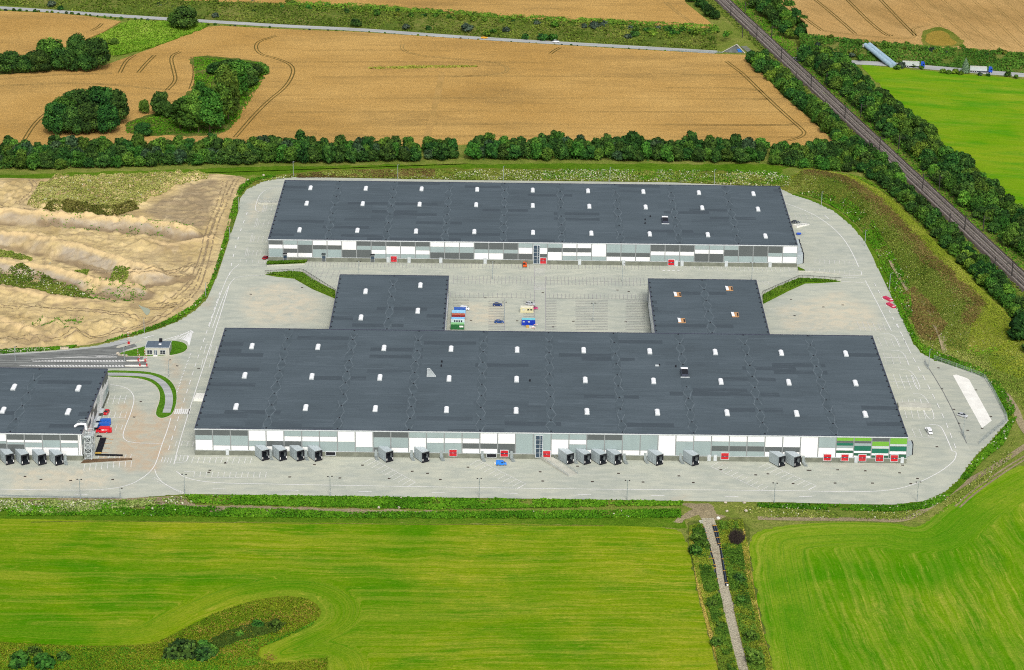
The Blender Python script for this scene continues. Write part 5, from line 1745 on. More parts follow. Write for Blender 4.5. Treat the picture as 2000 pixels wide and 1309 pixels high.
car('dark blue saloon in the court, the upper of two near the lamp post', 972, 597.5, 0, NAVY)
car('blue hatchback in the court, the lower of two near the lamp post', 975, 631, 2, ('mid_blue_paint', (.012, .06, .24)))
car('white small van behind the blue container', 908, 605.5, -8, WHITE_, 'smallvan', 'parked_van', 'van')
car('silver car half hidden behind the cream site cabin', 1036, 596, -14, SILVER, 'estate')
car('pink red car beside the cream site cabin', 1041.5, 604, 0, ('magenta_paint', (.5, .02, .15)))
car('red car at the left corner of the far hall', 519.5, 505.5, 60, ('dark_red_paint', (.30, .008, .02)))
car('black car beside the access ramp on the far hall right side', 1554, 436, 12, ('black_paint', (.015, .02, .035)))
car('silver car with blue windows on the fenced apron', 1880, 814, -38, SILVER, 'estate')
pk = car('white pickup truck parked at the right end of the front hall', 1815, 846, -80, WHITE_, 'smallvan', 'pickup_truck', 'pickup truck')
MB().box(-3.6, -2.2, -.8, .8, .5, .62).build('load_bed', PAINT['white_van_paint'], pk)
MB().box(-3.6, -3.5, -.8, .8, .6, 1.0).build('tailgate', PAINT['white_van_paint'], pk)
car('yellow car on the road behind the wheat field', 946, 75.5, -6, ('yellow_paint', (.75, .38, .01)))
car('white car on the road behind the wheat field', 1086, 83, -6, WHITE_, 'estate')

def truck(label, px, py, heading):
    x, y, _ = at(px, py)
    t = thing('tipper_truck', label, 'truck', (x, y, .06), math.radians(heading))
    bl = paint('cab_blue', (.008, .07, .50))
    lofted([(3.9, 1.2, 1.15, .8, 3.5), (4.3, 1.22, 1.15, .6, 3.7), (5.8, 1.22, 1.15, .5, 3.6), (6.1, 1.2, 1.1, .5, 3.0), (6.25, 1.18, 1.1, .6, 1.6)], 5).build('cab', bl, t)
    MB().box(6.05, 6.27, -1.05, 1.05, 1.9, 2.8).build('windscreen', M['car_glass'], t)
    for s in (-1, 1):
        MB().box(5.0, 5.9, s * 1.2 - .05, s * 1.2 + .05, 1.9, 2.8).build('side_window', M['car_glass'], t)
    lofted([(-7.6, 1.1, 1.25, 1.3, 3.5), (-7.4, 1.15, 1.27, 1.1, 3.6), (2.6, 1.15, 1.27, 1.1, 3.6), (2.9, 1.1, 1.25, 1.5, 3.5)], 4).build('tipper_body', M['trim'], t)
    MB().box(-7.1, 2.5, -1.1, 1.1, 3.58, 3.7).build('load_cover', M['concrete'], t)
    MB().box(-7.2, 5.6, -.45, .45, .75, 1.1).build('chassis', M['black'], t)
    wheels(t, (-6.2, -4.9, -3.6, 3.0, 5.1), 1.05, .5)
truck('grey tipper truck with a blue cab, behind the shrubs beside the pipe bridge', 1786, 131.5, -7)
truck('grey tipper truck with a blue cab, right of the pale conifer', 1918, 141.5, -7)

# containers and cabins in the court
def container(label, px, py, color, heading=0, L=6.06, Wd=2.44, H=2.6, name='shipping_container', cat='container', roof=None):
    x, y, _ = at(px, py)
    t = thing(name, label, cat, (x, y, .06), math.radians(heading))
    pm = paint(*color)
    MB().box(-L / 2, L / 2, -Wd / 2, Wd / 2, .1, H).build('body', pm, t)
    mb = MB()
    for k in range(20):
        u = -L / 2 + .2 + (L - .4) * k / 19
        mb.box(u - .07, u + .07, -Wd / 2 - .04, -Wd / 2, .25, H - .15); mb.box(u - .07, u + .07, Wd / 2, Wd / 2 + .04, .25, H - .15)
    tag(mb.build('corrugation', pm, t), kind='stuff')
    MB().box(-L / 2 - .03, L / 2 + .03, -Wd / 2 - .05, Wd / 2 + .05, H, H + .06).build('roof', roof or pm, t)
    mb = MB()
    for sx in (-1, 1):
        for sy in (-1, 1):
            mb.box(sx * L / 2 - .08, sx * L / 2 + .08, sy * (Wd / 2 + .0) - .08, sy * (Wd / 2) + .08, 0, H + .02)
    mb.build('corner_post', pm, t)
    for s in (-1, 1):
        MB().box(L / 2, L / 2 + .05, s * .6 - .54, s * .6 + .54, .25, H - .2).build('door', pm, t)
    return t
CB = paint('container_lightblue_roof', (.22, .52, .80)); 
container('blue shipping container behind the stack by the white van', 898, 612.5, ('container_blue', (.015, .09, .42)), L=5.3)
container('light blue container next behind the rusty red one', 896, 618, ('container_skyblue', (.30, .60, .82)))
container('rusty red container in the middle of the row', 895.5, 624.5, ('container_red', (.25, .02, .025)), roof=simple('rusty_roof', (.42, .12, .07), .9, .1, .5, 1.2))
container('pale blue site cabin with dark windows, second from the front', 894.5, 632.0, ('cabin_paleblue', (.60, .72, .74)), roof=CB, name='site_cabin', cat='cabin')
c = container('green container at the front of the row', 893.5, 642.5, ('container_green', (.015, .13, .035)), roof=paint('container_green_roof', (.22, .52, .20)))
MB().box(.9, 2.7, -1.29, -1.26, 1.2, 2.0).build('white_sign', M['white_paint'], c)
for o in bpy.data.objects:
    if o.get('label', '').startswith('pale blue site cabin'):
        for k in range(4):
            MB().box(-1.8 + k * 1.05, -1.15 + k * 1.05, -1.3, -1.262, 1.2, 2.0).build('window', M['car_glass'], o)
c = container('cream site cabin beside the pink red car', 1029, 610, ('cabin_cream', (.62, .58, .36)), L=5.9, H=2.7, name='site_cabin', cat='cabin', roof=paint('cream_roof', (.75, .72, .56)))
for k in (-2.0, .2, 1.6):
    MB().box(k, k + .9, -1.3, -1.262, 1.3, 2.0).build('window', M['trim'] if k < 0 else M['car_glass'], c)
c = container('deep blue site cabin with a turquoise roof and rubbish in front', 1032, 634.5, ('cabin_blue', (.01, .04, .42)), L=6.1, Wd=2.5, H=2.8, name='site_cabin', cat='cabin', roof=paint('turquoise_roof', (.16, .55, .62)))
for k in (-2.6, -.2):
    MB().box(k, k + .85, -1.31, -1.27, 1.6, 2.2).build('window', M['trim'], c)
def crate(label, px, py, col, s=(1.1, .9, .8), name='pallet_crate'):
    x, y, _ = at(px, py)
    t = thing(name, label, 'crate', (x, y, .06), rnd.uniform(-.3, .3))
    MB().box(-s[0] / 2, s[0] / 2, -s[1] / 2, s[1] / 2, .14, s[2]).build('box', col, t)
    mb = MB()
    for k in (-.4, 0, .4): mb.box(-s[0] / 2, s[0] / 2, k * s[1] - .07, k * s[1] + .07, 0, .14)
    mb.build('pallet', M['plywood'], t)
crate('ochre crate in front of the deep blue cabin', 1030.5, 640, simple('ochre', (.50, .34, .10)), (1.4, 1.1, 1.0))
crate('grey wrapped pallet in front of the deep blue cabin', 1036.5, 640.5, M['trim'], (1.5, 1.1, .9))
crate('white wrapped pallet at the right end of the deep blue cabin', 1041.5, 641, M['white_concrete'], (1.1, 1.0, .9))
crate('white box behind the bright blue van at the docks', 968.5, 907, M['white_concrete'], (1.3, .9, .7))
def barrier_post(label, px, py):
    x, y, _ = at(px, py)
    t = thing('warning_barrier', label, 'barrier', (x, y, .06), .3)
    mb = MB()
    for k in range(4): mb.box(-1 + k * .5, -.75 + k * .5, -.04, .04, .6, .9)
    mb.build('red_band', M['red'], t)
    mb = MB().box(-1, 1, -.03, .03, .62, .88); mb.bar((-.9, 0, 0), (-.9, 0, .95), .08); mb.bar((.9, 0, 0), (.9, 0, .95), .08)
    mb.build('board', M['white_paint'], t)
barrier_post('red and white warning barrier by the end of the deep blue cabin', 1046, 637); barrier_post('red and white warning barrier against the front hall edge', 1042, 643.5)

# loader by the far hall
x, y, _ = at(1025, 521)
t = thing('wheel_loader', 'orange telescopic loader beside the far hall stair window', 'loader', (x, y, .06), math.radians(92))
og = paint('loader_orange', (.75, .10, .01))
MB().box(-1.9, 1.6, -.85, .85, .6, 1.35).build('chassis', og, t, .08)
MB().box(-.9, .5, -.2, .75, 1.35, 2.3).build('cab', M['car_glass'], t); MB().box(-.95, .55, -.25, .8, 2.3, 2.4).build('cab_roof', og, t)
MB().bar((-1.7, -.55, 1.9), (2.6, -.55, 1.2), .4, .45).build('boom', og, t)
MB().box(2.5, 3.2, -.95, .75, .4, 1.2).build('bucket', og, t)
wheels(t, (-1.25, 1.15), .95, .55)

# blue and red things at the edges
def cage_trolley(label, px, py, heading):
    x, y, _ = at(px, py)
    t = thing('barrier_stack', label, 'barriers', (x, y, .06), math.radians(heading))
    pm = paint('pink_red_plastic', (.62, .02, .09))
    for j in range(2):
        for k in range(4):
            MB().box(-3.0 + j * 3.1, -.2 + j * 3.1, -1.0 + k * .52, -.62 + k * .52, .0, .8).build('barrier_block', pm, t)
    MB().box(-2.9, -2.5, -.9, .9, .8, .95).build('weight', M['white_paint'], t)
cage_trolley('red plastic barrier blocks on the right kerb, upper of the two heaps', 1734, 585.5, 118)
cage_trolley('red plastic barrier blocks on the right kerb, lower of the two heaps', 1740, 598, 115)
x, y, _ = at(1560.5, 459)
t = thing('blue_trolley', 'blue hand truck with a grey boom by the far hall right docks', 'trolley', (x, y, .06), .2)
MB().box(-1.3, 1.0, -.6, .6, .25, 1.1).build('body', paint('cab_blue', (.008, .07, .5)), t, .1)
MB().bar((0, 0, 1.1), (3.2, -.6, 1.0), .18).build('boom', M['steel'], t)
wheels(t, (-.8, .7), .6, .25)

# ramps with rails
def ramp(label, pa, pb, w, z0, z1, rails=True, name='loading_ramp', mat='concrete'):
    a, b = Vector(at(*pa)), Vector(at(*pb))
    t = thing(name, label, 'ramp', tuple(a))
    d = (b - a)
    n = Vector((-d.y, d.x, 0)).normalized() * w / 2
    o = Vector((0, 0, 0))
    MB().prism([tuple(o - n)[:2], tuple(d - n)[:2], tuple(d + n)[:2], tuple(o + n)[:2]], .05, [z0, z1, z1, z0] if True else 0).build('ramp', M[mat], t)
    if rails:
        for s in (-1, 1):
            mb = MB()
            L = d.length
            k = int(L / 1.6)
            for i in range(k + 1):
                u = i / k
                p = d * u + n * s * .97
                z = z0 + (z1 - z0) * u
                mb.bar((p.x, p.y, z), (p.x, p.y, z + 1.1), .10)
            p, q = n * s * .97, d + n * s * .97
            for hh in (.55, 1.1):
                mb.bar((p.x, p.y, z0 + hh), (q.x, q.y, z1 + hh), .08)
            mb.build('handrail', M['steel'], t)
    return t
rp = ramp('concrete ramp with railings leading down from the front hall stair window', (1062, 893.5), (1119, 929), 4.6, 1.1, .12)
MB().box(-3.4, 2.4, -.2, 3.2, .05, 1.12).build('landing', M['white_concrete'], rp)
mb = MB()
for k in range(6): mb.box(-3.3 + .3 * k, -2.0 + .3 * k, -.5 - .34 * k, -.2 - .34 * k, .9 - .16 * k, .98 - .16 * k)
mb.build('landing_stair', M['steel'], rp)
ramp('concrete access ramp on the right side of the front hall', (1754, 795.5), (1818, 797.5), 5.6, 1.5, 1.2, False)
ramp('pale concrete platform on the left side of the front hall', (381, 778.5), (402, 779.5), 6.0, 1.3, 1.3, False, mat='white_concrete')
ramp('short railed ramp on the right side of the far hall', (1552, 444), (1577, 438), 3.2, 1.2, .3, mat='white_concrete')
ramp('railed concrete platform on the left side of the far hall', (505, 396.5), (545, 397.5), 4.5, .9, 1.1)

# ------------------------------------------------------------------ gate, posts, fences
def boom(label, px, py, top=3.4):
    x, y, _ = at(px, py)
    t = thing('boom_barrier', label, 'barrier', (x, y, .1))
    MB().box(-.25, .25, -.25, .25, 0, 1.1).build('cabinet', M['red'], t)
    n = 8
    for k in range(n):
        MB().bar((0, 0, 1.0 + k * .6), (.05, 0, 1.6 + k * .6), .16).build('boom_section', M['red'] if k % 2 == 0 else M['white_paint'], t)
boom('raised red and white boom barrier on the upper lane island', 250.5, 672.5); boom('raised red and white boom barrier at the outer lane island tip', 252.5, 673)
boom('raised red and white boom barrier below the gatehouse lawn', 270, 706); boom('raised boom barrier left of the gatehouse corner', 283.5, 706.5)
boom('raised boom barrier on the lower chevron island', 273.5, 716); boom('raised boom barrier at the end of the lower chevron island', 287, 716)

LAMP = {}
def lamp(label, px, py, h=8.0, heads=2, group=None):
    x, y, _ = at(px, py)
    key = (h, heads)
    if key not in LAMP:
        mb = MB().tube((0, 0, 0), (0, 0, h), .17, .11, 8); mb.tube((0, 0, 0), (0, 0, .5), .2, .2, 8)
        if heads == 2: mb.bar((-.75, 0, h), (.75, 0, h), .1)
        else: mb.bar((0, 0, h), (.6, 0, h + .1), .1)
        hd = MB().box(-.28, .28, -.32, .32, -.1, .08)
        LAMP[key] = (mb.mesh('pole', M['steel']), hd.mesh('lamp_head', M['mast']))
    t = thing('lamp_post', label, 'lamp post', (x, y, .05), rnd.uniform(-.15, .15), group)
    link('pole', LAMP[key][0], t)
    for s in ((-1, 1) if heads == 2 else (1,)):
        o = link('lamp_head', LAMP[key][1], t)
        o.location = (s * .8, 0, h)
ORD = ['first', 'second', 'third', 'fourth', 'fifth', 'sixth', 'seventh', 'eighth', 'ninth']
for k, (px, py) in enumerate(((157, 975), (361, 965), (645, 969), (936, 973), (1224.5, 977), (1512, 982), (1791, 980))):
    lamp(ORD[k] + ' double headed lamp post from the left on the front kerb', px, py, 8.4, 2, 'lamp posts along the front kerb')
for k, (px, py) in enumerate(((573, 345), (777, 351), (983, 354), (1191, 356), (1395, 360))):
    lamp(ORD[k] + ' lamp post from the left behind the far hall', px, py, 8.4, 1, 'lamp posts behind the far hall')
for k, (px, py) in enumerate(((1604, 404), (1689, 481), (1737, 567), (1814, 716), (1881, 852))):
    lamp(ORD[k] + ' lamp post from the top along the right kerb', px, py, 8.2, 1, 'lamp posts along the right kerb')
for k, (px, py, hh) in enumerate(((701, 545, 9), (962, 546, 9), (1215, 550, 9), (1468, 548, 9), (985, 626, 9), (1158, 628, 9))):
    lamp(('lamp post in the court, ' + ['behind the left annexe', 'in the middle of the upper bays', 'right of the crossing in the upper bays', 'behind the right annexe', 'beside the two blue cars', 'in the lower bays right of the cabins'][k]), px, py, hh, 2, 'lamp posts in the court')
for k, (px, py, hh) in enumerate(((330, 738, 8.4), (282, 650, 7), (243, 706, 7), (30, 706, 7), (466, 411, 7), (449, 470, 7), (402, 580, 7), (235, 972, 4))):
    lamp('slim lamp post ' + ['on the right of the footpath loop', 'on the verge above the entrance road', 'between the chevron lanes and gatehouse', 'by the entrance road at the picture edge', 'on the grass strip left of the far hall', 'on the grass strip beside the sand, lower one', 'at the bend of the sand verge', 'short and dark near the front left kerb'][k], px, py, hh, 1)

def fence(label, px, n, h=2.0, name='wire_fence', rail_only=False):
    L = resample(np.array(W(px)), n)
    t = thing(name, label, 'fence', tuple(L[0]))
    L = L - L[0]
    pm = MB().box(-.06, .06, -.06, .06, 0, h).mesh('post', M['steel'])
    for q in L:
        o = link('post', pm, t); o.location = tuple(q)
    for z in ((h * .55, h * .8) if rail_only else (h - .05, h * .5, .1)):
        mb = MB()
        for a, b in zip(L[:-1], L[1:]):
            mb.bar((a[0], a[1], z), (b[0], b[1], z), .07, .3 if rail_only else .07)
        mb.build('rail', M['steel'], t)
    if not rail_only:
        mb = MB()
        for a, b in zip(L[:-1], L[1:]):
            for k in range(1, 12):
                q = a + (b - a) * k / 12
                mb.bar((q[0], q[1], .1), (q[0], q[1], h - .05), .018)
            for k in range(1, 6):
                mb.bar((a[0], a[1], h * k / 6), (b[0], b[1], h * k / 6), .018)
        tag(mb.build('wire_mesh', M['steel'], t), kind='stuff')
fence('wire fence round the right apron edge beside the white slab', [(1824, 702), (1922, 738), (1936, 759), (1968, 821), (1912, 868)], 26)
fence('short wire gate leaf at the top of the right apron', [(1806, 711), (1813, 722)], 3, name='wire_gate'); fence('short wire gate leaf at the bottom of the right apron', [(1878, 846), (1885, 860)], 3, name='wire_gate')
fence('steel guard rail along the front left kerb', [(-120, 968), (0, 970), (190, 974.5), (238, 974)], 34, .85, 'guard_rail', True)

# ------------------------------------------------------------------ loose things near the left hall
x, y, _ = at(197, 871)
t = thing('roller_bundle', 'bundle of long black pipes with an ochre end by the left hall', 'pipes', (x, y, .1), math.radians(91))
for k in range(6):
    MB().tube((-7.5, -1.1 + k * .44, .2), (7.5, -1.1 + k * .44, .2), .21, .21, 8).build('pipe', M['black'], t)
MB().box(-8.1, -7.55, -1.3, 1.3, 0, .5).build('end_board', simple('ochre_board', (.5, .33, .07)), t)
for k in range(5):
    a = at(190 + k * 3.4 + 8, 894 - k * 9)
    q = thing('timber_batten', 'brown timber batten lying by the black pipe bundle, number %s from the front' % ORD[k], 'timber', (a[0], a[1], .1), rnd.uniform(-.4, .4))
    MB().box(-.9, 2.2, -.12, .12, 0, .12).build('batten', M['plywood'], q)
x, y, _ = at(213, 890.5)
t = thing('steel_beam', 'long dark steel beam on the ground above the brown soil wedge', 'beam', (x, y, .1), math.radians(-2))
MB().box(-5.6, 5.6, -.3, .3, 0, .12).build('lower_flange', M['black'], t); MB().box(-5.6, 5.6, -.06, .06, .12, .5).build('web', M['black'], t); MB().box(-5.6, 5.6, -.3, .3, .5, .6).build('upper_flange', M['black'], t)
x, y, _ = at(194, 853)
t = thing('black_sack', 'black plastic sack on the ground by the pipe bundle', 'sack', (x, y, .06))
lofted([(-1.2, .2, .1, 0, .15), (-.7, .5, .35, 0, .5), (0, .45, .25, 0, .35), (.7, .55, .35, 0, .45), (1.2, .2, .1, 0, .1)], 5).build('sack', M['black'], t)
o = MB().prism(W([(156.5, 905.5), (166, 897), (215, 897.5), (258, 899), (230, 900.5)]), .04, [.12, .9, .5, .1, .1]).build('soil_wedge', M['brown_soil']); o['kind'] = 'structure'

# boulders on the verge
def boulder(label, px, py, r=.9, z=0):
    x, y, _ = at(px, py)
    t = thing('boulder', label, 'boulder', (x, y, z), rnd.uniform(0, 6))
    bm = bmesh.new()
    bmesh.ops.create_icosphere(bm, subdivisions=2, radius=r)
    for v_ in bm.verts:
        k = 1 + rnd.uniform(-.16, .16)
        v_.co = Vector((v_.co.x * k * 1.15, v_.co.y * k, max(v_.co.z * k * .8, -r * .4) + r * .4))
    me = bpy.data.meshes.new('stone'); bm.to_mesh(me); bm.free(); me.materials.append(M['boulder'])
    link('stone', me, t)
M['boulder'] = simple('pale_stone', (.46, .41, .33), .9, .1, .3, 1.5)
for lab, px, py in (('boulder on the verge above the soil strip, left of a pair', 742, 974), ('boulder on the verge above the soil strip, right of a pair', 783, 974), ('boulder on the soil strip, left of a pair', 740, 992.5), ('boulder on the soil strip, right of a pair', 779, 992.5),
                    ('boulder at the yard kerb right of the track mouth, left of a pair', 1417, 982.5), ('boulder at the yard kerb right of the track mouth, right of a pair', 1454, 982.5), ('boulder in the grass beside the dirt fan, left of a pair', 1420, 999.5), ('boulder in the grass beside the dirt fan, right of a pair', 1457, 998.5),
                    ('boulder beside the sand at the far hall corner', 484, 352), ('boulder on the grass above the sand', 515, 343)):
    boulder(lab, px, py, .62)
# concrete block on the verge by the entrance road
x, y, _ = at(126, 682)
t = thing('concrete_trough', 'pale concrete trough on the verge above the entrance road', 'trough', (x, y, .1), .02)
MB().box(-1.8, 1.8, -.7, .7, 0, .9).build('trough', simple('trough_stone', (.55, .47, .36)), t, .06); MB().box(-1.6, 1.6, -.5, .5, .9, .93).build('fill', M['soil'], t)
for k, (px, py) in enumerate(((230, 692), (240, 696), (247, 696.5), (233, 695))):
    boulder('pale stone at the pointed end of the gatehouse lawn, number %s' % ORD[k], px, py, .7, .2)

# pipes laid along the farm track
def pole_bundle(label, pa, pb, n, zz=.1):
    a, b = Vector(at(*pa)), Vector(at(*pb))
    t = thing('pipe_bundle', label, 'pipes', tuple(a))
    d = (b - a)
    nn = Vector((-d.y, d.x, 0)).normalized()
    for k in range(n):
        p = nn * (k - n / 2) * .42
        MB().tube((p.x, p.y, zz + .2), ((d + p).x, (d + p).y, zz + .2), .19, .19, 8).build('pipe', M['pipe_blue'] if k % 2 else M['black'], t)
    for u in (.05, .35, .65, .95):
        c_ = d * u
        MB().bar(tuple(c_ - nn * n * .24 + Vector((0, 0, zz + .45))), tuple(c_ + nn * n * .2 + Vector((0, 0, zz + .45))), .14).build('strap', M['ochre'], t)
M['pipe_blue'] = simple('blue_black_pipe', (.05, .075, .11), .4, .5)
M['ochre'] = simple('ochre_strap', (.55, .30, .05))
pole_bundle('long dark pipe bundle along the left side of the track, upper length', (1372.5, 1030), (1383, 1068), 4)
pole_bundle('long dark pipe bundle along the left side of the track, middle length', (1382, 1066), (1394, 1108), 5)
pole_bundle('long dark pipe bundle along the left side of the track, lower length', (1395, 1108), (1407.5, 1180), 3)
pole_bundle('long dark pipe bundle along the right side of the track, upper length', (1396, 1027), (1407, 1066), 4)
pole_bundle('long dark pipe bundle along the right side of the track, lower length', (1409, 1068), (1420.5, 1145), 3)
boulder('white sack at the top of the track, right side', 1403, 1013, .7); boulder('grey concrete ring at the top of the track, left side', 1369, 1022, .7); boulder('white bag at the end of the right pipe bundle', 1421, 1144, .5)
for o in [q for q in bpy.data.objects if q.get('label', '').startswith(('white sack', 'white bag', 'grey concrete ring'))]:
    if o.get('label', '').startswith(('white sack', 'white bag')):
        o.name = 'white_sack'; o['category'] = 'sack'; o.children[0].data = o.children[0].data.copy(); o.children[0].data.materials[0] = M['white_concrete']
    if o.get('label', '').startswith('grey concrete ring'):
        o.name = 'concrete_ring'; o['category'] = 'concrete ring'
        c = o.children[0]; bpy.data.objects.remove(c)
        mb = MB(); n = 14
        V = []
        for r_, z in ((.85, 0), (.85, .9), (.62, .9), (.62, .3)):
            V += [(r_ * math.cos(2 * math.pi * k / n), r_ * math.sin(2 * math.pi * k / n), z) for k in range(n)]
        mb.add(V, [(j * n + k, j * n + (k + 1) % n, (j + 1) * n + (k + 1) % n, (j + 1) * n + k) for j in range(3) for k in range(n)] + [tuple(range(3 * n, 4 * n))])
        mb.build('ring', M['concrete'], o)

# ------------------------------------------------------------------ railway masts, portal, pipe bridge
MAST = {}
def mast(label, px, py, side, h=8.0, span=None):
    x, y, _ = at(px, py, RZ)
    ang = math.atan2(RN[1], RN[0])
    t = thing('railway_mast', label, 'mast', (x, y, RZ - .1), ang, 'overhead line masts along the railway')
    if 'p' not in MAST:
        MAST['p'] = MB().bar((0, 0, 0), (0, 0, 8.2), .46, .42).mesh('mast', M['mast'])
        for s in (-1, 1):
            mb = MB().bar((0, 0, 6.6), (s * 3.4, 0, 6.9), .12); mb.bar((0, 0, 7.9), (s * 3.2, 0, 6.9), .09); mb.bar((s * 3.2, 0, 6.9), (s * 3.0, 0, 5.8), .08)
            MAST[s] = mb.mesh('cantilever', M['mast'])
    link('mast', MAST['p'], t)
    for s in ((-1, 1) if side == 0 else (side,)):
        link('cantilever', MAST[s], t)
mid = [(1427, 29), (1478, 72), (1526, 117), (1584, 171), (1650, 232), (1718, 293), (1802, 368), (1884, 450), (1976, 540)]
for k, (px, py) in enumerate(mid):
    mast('dark mast between the two pairs of tracks, %s from the top' % ORD[k], px, py, 0)
for k, (px, py) in enumerate(((1450, 73), (1554, 168), (1611, 222), (1697, 302), (1854, 446), (1942, 532))):
    mast('dark mast on the near side of the tracks, %s from the top' % ORD[k], px, py, 1 if False else -1)
for k, (px, py) in enumerate(((1455, 27), (1507, 74), (1556, 117), (1614, 168), (1681, 229), (1755, 292), (1834, 371), (1920, 451))):
    mast('dark mast on the far side of the tracks, %s from the top' % ORD[k], px, py, 1)
mb = MB()
# overhead wires
for off in (-RWID / 2 + 3.0, -RWID / 2 + 7.4, RWID / 2 - 7.6, RWID / 2 - 3.2):
    for z in (5.9, 7.2):
        mb.bar(rail_pt(0, off, z + RZ), rail_pt(RLEN, off, z + RZ), .05)
tag(mb.build('overhead_wires', M['mast']), 'thin overhead wires running above the railway tracks', 'wires')

# concrete wing wall where the road passes under the line
a, b, c = at(1411, 102), at(1455, 104), at(1437, 100)
t = thing('underpass_wall', 'grey triangular concrete wing wall with blue spray paint by the railway', 'wall', a)
L = Vector(b) - Vector(a)
n = Vector((-L.y, L.x, 0)).normalized() * .8
hp = 5.6
def tri(mb, p, q, r_, hh, th):
    V = [p, q, (r_[0], r_[1], hh)]
    V2 = [(v_[0] + th.x, v_[1] + th.y, v_[2]) for v_ in V]
    mb.add(V + V2, [(0, 1, 2), (5, 4, 3), (0, 3, 4, 1), (1, 4, 5, 2), (2, 5, 3, 0)])
mb = MB(); tri(mb, (0, 0, 0), tuple(L), tuple(L * .62), hp, n)
mb.build('wall', simple('stained_concrete', (.13, .145, .145), .9, .15, .4, .3), t)
mb = MB()
mb.bar((0, 0, .1), tuple(L * .62 + Vector((0, 0, hp))), .6, .35); mb.bar(tuple(L * .62 + Vector((0, 0, hp))), tuple(L + Vector((0, 0, .1))), .7, .5)
mb.build('coping', M['concrete'], t)
mb = MB()
q = L * .80
mb.add([(q.x - 1.6, q.y - .12 - .0, .7), (q.x + 2.0, q.y - .12, .5), (q.x + .6, q.y - .12, 1.6), (q.x - .8, q.y - .12, 2.9), (q.x - 1.8, q.y - .12, 2.0)], [(0, 1, 2, 3, 4)])
mb.add([(q.x - 2.6, q.y - .16, 2.2), (q.x - 1.6, q.y - .16, 1.8), (q.x - 1.4, q.y - .16, 3.0)], [(0, 1, 2)])
mb.build('spray_paint', paint('spray_blue', (.03, .16, .55)), t)
strip('bridge_deck', [(1452, 90), (1466, 102)], 4, M['plinth'], .3, smoothn=0)
fence('low steel railing along the road before the underpass', [(1310, 100), (1412, 104)], 18, .9, 'guard_rail', True)

a, b = Vector(at(1694, 87.5, HB)), Vector(at(1746, 129, .8))
t = thing('pipe_bridge', 'pair of pale blue grey pipes sloping across the road cutting', 'pipe bridge', tuple(a))
d = b - a
n = Vector((-d.y, d.x, 0)).normalized()
mp = simple('pipe_metal', (.30, .42, .50), .4, .5)
for s in (-1, 1):
    MB().tube(tuple(n * s * 1.5), tuple(d + n * s * 1.5), 1.45, 1.45, 16).build('pipe', mp, t)
MB().bar(tuple(Vector((0, 0, -1.3))), tuple(d + Vector((0, 0, -1.3))), 2.6, .5).build('support_beam', M['black'], t)
MB().bar(tuple(-n * 3.4 + Vector((0, 0, -.5))), tuple(n * 3.4 + Vector((0, 0, -.5))), 1.0, 2.2).build('abutment', M['concrete'], t)

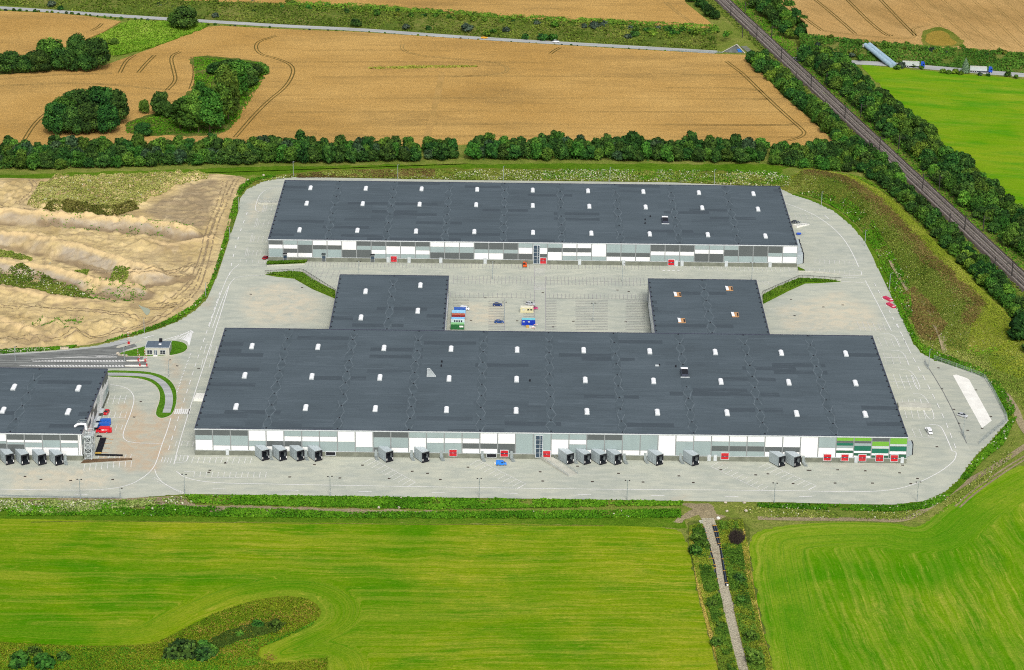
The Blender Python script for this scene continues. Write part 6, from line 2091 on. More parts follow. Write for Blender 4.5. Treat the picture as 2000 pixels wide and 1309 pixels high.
# ------------------------------------------------------------------ trees
def crown_mesh(seed, R, H, n, leaf, pal, lobes=15, low=.10, conifer=False):
    """leaf clumps over uneven lobes, with a dark core of inner foliage"""
    r = np.random.default_rng(seed)
    if conifer:
        n2 = n
        z = H * (.06 + .94 * r.random(n2) ** 1.35)
        rad = R * (1 - z / H) ** .85 * (.72 + .3 * r.random(n2))
        th = r.random(n2) * 2 * math.pi
        C = np.c_[rad * np.cos(th), rad * np.sin(th), z]
        N = np.c_[np.cos(th), np.sin(th), np.full(n2, .7)] + r.normal(size=(n2, 3)) * .4
        lid = (z * 2).astype(int) % lobes
    else:
        L = []
        for k in range(lobes):
            th, ph = r.random() * 2 * math.pi, r.random()
            rr = R * (.20 + .30 * r.random())
            zc = H * (low + (1 - low) * (.16 + .62 * ph))
            taper = 1 - .55 * max(0, (zc / H - .45) / .55)
            L.append((math.cos(th) * (R - rr) * taper, math.sin(th) * (R - rr) * taper, min(zc, H - rr * .75), rr))
        L.append((r.normal() * R * .15, r.normal() * R * .15, H - R * .36, R * .36)); L.append((0, 0, H * .40, R * .70))
        L = np.array(L)
        w = L[:, 3] ** 2
        lid = r.choice(len(L), n, p=w / w.sum())
        D = r.normal(size=(n, 3)); D[:, 2] = D[:, 2] * .9 + .25
        D /= np.linalg.norm(D, axis=1, keepdims=True)
        sc = L[lid, 3] * (.74 + .42 * r.random(n))
        C = L[lid, :3] + D * sc[:, None] * np.array([1, 1, .85])
        C[:, 2] = np.maximum(C[:, 2], .15)
        N = D + r.normal(size=(n, 3)) * .45
        # drop what lies deep inside other lobes
        deep = np.zeros(n, bool)
        for j in range(len(L)):
            dd = np.linalg.norm((C - L[j, :3]) / np.array([1, 1, .85]), axis=1)
            deep |= (dd < L[j, 3] * .70) & (lid != j)
        C, N, lid = C[~deep], N[~deep], lid[~deep]
    m = len(C)
    lobe_t = r.random(lobes + 3)[lid]
    t = .5 * lobe_t + .5 * r.random(m)
    pal = np.array(pal)
    k = t * (len(pal) - 1)
    i = np.minimum(k.astype(int), len(pal) - 2)
    colr = pal[i] + (pal[i + 1] - pal[i]) * (k - i)[:, None]
    colr *= (.75 + .5 * r.random(m))[:, None]
    S = leaf * (.65 + .7 * r.random(m))
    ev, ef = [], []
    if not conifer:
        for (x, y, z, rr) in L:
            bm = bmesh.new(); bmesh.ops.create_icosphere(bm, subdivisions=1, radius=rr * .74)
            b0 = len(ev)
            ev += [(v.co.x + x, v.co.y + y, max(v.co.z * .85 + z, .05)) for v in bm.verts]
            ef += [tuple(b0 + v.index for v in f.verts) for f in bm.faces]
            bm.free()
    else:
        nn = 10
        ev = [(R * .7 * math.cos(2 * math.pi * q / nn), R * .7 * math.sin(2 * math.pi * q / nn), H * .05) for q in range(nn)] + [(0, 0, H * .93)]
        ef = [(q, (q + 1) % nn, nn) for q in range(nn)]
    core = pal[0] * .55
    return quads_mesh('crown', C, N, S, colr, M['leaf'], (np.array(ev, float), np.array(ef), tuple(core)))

def trunk_mesh(h, r0, seed):
    q = random.Random(seed)
    mb = MB().tube((0, 0, -.2), (q.uniform(-.15, .15), q.uniform(-.15, .15), h * .55), r0, r0 * .62, 7)
    for k in range(3):
        a = q.random() * 6.28
        mb.tube((0, 0, h * (.3 + .08 * k)), (math.cos(a) * h * .28, math.sin(a) * h * .28, h * (.62 + .05 * k)), r0 * .4, r0 * .15, 5)
    return mb.mesh('trunk', M['trunk'])

DARKG = [(.008, .027, .007), (.018, .056, .010), (.040, .105, .016), (.085, .18, .028)]
MIDG = [(.014, .044, .006), (.033, .095, .011), (.066, .16, .018), (.12, .235, .03)]
GREYG = [(.010, .027, .012), (.024, .052, .022), (.05, .10, .04), (.095, .16, .06)]
LEAFG = [(.018, .05, .007), (.042, .11, .013), (.085, .185, .02), (.14, .25, .03)]
BRIGHT = [(.03, .075, .008), (.065, .15, .014), (.12, .23, .022), (.19, .30, .035)]
BLUEG = [(.012, .026, .016), (.028, .050, .032), (.055, .085, .055), (.095, .13, .085)]
OLIVE = [(.025, .05, .006), (.055, .10, .010), (.11, .16, .020), (.20, .23, .04)]
KINDS = {}
def kind(name, count, **kw):
    KINDS[name] = []
    for k in range(count):
        a = dict(kw)
        pal = a.pop('pal'); pal = pal[k % len(pal)] if isinstance(pal[0][0], (list, tuple)) else pal
        H, R = a.pop('H'), a.pop('R')
        KINDS[name].append((crown_mesh(100 + 17 * k + len(name) * 3, R, H, pal=pal, **a), trunk_mesh(H * .8, max(.12, R * .055), k), R, H))
kind('belt', 9, R=3.9, H=7.6, n=2100, leaf=.66, pal=[DARKG, DARKG, MIDG, DARKG, MIDG, DARKG, DARKG, GREYG, LEAFG])
kind('line', 8, R=4.7, H=8.4, n=2600, leaf=.72, pal=[DARKG, MIDG, DARKG, MIDG, DARKG, MIDG, BRIGHT, DARKG], lobes=20)
kind('big', 6, R=8.0, H=17.0, n=6500, leaf=.85, pal=[DARKG, DARKG, MIDG, DARKG, DARKG, MIDG], lobes=30)
kind('poplar', 4, R=6.2, H=22.0, n=6500, leaf=.8, pal=[MIDG, MIDG, LEAFG, LEAFG], lobes=30)
kind('bush', 7, R=2.0, H=2.8, n=420, leaf=.5, pal=[DARKG, MIDG, BLUEG, BRIGHT, MIDG, DARKG, BLUEG], lobes=6)
kind('bright', 4, R=2.0, H=2.8, n=420, leaf=.5, pal=[BRIGHT, BRIGHT, MIDG, OLIVE], lobes=6)
kind('conifer', 1, R=3.4, H=9.5, n=1500, leaf=.55, pal=[(.05, .10, .05), (.09, .16, .09), (.15, .24, .14)], conifer=True)

TONE = {'belt': ['dark', 'dark', 'mid green', 'dark', 'mid green', 'dark', 'dark', 'grey green', 'mid green'], 'line': ['dark', 'mid green', 'dark', 'mid green', 'dark', 'mid green', 'bright green', 'dark'],
        'big': ['dark', 'dark', 'mid green', 'dark', 'dark', 'mid green'], 'poplar': ['mid green', 'deep green', 'fresh green', 'light green'], 'bush': ['dark', 'mid green', 'grey leaved', 'bright green', 'mid green', 'dark', 'grey leaved'], 'bright': ['bright green', 'bright green', 'mid green', 'olive']}
PLACES = []                      # landmarks along each stand: (from x, to x, words)
def where(px, table):
    for lim, w in table:
        if px < lim:
            return w
    return table[-1][1]
def photo_x(x, y, z=3.0):
    d = np.array((x, y, z)) - CAM
    return 1000 + FPX * (d @ _r) / (d @ _f)
def photo_y(x, y, z=3.0):
    d = np.array((x, y, z)) - CAM
    return 654.5 - FPX * (d @ _u) / (d @ _f)

def tree(k, name, label, cat, x, y, z=0.0, s=1.0, sz=1.0, group=None, var=None, trunk=True):
    if var is None:
        var = rnd.randrange(len(KINDS[k]))
    v = KINDS[k][var]
    if '{' in label:
        size = 'tall' if s * sz > 1.02 else ('low' if s * sz < .74 else 'middling')
        label = label.format(tone=TONE[k][var], size=size)
    t = thing(name, label, cat, (x, y, z), rnd.uniform(0, 6.28), group)
    t.scale = (s, s, s * sz)
    link('crown', v[0], t)
    if trunk:
        link('trunk', v[1], t)
    return t

def scatter(poly, dmin, tries=40000, limit=400, seed=3):
    P = np.array(poly)[:, :2]
    r = np.random.default_rng(seed)
    lo, hi = P.min(0), P.max(0)
    out = []
    Q = lo + r.random((tries, 2)) * (hi - lo)
    Q = Q[inside(Q, P)]
    cell = {}
    for q in Q:
        c = (int(q[0] // dmin), int(q[1] // dmin))
        if any((q[0] - a[0]) ** 2 + (q[1] - a[1]) ** 2 < dmin * dmin for i in (-1, 0, 1) for j in (-1, 0, 1) for a in cell.get((c[0] + i, c[1] + j), ())):
            continue
        cell.setdefault(c, []).append(q)
        out.append((float(q[0]), float(q[1])))
        if len(out) >= limit:
            break
    return out

# the belt of young trees below the wheat, in three stands
BELT = [('left stand', [(-60, 333), (120, 331), (300, 326), (500, 321), (812, 316), (812, 294), (600, 292), (300, 293), (-60, 300)], 5.1, 185),
        ('small stand', [(838, 313), (886, 312), (886, 292), (838, 293)], 4.6, 14),
        ('right stand', [(922, 312), (1200, 314), (1485, 319), (1488, 296), (1200, 291), (922, 291)], 5.0, 105)]
nb = 0
SPOT = [(60, 'at the left picture edge'), (120, 'left of the round copse'), (250, 'below the round copse'), (330, 'below the lone round tree'), (470, 'below the slanting copse'), (560, 'above the far hall left corner'), (660, 'above the far hall first rooflights'), (740, 'above the second bay'), (820, 'beside the first field gap'),
        (900, 'between the two field gaps'), (970, 'just right of the second field gap'), (1090, 'above the middle bay'), (1200, 'above the sixth bay'), (1310, 'above the seventh bay'), (1420, 'above the eighth bay'), (1500, 'at the right end of the belt')]
for nm, px, dm, lim in BELT:
    pts = scatter(W(px), dm, limit=lim, seed=len(nm))
    front = np.array(W(px[:len(px) // 2 + (1 if nm == 'left stand' else 0)]))
    for x, y in pts:
        fd = dist_line(np.array([[x, y]]), front)[0][0]
        row = 'front row' if fd < 6 else ('middle' if fd < 17 else 'back row')
        tree('belt', 'belt_tree', '{size} {tone} belt tree in the %s, %s' % (row, where(photo_x(x, y), SPOT)), 'tree', x, y, 0, rnd.uniform(.8, 1.25), rnd.uniform(.8, 1.3), 'trees of the belt, ' + nm)
        nb += 1
# the tangle between belt and railway
for x, y in scatter(W([(1508, 322), (1560, 330), (1620, 335), (1680, 338), (1735, 368), (1745, 340), (1690, 296), (1650, 290), (1600, 292), (1510, 294)]), 6.0, limit=60, seed=5):
    tree('line', 'thicket_tree', '{size} {tone} tree in the thicket %s the wheat corner' % ('left of' if photo_x(x, y) < 1570 else 'just below' if photo_x(x, y) < 1660 else 'right of'), 'tree', x, y, 0, rnd.uniform(.6, .9), rnd.uniform(.8, 1.1), 'trees of the thicket at the wheat corner')

RSPOT = [(140, 'beside the road underpass'), (200, 'beside the second mast'), (260, 'beside the middle of the wheat edge'), (330, 'near the wheat corner'), (400, 'by the upper end of the mound'), (470, 'by the middle of the mound'), (540, 'by the lower half of the mound'), (900, 'by the right picture edge')]
def along(px, width, dmin, seed, limit):
    L = np.array(W(px))
    A_, B_ = ribbon_pts(resample(L, 60), width)
    return scatter([tuple(q) for q in A_] + [tuple(q) for q in B_[::-1]], dmin, limit=limit, seed=seed)
NEAR = [(1478, 122), (1520, 160), (1570, 206), (1620, 252), (1680, 305), (1745, 365)]
for x, y in along(NEAR, 9, 6.2, 6, 70):
    tree('line', 'trackside_tree', '{size} {tone} tree between wheat and tracks, %s' % where(photo_y(x, y), RSPOT), 'tree', x, y, 0, rnd.uniform(.75, 1.1), rnd.uniform(.85, 1.15), 'trees on the near side of the railway by the wheat')
NEAR2 = [(1745, 368), (1800, 420), (1850, 468), (1900, 520), (1950, 572), (2010, 632)]
for x, y in along(NEAR2, 9, 5.6, 16, 60):
    tree('line', 'trackside_tree', '{size} {tone} tree between mound and tracks, %s' % where(photo_y(x, y), RSPOT), 'tree', x, y, 0, rnd.uniform(.6, .85), rnd.uniform(.8, 1.1), 'trees on the near side of the railway by the mound')
RSPOT2 = [(130, 'beside the underpass road'), (170, 'at the pasture top corner'), (215, 'beside the upper pasture'), (260, 'beside the middle pasture'), (305, 'beside the brightest pasture patch'), (350, 'beside the lower pasture'), (400, 'at the foot of the pasture'), (900, 'at the right picture edge')]
FARS = [(1598, 118), (1650, 158), (1702, 208), (1757, 256), (1813, 305), (1872, 356), (1932, 410), (2004, 474), (2050, 514)]
for x, y in along(FARS, 22, 6.0, 26, 150):
    tree('line', 'pasture_edge_tree', '{size} {tone} tree between tracks and pasture, %s' % where(photo_y(x, y), RSPOT2), 'tree', x, y, 0, rnd.uniform(.75, 1.15), rnd.uniform(.85, 1.2), 'trees on the far side of the railway')
for x, y in scatter(W([(1448, -10), (1490, -10), (1535, 20), (1568, 48), (1572, 76), (1545, 86), (1520, 66), (1480, 26)]), 6.0, limit=40, seed=8):
    tree('line', 'broadleaf_tree', '{size} {tone} tree at the corner of the diagonal wheat field by the tracks', 'tree', x, y, 1.5, rnd.uniform(.7, 1.05), rnd.uniform(.85, 1.1), 'trees at the corner of the diagonal wheat field')
for k, (px, py, s) in enumerate(((1350, 4, .8), (1368, 14, .9), (1386, 32, 1.0), (1378, 22, .8), (1397, 38, .75))):
    x, y, _ = at(px, py)
    tree('line', 'broadleaf_tree', 'broadleaf tree in the short row left of the tracks, %s from the top' % ORD[(0, 1, 3, 2, 4)[k]], 'tree', x, y, 0, s, 1.0)

def trees_px(items, k, name, label, cat, group):
    KR, KH = KINDS[k][0][2], KINDS[k][0][3]
    xs = sorted(q[0] for q in items)
    for px, py, r_, h_ in items:
        x, y, _ = at(px, py)
        lab = label
        sc = ppm(px, py)
        s = r_ / sc / KR
        if '%s' in label:
            lab = label % ('its leftmost tree' if px == xs[0] else 'its rightmost tree' if px == xs[-1] else ORD[min(8, xs.index(px))] + ' from its left end' + (' in front' if py > sorted(q[1] for q in items)[len(items) // 2] else ' at the back'))
        tree(k, name, lab, cat, x, y, 0, s, (h_ / sc / .95) / (KH * s), group)
trees_px(((6, 143, 22, 38), (24, 145, 22, 46), (45, 144, 18, 36), (76, 142, 26, 44), (100, 132, 30, 58), (135, 141, 21, 44), (118, 139, 20, 46), (157, 134, 27, 66), (190, 137, 27, 64), (172, 140, 22, 40), (60, 143, 20, 40)), 'big', 'copse_tree', '{tone} tree of the upper left copse, %s', 'tree', 'trees of the copse at the left edge')
trees_px(((112, 263, 27, 62), (140, 264, 26, 58), (176, 262, 26, 64), (210, 261, 26, 58), (130, 250, 30, 64), (165, 245, 32, 72), (200, 246, 32, 76), (228, 244, 26, 70), (150, 232, 30, 54), (190, 228, 34, 58), (222, 230, 27, 56), (110, 248, 22, 48)), 'big', 'copse_tree', '{tone} tall tree of the round copse, %s', 'tree', 'trees of the round copse')
trees_px(((352, 254, 22, 62), (372, 260, 24, 70), (388, 262, 22, 84), (410, 262, 28, 92), (432, 252, 24, 92), (446, 235, 24, 98), (444, 210, 26, 84), (462, 196, 24, 74), (366, 240, 22, 52), (395, 240, 24, 80), (460, 176, 24, 58)), 'poplar', 'tall_tree', '{tone} upright tree of the slanting copse, %s', 'tree', 'trees of the slanting copse')
trees_px(((425, 146, 22, 24), (447, 150, 26, 34), (470, 160, 26, 42), (490, 156, 24, 34), (508, 146, 18, 24), (480, 172, 26, 38)), 'big', 'willow_tree', '{tone} willow in the green hollow, %s', 'tree', 'willows of the green hollow')
for px, py, r_, h_, lab in ((282, 224, 11, 30, 'small round tree standing alone right of the round copse'), (314, 228, 20, 48, 'broadleaf tree between the lone small tree and the slanting copse'), (331, 232, 15, 34, 'broadleaf tree touching the slanting copse on its left'), (280, 266, 19, 26, 'low tree just above the belt, right of the round copse'),
                             (361, 58, 27, 46, 'broad tree standing by the country road in the upper left'), (222, 89, 11, 14, 'small bush in the green strip by the left copse'), (345, 56, 18, 34, 'broad tree leaning on the tree by the country road')):
    trees_px(((px, py, r_, h_),), 'big', 'broadleaf_tree', lab, 'tree', None)
x, y, _ = at(1885, 142); tree('conifer', 'conifer', 'pale grey green conifer on the right edge of the road', 'tree', x, y, 0, 1.0, 1.0)
for px, py, s, lab in ((1990, 664, 1.5, 'dark tree at the right picture edge below the mound'), (1996, 636, 1.0, 'dark tree at the right picture edge beside the mound end'), (2015, 690, 1.2, 'dark tree cut by the right picture edge')):
    x, y, _ = at(px, py); tree('line', 'broadleaf_tree', lab, 'tree', x, y, 0, s * .8, 1.0, var=0)

# shrubs on the road banks
BSPOT = [(120, 'at the left picture edge'), (240, 'above the left copse'), (330, 'left of the roadside tree'), (420, 'at the roadside tree'), (560, 'above the tractor curve'), (700, 'left of the rounded dark shrub'), (830, 'above the wheat headland'), (960, 'behind the yellow car'), (1090, 'behind the white car'), (1200, 'by the grey willow scrub'), (1320, 'left of the underpass'), (1450, 'at the underpass'),
         (1590, 'beside the tracks'), (1690, 'left of the pipe bridge'), (1760, 'at the pipe bridge'), (1830, 'behind the left truck'), (1900, 'behind the conifer'), (1960, 'behind the right truck'), (2100, 'at the right picture edge')]
def shrub_row(px, z, n, kinds, s0, s1, label, group, jx=1.5, jy=1.5, name='shrub'):
    L = resample(np.array(W(px, z)), n)
    for q in L:
        px_ = photo_x(q[0], q[1])
        lab = label % where(px_, BSPOT) if '%s' in label else label
        tree(kinds[rnd.randrange(len(kinds))], name, lab, 'shrub', q[0] + rnd.uniform(-jx, jx), q[1] + rnd.uniform(-jy, jy), max(0, q[2] - .6), rnd.uniform(s0, s1), rnd.uniform(.7, 1.1), group, trunk=False)
shrub_row([(560, 13), (700, 22), (850, 32), (1000, 43), (1200, 54), (1420, 68)], 4.6, 95, ['bright', 'bright', 'bush'], .8, 1.6, '{tone} shrub on the crest of the road bank, %s', 'shrubs along the crest of the road bank', 3, 6)
shrub_row([(330, 4), (460, 10), (560, 14)], 4.6, 18, ['bright', 'bush'], .8, 1.3, '{tone} shrub on the left bank crest, %s', 'shrubs at the left end of the road bank', 3, 6)
shrub_row([(1600, 80), (1700, 89), (1800, 96), (1900, 103), (2010, 112)], 4.8, 50, ['bright', 'bush', 'bright'], .8, 1.5, '{tone} shrub on the crest of the right road bank, %s', 'shrubs along the crest of the right road bank', 3, 6)
shrub_row([(1565, 84), (1600, 96), (1640, 108), (1690, 112)], 1.5, 22, ['bright', 'bush', 'bright'], .8, 1.4, '{tone} bushy shrub on the bank, %s', 'shrubs between railway and pipe bridge', 5, 9)
for k, (px, py, z, s, kd, v) in enumerate(((100, 12, 1, 1.7, 'bush', 2), (118, 18, .5, 1.1, 'bush', 0), (230, 8, 2, 1.6, 'bush', 2), (265, 12, 2, 1.3, 'bush', 6), (312, 14, 2.5, 1.5, 'bush', 2), (340, 18, 2, 1.2, 'bush', 2), (420, 33, 1, 1.4, 'bush', 6), (497, 26, 2, 1.2, 'bush', 0),
                                               (696, 50, 1, 2.0, 'bush', 0), (792, 56, 1, 1.5, 'bush', 2), (838, 58, .5, 1.3, 'bush', 5), (912, 60, 1.5, 2.2, 'bush', 2), (950, 70, .5, 1.5, 'bright', 0), (963, 64, 1, 1.2, 'bush', 1), (990, 62, 1.5, 1.5, 'bush', 6), (1025, 76, 0, 1.4, 'bush', 0), (1060, 79, 0, 1.9, 'bush', 5), (1078, 79, 0, 1.9, 'bush', 1),
                                               (1160, 58, 3, 2.4, 'bush', 2), (1180, 54, 3.5, 2.2, 'bush', 6), (1240, 72, 2, 1.8, 'bush', 5), (1275, 72, 2, 1.8, 'bright', 1), (1310, 74, 2, 1.8, 'bright', 0), (1228, 76, 1, 1.6, 'bush', 2), (1350, 72, 2.5, 1.7, 'bright', 2), (1390, 80, 2, 1.5, 'bright', 3), (1822, 107, 2.5, 2.1, 'bush', 2), (1838, 112, 1.5, 1.4, 'bush', 0), (1900, 106, 3, 1.6, 'bush', 6), (1700, 104, 2, 1.6, 'bush', 5), (1600, 96, 1, 2, 'bush', 2))):
    x, y, _ = at(px, py, z)
    tree(kd, 'shrub', ('grey leaved' if v in (2, 6) and kd == 'bush' else 'rounded green') + ' shrub scattered on the slope of the road bank', 'shrub', x, y, max(0, z - .3), s, .85, 'shrubs on the slope of the road bank', v, False)
for px, py, s in ((1760, 133, 1.6), (1752, 136, 1.2), (1784, 131, 1.1), (1800, 135, .9), (1842, 143, 1.2), (1853, 145, 1.0), (1865, 144, 1.3), (1876, 146, 1.0), (1968, 149, 1.2), (1985, 153, .9), (1914, 148, .9), (1930, 149, .8)):
    x, y, _ = at(px, py)
    tree('bush', 'shrub', '{tone} shrub between pasture and right road, %s' % where(px, BSPOT), 'shrub', x, y, 0, s, .9, 'shrubs at the top edge of the pasture', None, False)
shrub_row([(0, 21), (130, 27), (240, 38), (330, 44), (420, 50)], 0, 34, ['bush', 'bright'], .35, .75, '{tone} low shrub along the country road, %s', 'low shrubs along the country road', 1, 1)
shrub_row([(430, 50), (560, 58), (700, 63), (850, 73), (1000, 83), (1200, 95), (1400, 107)], 0, 60, ['bush', 'bright'], .2, .5, '{tone} tiny bush at the wheat edge, %s', 'tiny bushes at the wheat edge', 1, 1)
# foreground shrubs
for px, py, s, kd, v, lab in ((368, 1284, 2.3, 'bush', 0, 'dark bush on the left of the reed hollow'), (400, 1287, 2.1, 'bush', 5, 'dark bush in the middle of the reed hollow clump'), (335, 1286, 1.9, 'bush', 0, 'dark bush at the left end of the reed hollow clump'), (352, 1276, 2.0, 'bush', 5, 'dark bush at the back of the reed hollow clump'), (400, 1272, 1.6, 'bright', 2, 'leafy green bush behind the dark clump in the reed hollow'), (418, 1280, 1.3, 'bright', 0, 'pale green bush at the right of the dark clump'),
                              (505, 1228, 1.3, 'bush', 1, 'green bush deep in the reed hollow, left of two'), (535, 1230, 1.5, 'bush', 4, 'green bush deep in the reed hollow, right of two'), (468, 1246, 1.0, 'bright', 0, 'small bright bush in the reed hollow'), (495, 1244, .6, 'bright', 1, 'tiny bright bush in the reed hollow'), (70, 1282, 1.5, 'bush', 1, 'round bush at the lower left corner, upper one'), (126, 1293, 1.4, 'bush', 4, 'round bush at the lower left corner, right one'), (40, 1303, 2.2, 'bush', 1, 'spreading bush at the lower left corner, left one'), (90, 1308, 2.2, 'bush', 4, 'spreading bush at the lower left corner, front one'),
                              (1362, 1058, 1.5, 'bright', 2, 'leafy bush left of the farm track, upper one'), (1356, 1082, 1.6, 'bush', 1, 'leafy bush left of the farm track, middle one'), (1376, 1070, 1.1, 'bush', 4, 'leafy bush between the track and the pipe bundle'), (1390, 1186, 1.1, 'bush', 1, 'leafy bush left of the farm track, lower one'), (1398, 1262, 1.2, 'bush', 4, 'leafy bush left of the farm track, lowest one'), (1443, 1138, 1.3, 'bush', 0, 'dark bush right of the farm track, upper one'), (1447, 1176, 1.1, 'bush', 1, 'dark bush right of the farm track, middle one'), (1463, 1250, 1.4, 'bush', 4, 'leafy bush right of the farm track, lower one'), (1475, 1298, 1.9, 'bright', 3, 'olive bush right of the farm track at the lower edge'), (1408, 1225, 1.0, 'bush', 1, 'low bush on the left verge of the farm track')):
    x, y, _ = at(px, py)
    tree(kd, 'bush', lab, 'bush', x, y, 0, s, .85, None, v, False)
# the bare twiggy bush beside the track
x, y, _ = at(1437, 1056)
t = thing('bare_bush', 'dark bare twiggy bush at the top right of the farm track', 'bush', (x, y, 0))
mb = MB()
for k in range(420):
    a = rnd.random() * 6.28; r0 = rnd.random() ** .5
    bx, by = math.cos(a) * r0 * 2.6, math.sin(a) * r0 * 5.2
    hh = 2.0 + 2.6 * rnd.random() * (1 - r0 * .5)
    p = Vector((bx, by, 0)); q = p + Vector((rnd.uniform(-.7, 1.2), rnd.uniform(-.8, .6), hh * .6)); e = q + Vector((rnd.uniform(-.6, 1.0), rnd.uniform(-.6, .6), hh * .45))
    mb.bar(p, q, .09); mb.bar(q, e, .055)
mb.build('twigs', simple('dark_twigs', (.045, .035, .03), .95, .1), t)

# ------------------------------------------------------------------ undergrowth that nobody could count
def ground_cover(name, px, n, size, height, pal, seed=1, zf=None, clump=.12, thr=.35, world=None, flowers=0.0, flower=(.50, .50, .37), mask=None):
    P = np.array(world if world is not None else W(px))[:, :2]
    r = np.random.default_rng(seed)
    lo, hi = P.min(0), P.max(0)
    Q = lo + r.random((n * 5, 2)) * (hi - lo)
    Q = Q[inside(Q, P)]
    dens = fbm(Q[:, 0] * clump, Q[:, 1] * clump, seed + 3, 3)
    Q = Q[(dens + r.random(len(Q)) * .25) > thr + .12]
    if mask is not None:
        Q = Q[mask(Q, r)]
    Q = Q[:n]
    m = len(Q)
    h = height * (.25 + .9 * fbm(Q[:, 0] * .25, Q[:, 1] * .25, seed, 2)) * r.random(m) ** .6
    z0 = zf(Q) if zf is not None else np.zeros(m)
    C = np.c_[Q, z0 + h + .05]
    N = r.normal(size=(m, 3)) * .6 + np.array([0, -.25, .8])
    pal = np.array(pal)
    t = np.clip(.55 * fbm(Q[:, 0] * .07, Q[:, 1] * .07, seed + 7, 3) * 1.3 + .45 * r.random(m), 0, .999)
    k = t * (len(pal) - 1)
    i = k.astype(int)
    c = pal[i] + (pal[i + 1] - pal[i]) * (k - i)[:, None]
    c *= (.8 + .4 * r.random(m))[:, None]
    if flowers:
        fz = fbm(Q[:, 0] * .05, Q[:, 1] * .05, seed + 13, 3)
        f = (r.random(m) < flowers) & (fz > .45)
        c[f] = flower
    S = size * (.6 + .8 * r.random(m))
    me = quads_mesh(name, C, N, S, c, M['cover'])
    return tag(link(name, me), kind='stuff')
LUSH = [(.016, .06, .003), (.036, .125, .005), (.075, .21, .008), (.15, .28, .02)]
WEED = [(.04, .10, .008), (.09, .16, .016), (.18, .23, .035), (.32, .32, .10)]
DRY = [(.10, .095, .02), (.19, .145, .04), (.28, .20, .065), (.38, .29, .11)]
BROWN = [(.045, .040, .012), (.09, .065, .020), (.145, .105, .033), (.22, .18, .06)]
REED = [(.045, .10, .003), (.080, .155, .005), (.13, .185, .008), (.20, .22, .015)]
# along the front of the yard
ground_cover('verge_plants', [(360, 968), (650, 971), (935, 975), (1225, 979), (1335, 981), (1330, 988), (1200, 990), (860, 996), (600, 990), (380, 984)], 16000, .62, .8, LUSH, 1)
ground_cover('verge_plants', [(-40, 990), (100, 989), (240, 984), (360, 990), (700, 1002), (1000, 1000), (1330, 996), (1330, 1012), (1000, 1014), (700, 1013), (420, 1010), (200, 1008), (-40, 1008)], 17000, .6, .8, LUSH, 2, flowers=.015)
ground_cover('flowering_weeds', [(-40, 977), (120, 979), (240, 978), (360, 972), (380, 984), (240, 994), (120, 1004), (-40, 1003)], 6500, .6, .9, [(.05, .11, .012), (.12, .2, .03), (.25, .3, .09), (.42, .43, .25)], 3, flowers=.2, thr=.42)
ground_cover('verge_plants', [(1480, 984), (1650, 987), (1745, 989), (1800, 983), (1845, 966), (1860, 972), (1810, 994), (1745, 1000), (1600, 996), (1480, 991)], 8000, .6, .7, LUSH, 4, flowers=.04)
ground_cover('flowering_weeds', [(1430, 990), (1600, 994), (1760, 1000), (1840, 985), (1900, 940), (1960, 880), (1985, 850), (1975, 900), (1900, 965), (1840, 1004), (1760, 1016), (1600, 1012), (1470, 1012)], 7000, .45, .4, WEED, 5, thr=.45, flowers=.05)
ground_cover('verge_plants', [(1972, 824), (1985, 815), (1960, 868), (1915, 905), (1890, 938), (1876, 936), (1892, 912), (1935, 868)], 4500, .7, .9, LUSH, 6, flowers=.03)
ground_cover('verge_plants', [(1800, 690), (1826, 703), (1926, 738), (1940, 760), (1972, 820), (1984, 800), (1950, 745), (1930, 725), (1840, 692), (1800, 672), (1786, 650), (1760, 600), (1730, 545), (1708, 500), (1716, 520), (1752, 606), (1775, 652)], 6000, .6, .8, LUSH, 7, flowers=.03)
# right mound: bands of growth that follow its crest
mz = lambda Q: np.where(inside(Q, np.array(MOUND)), mound_h(Q, dist_line(Q, MOUND, True)[0]), 0)
CR = np.array(CREST)
def cross(Q):
    """metres past the crest, positive on the railway side"""
    best = np.full(len(Q), 1e9); out = np.zeros(len(Q))
    for a_, b_ in zip(CR[:-1], CR[1:]):
        ab = b_ - a_; L_ = np.linalg.norm(ab); n_ = np.array([-ab[1], ab[0]]) / L_
        t_ = np.clip(((Q - a_) @ ab) / L_ ** 2, 0, 1)
        dd = np.linalg.norm(Q - (a_ + t_[:, None] * ab), axis=1)
        sg = (Q - a_) @ n_
        m_ = dd < best
        best[m_] = dd[m_]; out[m_] = np.where(sg[m_] > 0, dd[m_], -dd[m_])
    return out
def band(lo, hi, soft=2.5, seed=1):
    def fn(Q, r):
        c = cross(Q) + (fbm(Q[:, 0] * .09, Q[:, 1] * .09, seed) - .5) * 5
        return (r.random(len(Q)) < smooth(lo - soft, lo + soft, c) * smooth(hi + soft, hi - soft, c))
    return fn
YEL = [(.08, .14, .006), (.14, .20, .012), (.21, .25, .024), (.31, .31, .06)]
ground_cover('mound_weeds', None, 30000, .38, .4, WEED, 8, zf=mz, world=MOUND, thr=.30, flowers=.02, mask=band(-60, -4))
ground_cover('mound_olive_grass', None, 40000, .36, .35, OLIVE, 9, zf=mz, world=MOUND, thr=.25, mask=band(-22, -3, 2, 5))
ground_cover('mound_brown_docks', None, 26000, .42, .55, BROWN, 10, zf=mz, world=MOUND, thr=.22, mask=band(-6, 2.5, 1.2, 6))
ground_cover('mound_yellow_grass', None, 46000, .34, .3, YEL, 12, zf=mz, world=MOUND, thr=.15, mask=band(2.5, 16, 2, 7))
ground_cover('mound_bright_grass', None, 12000, .55, .5, [(.05, .14, .006), (.10, .22, .01), (.17, .30, .02)], 45, zf=mz, world=MOUND, thr=.1, mask=band(17, 30, 2, 8))
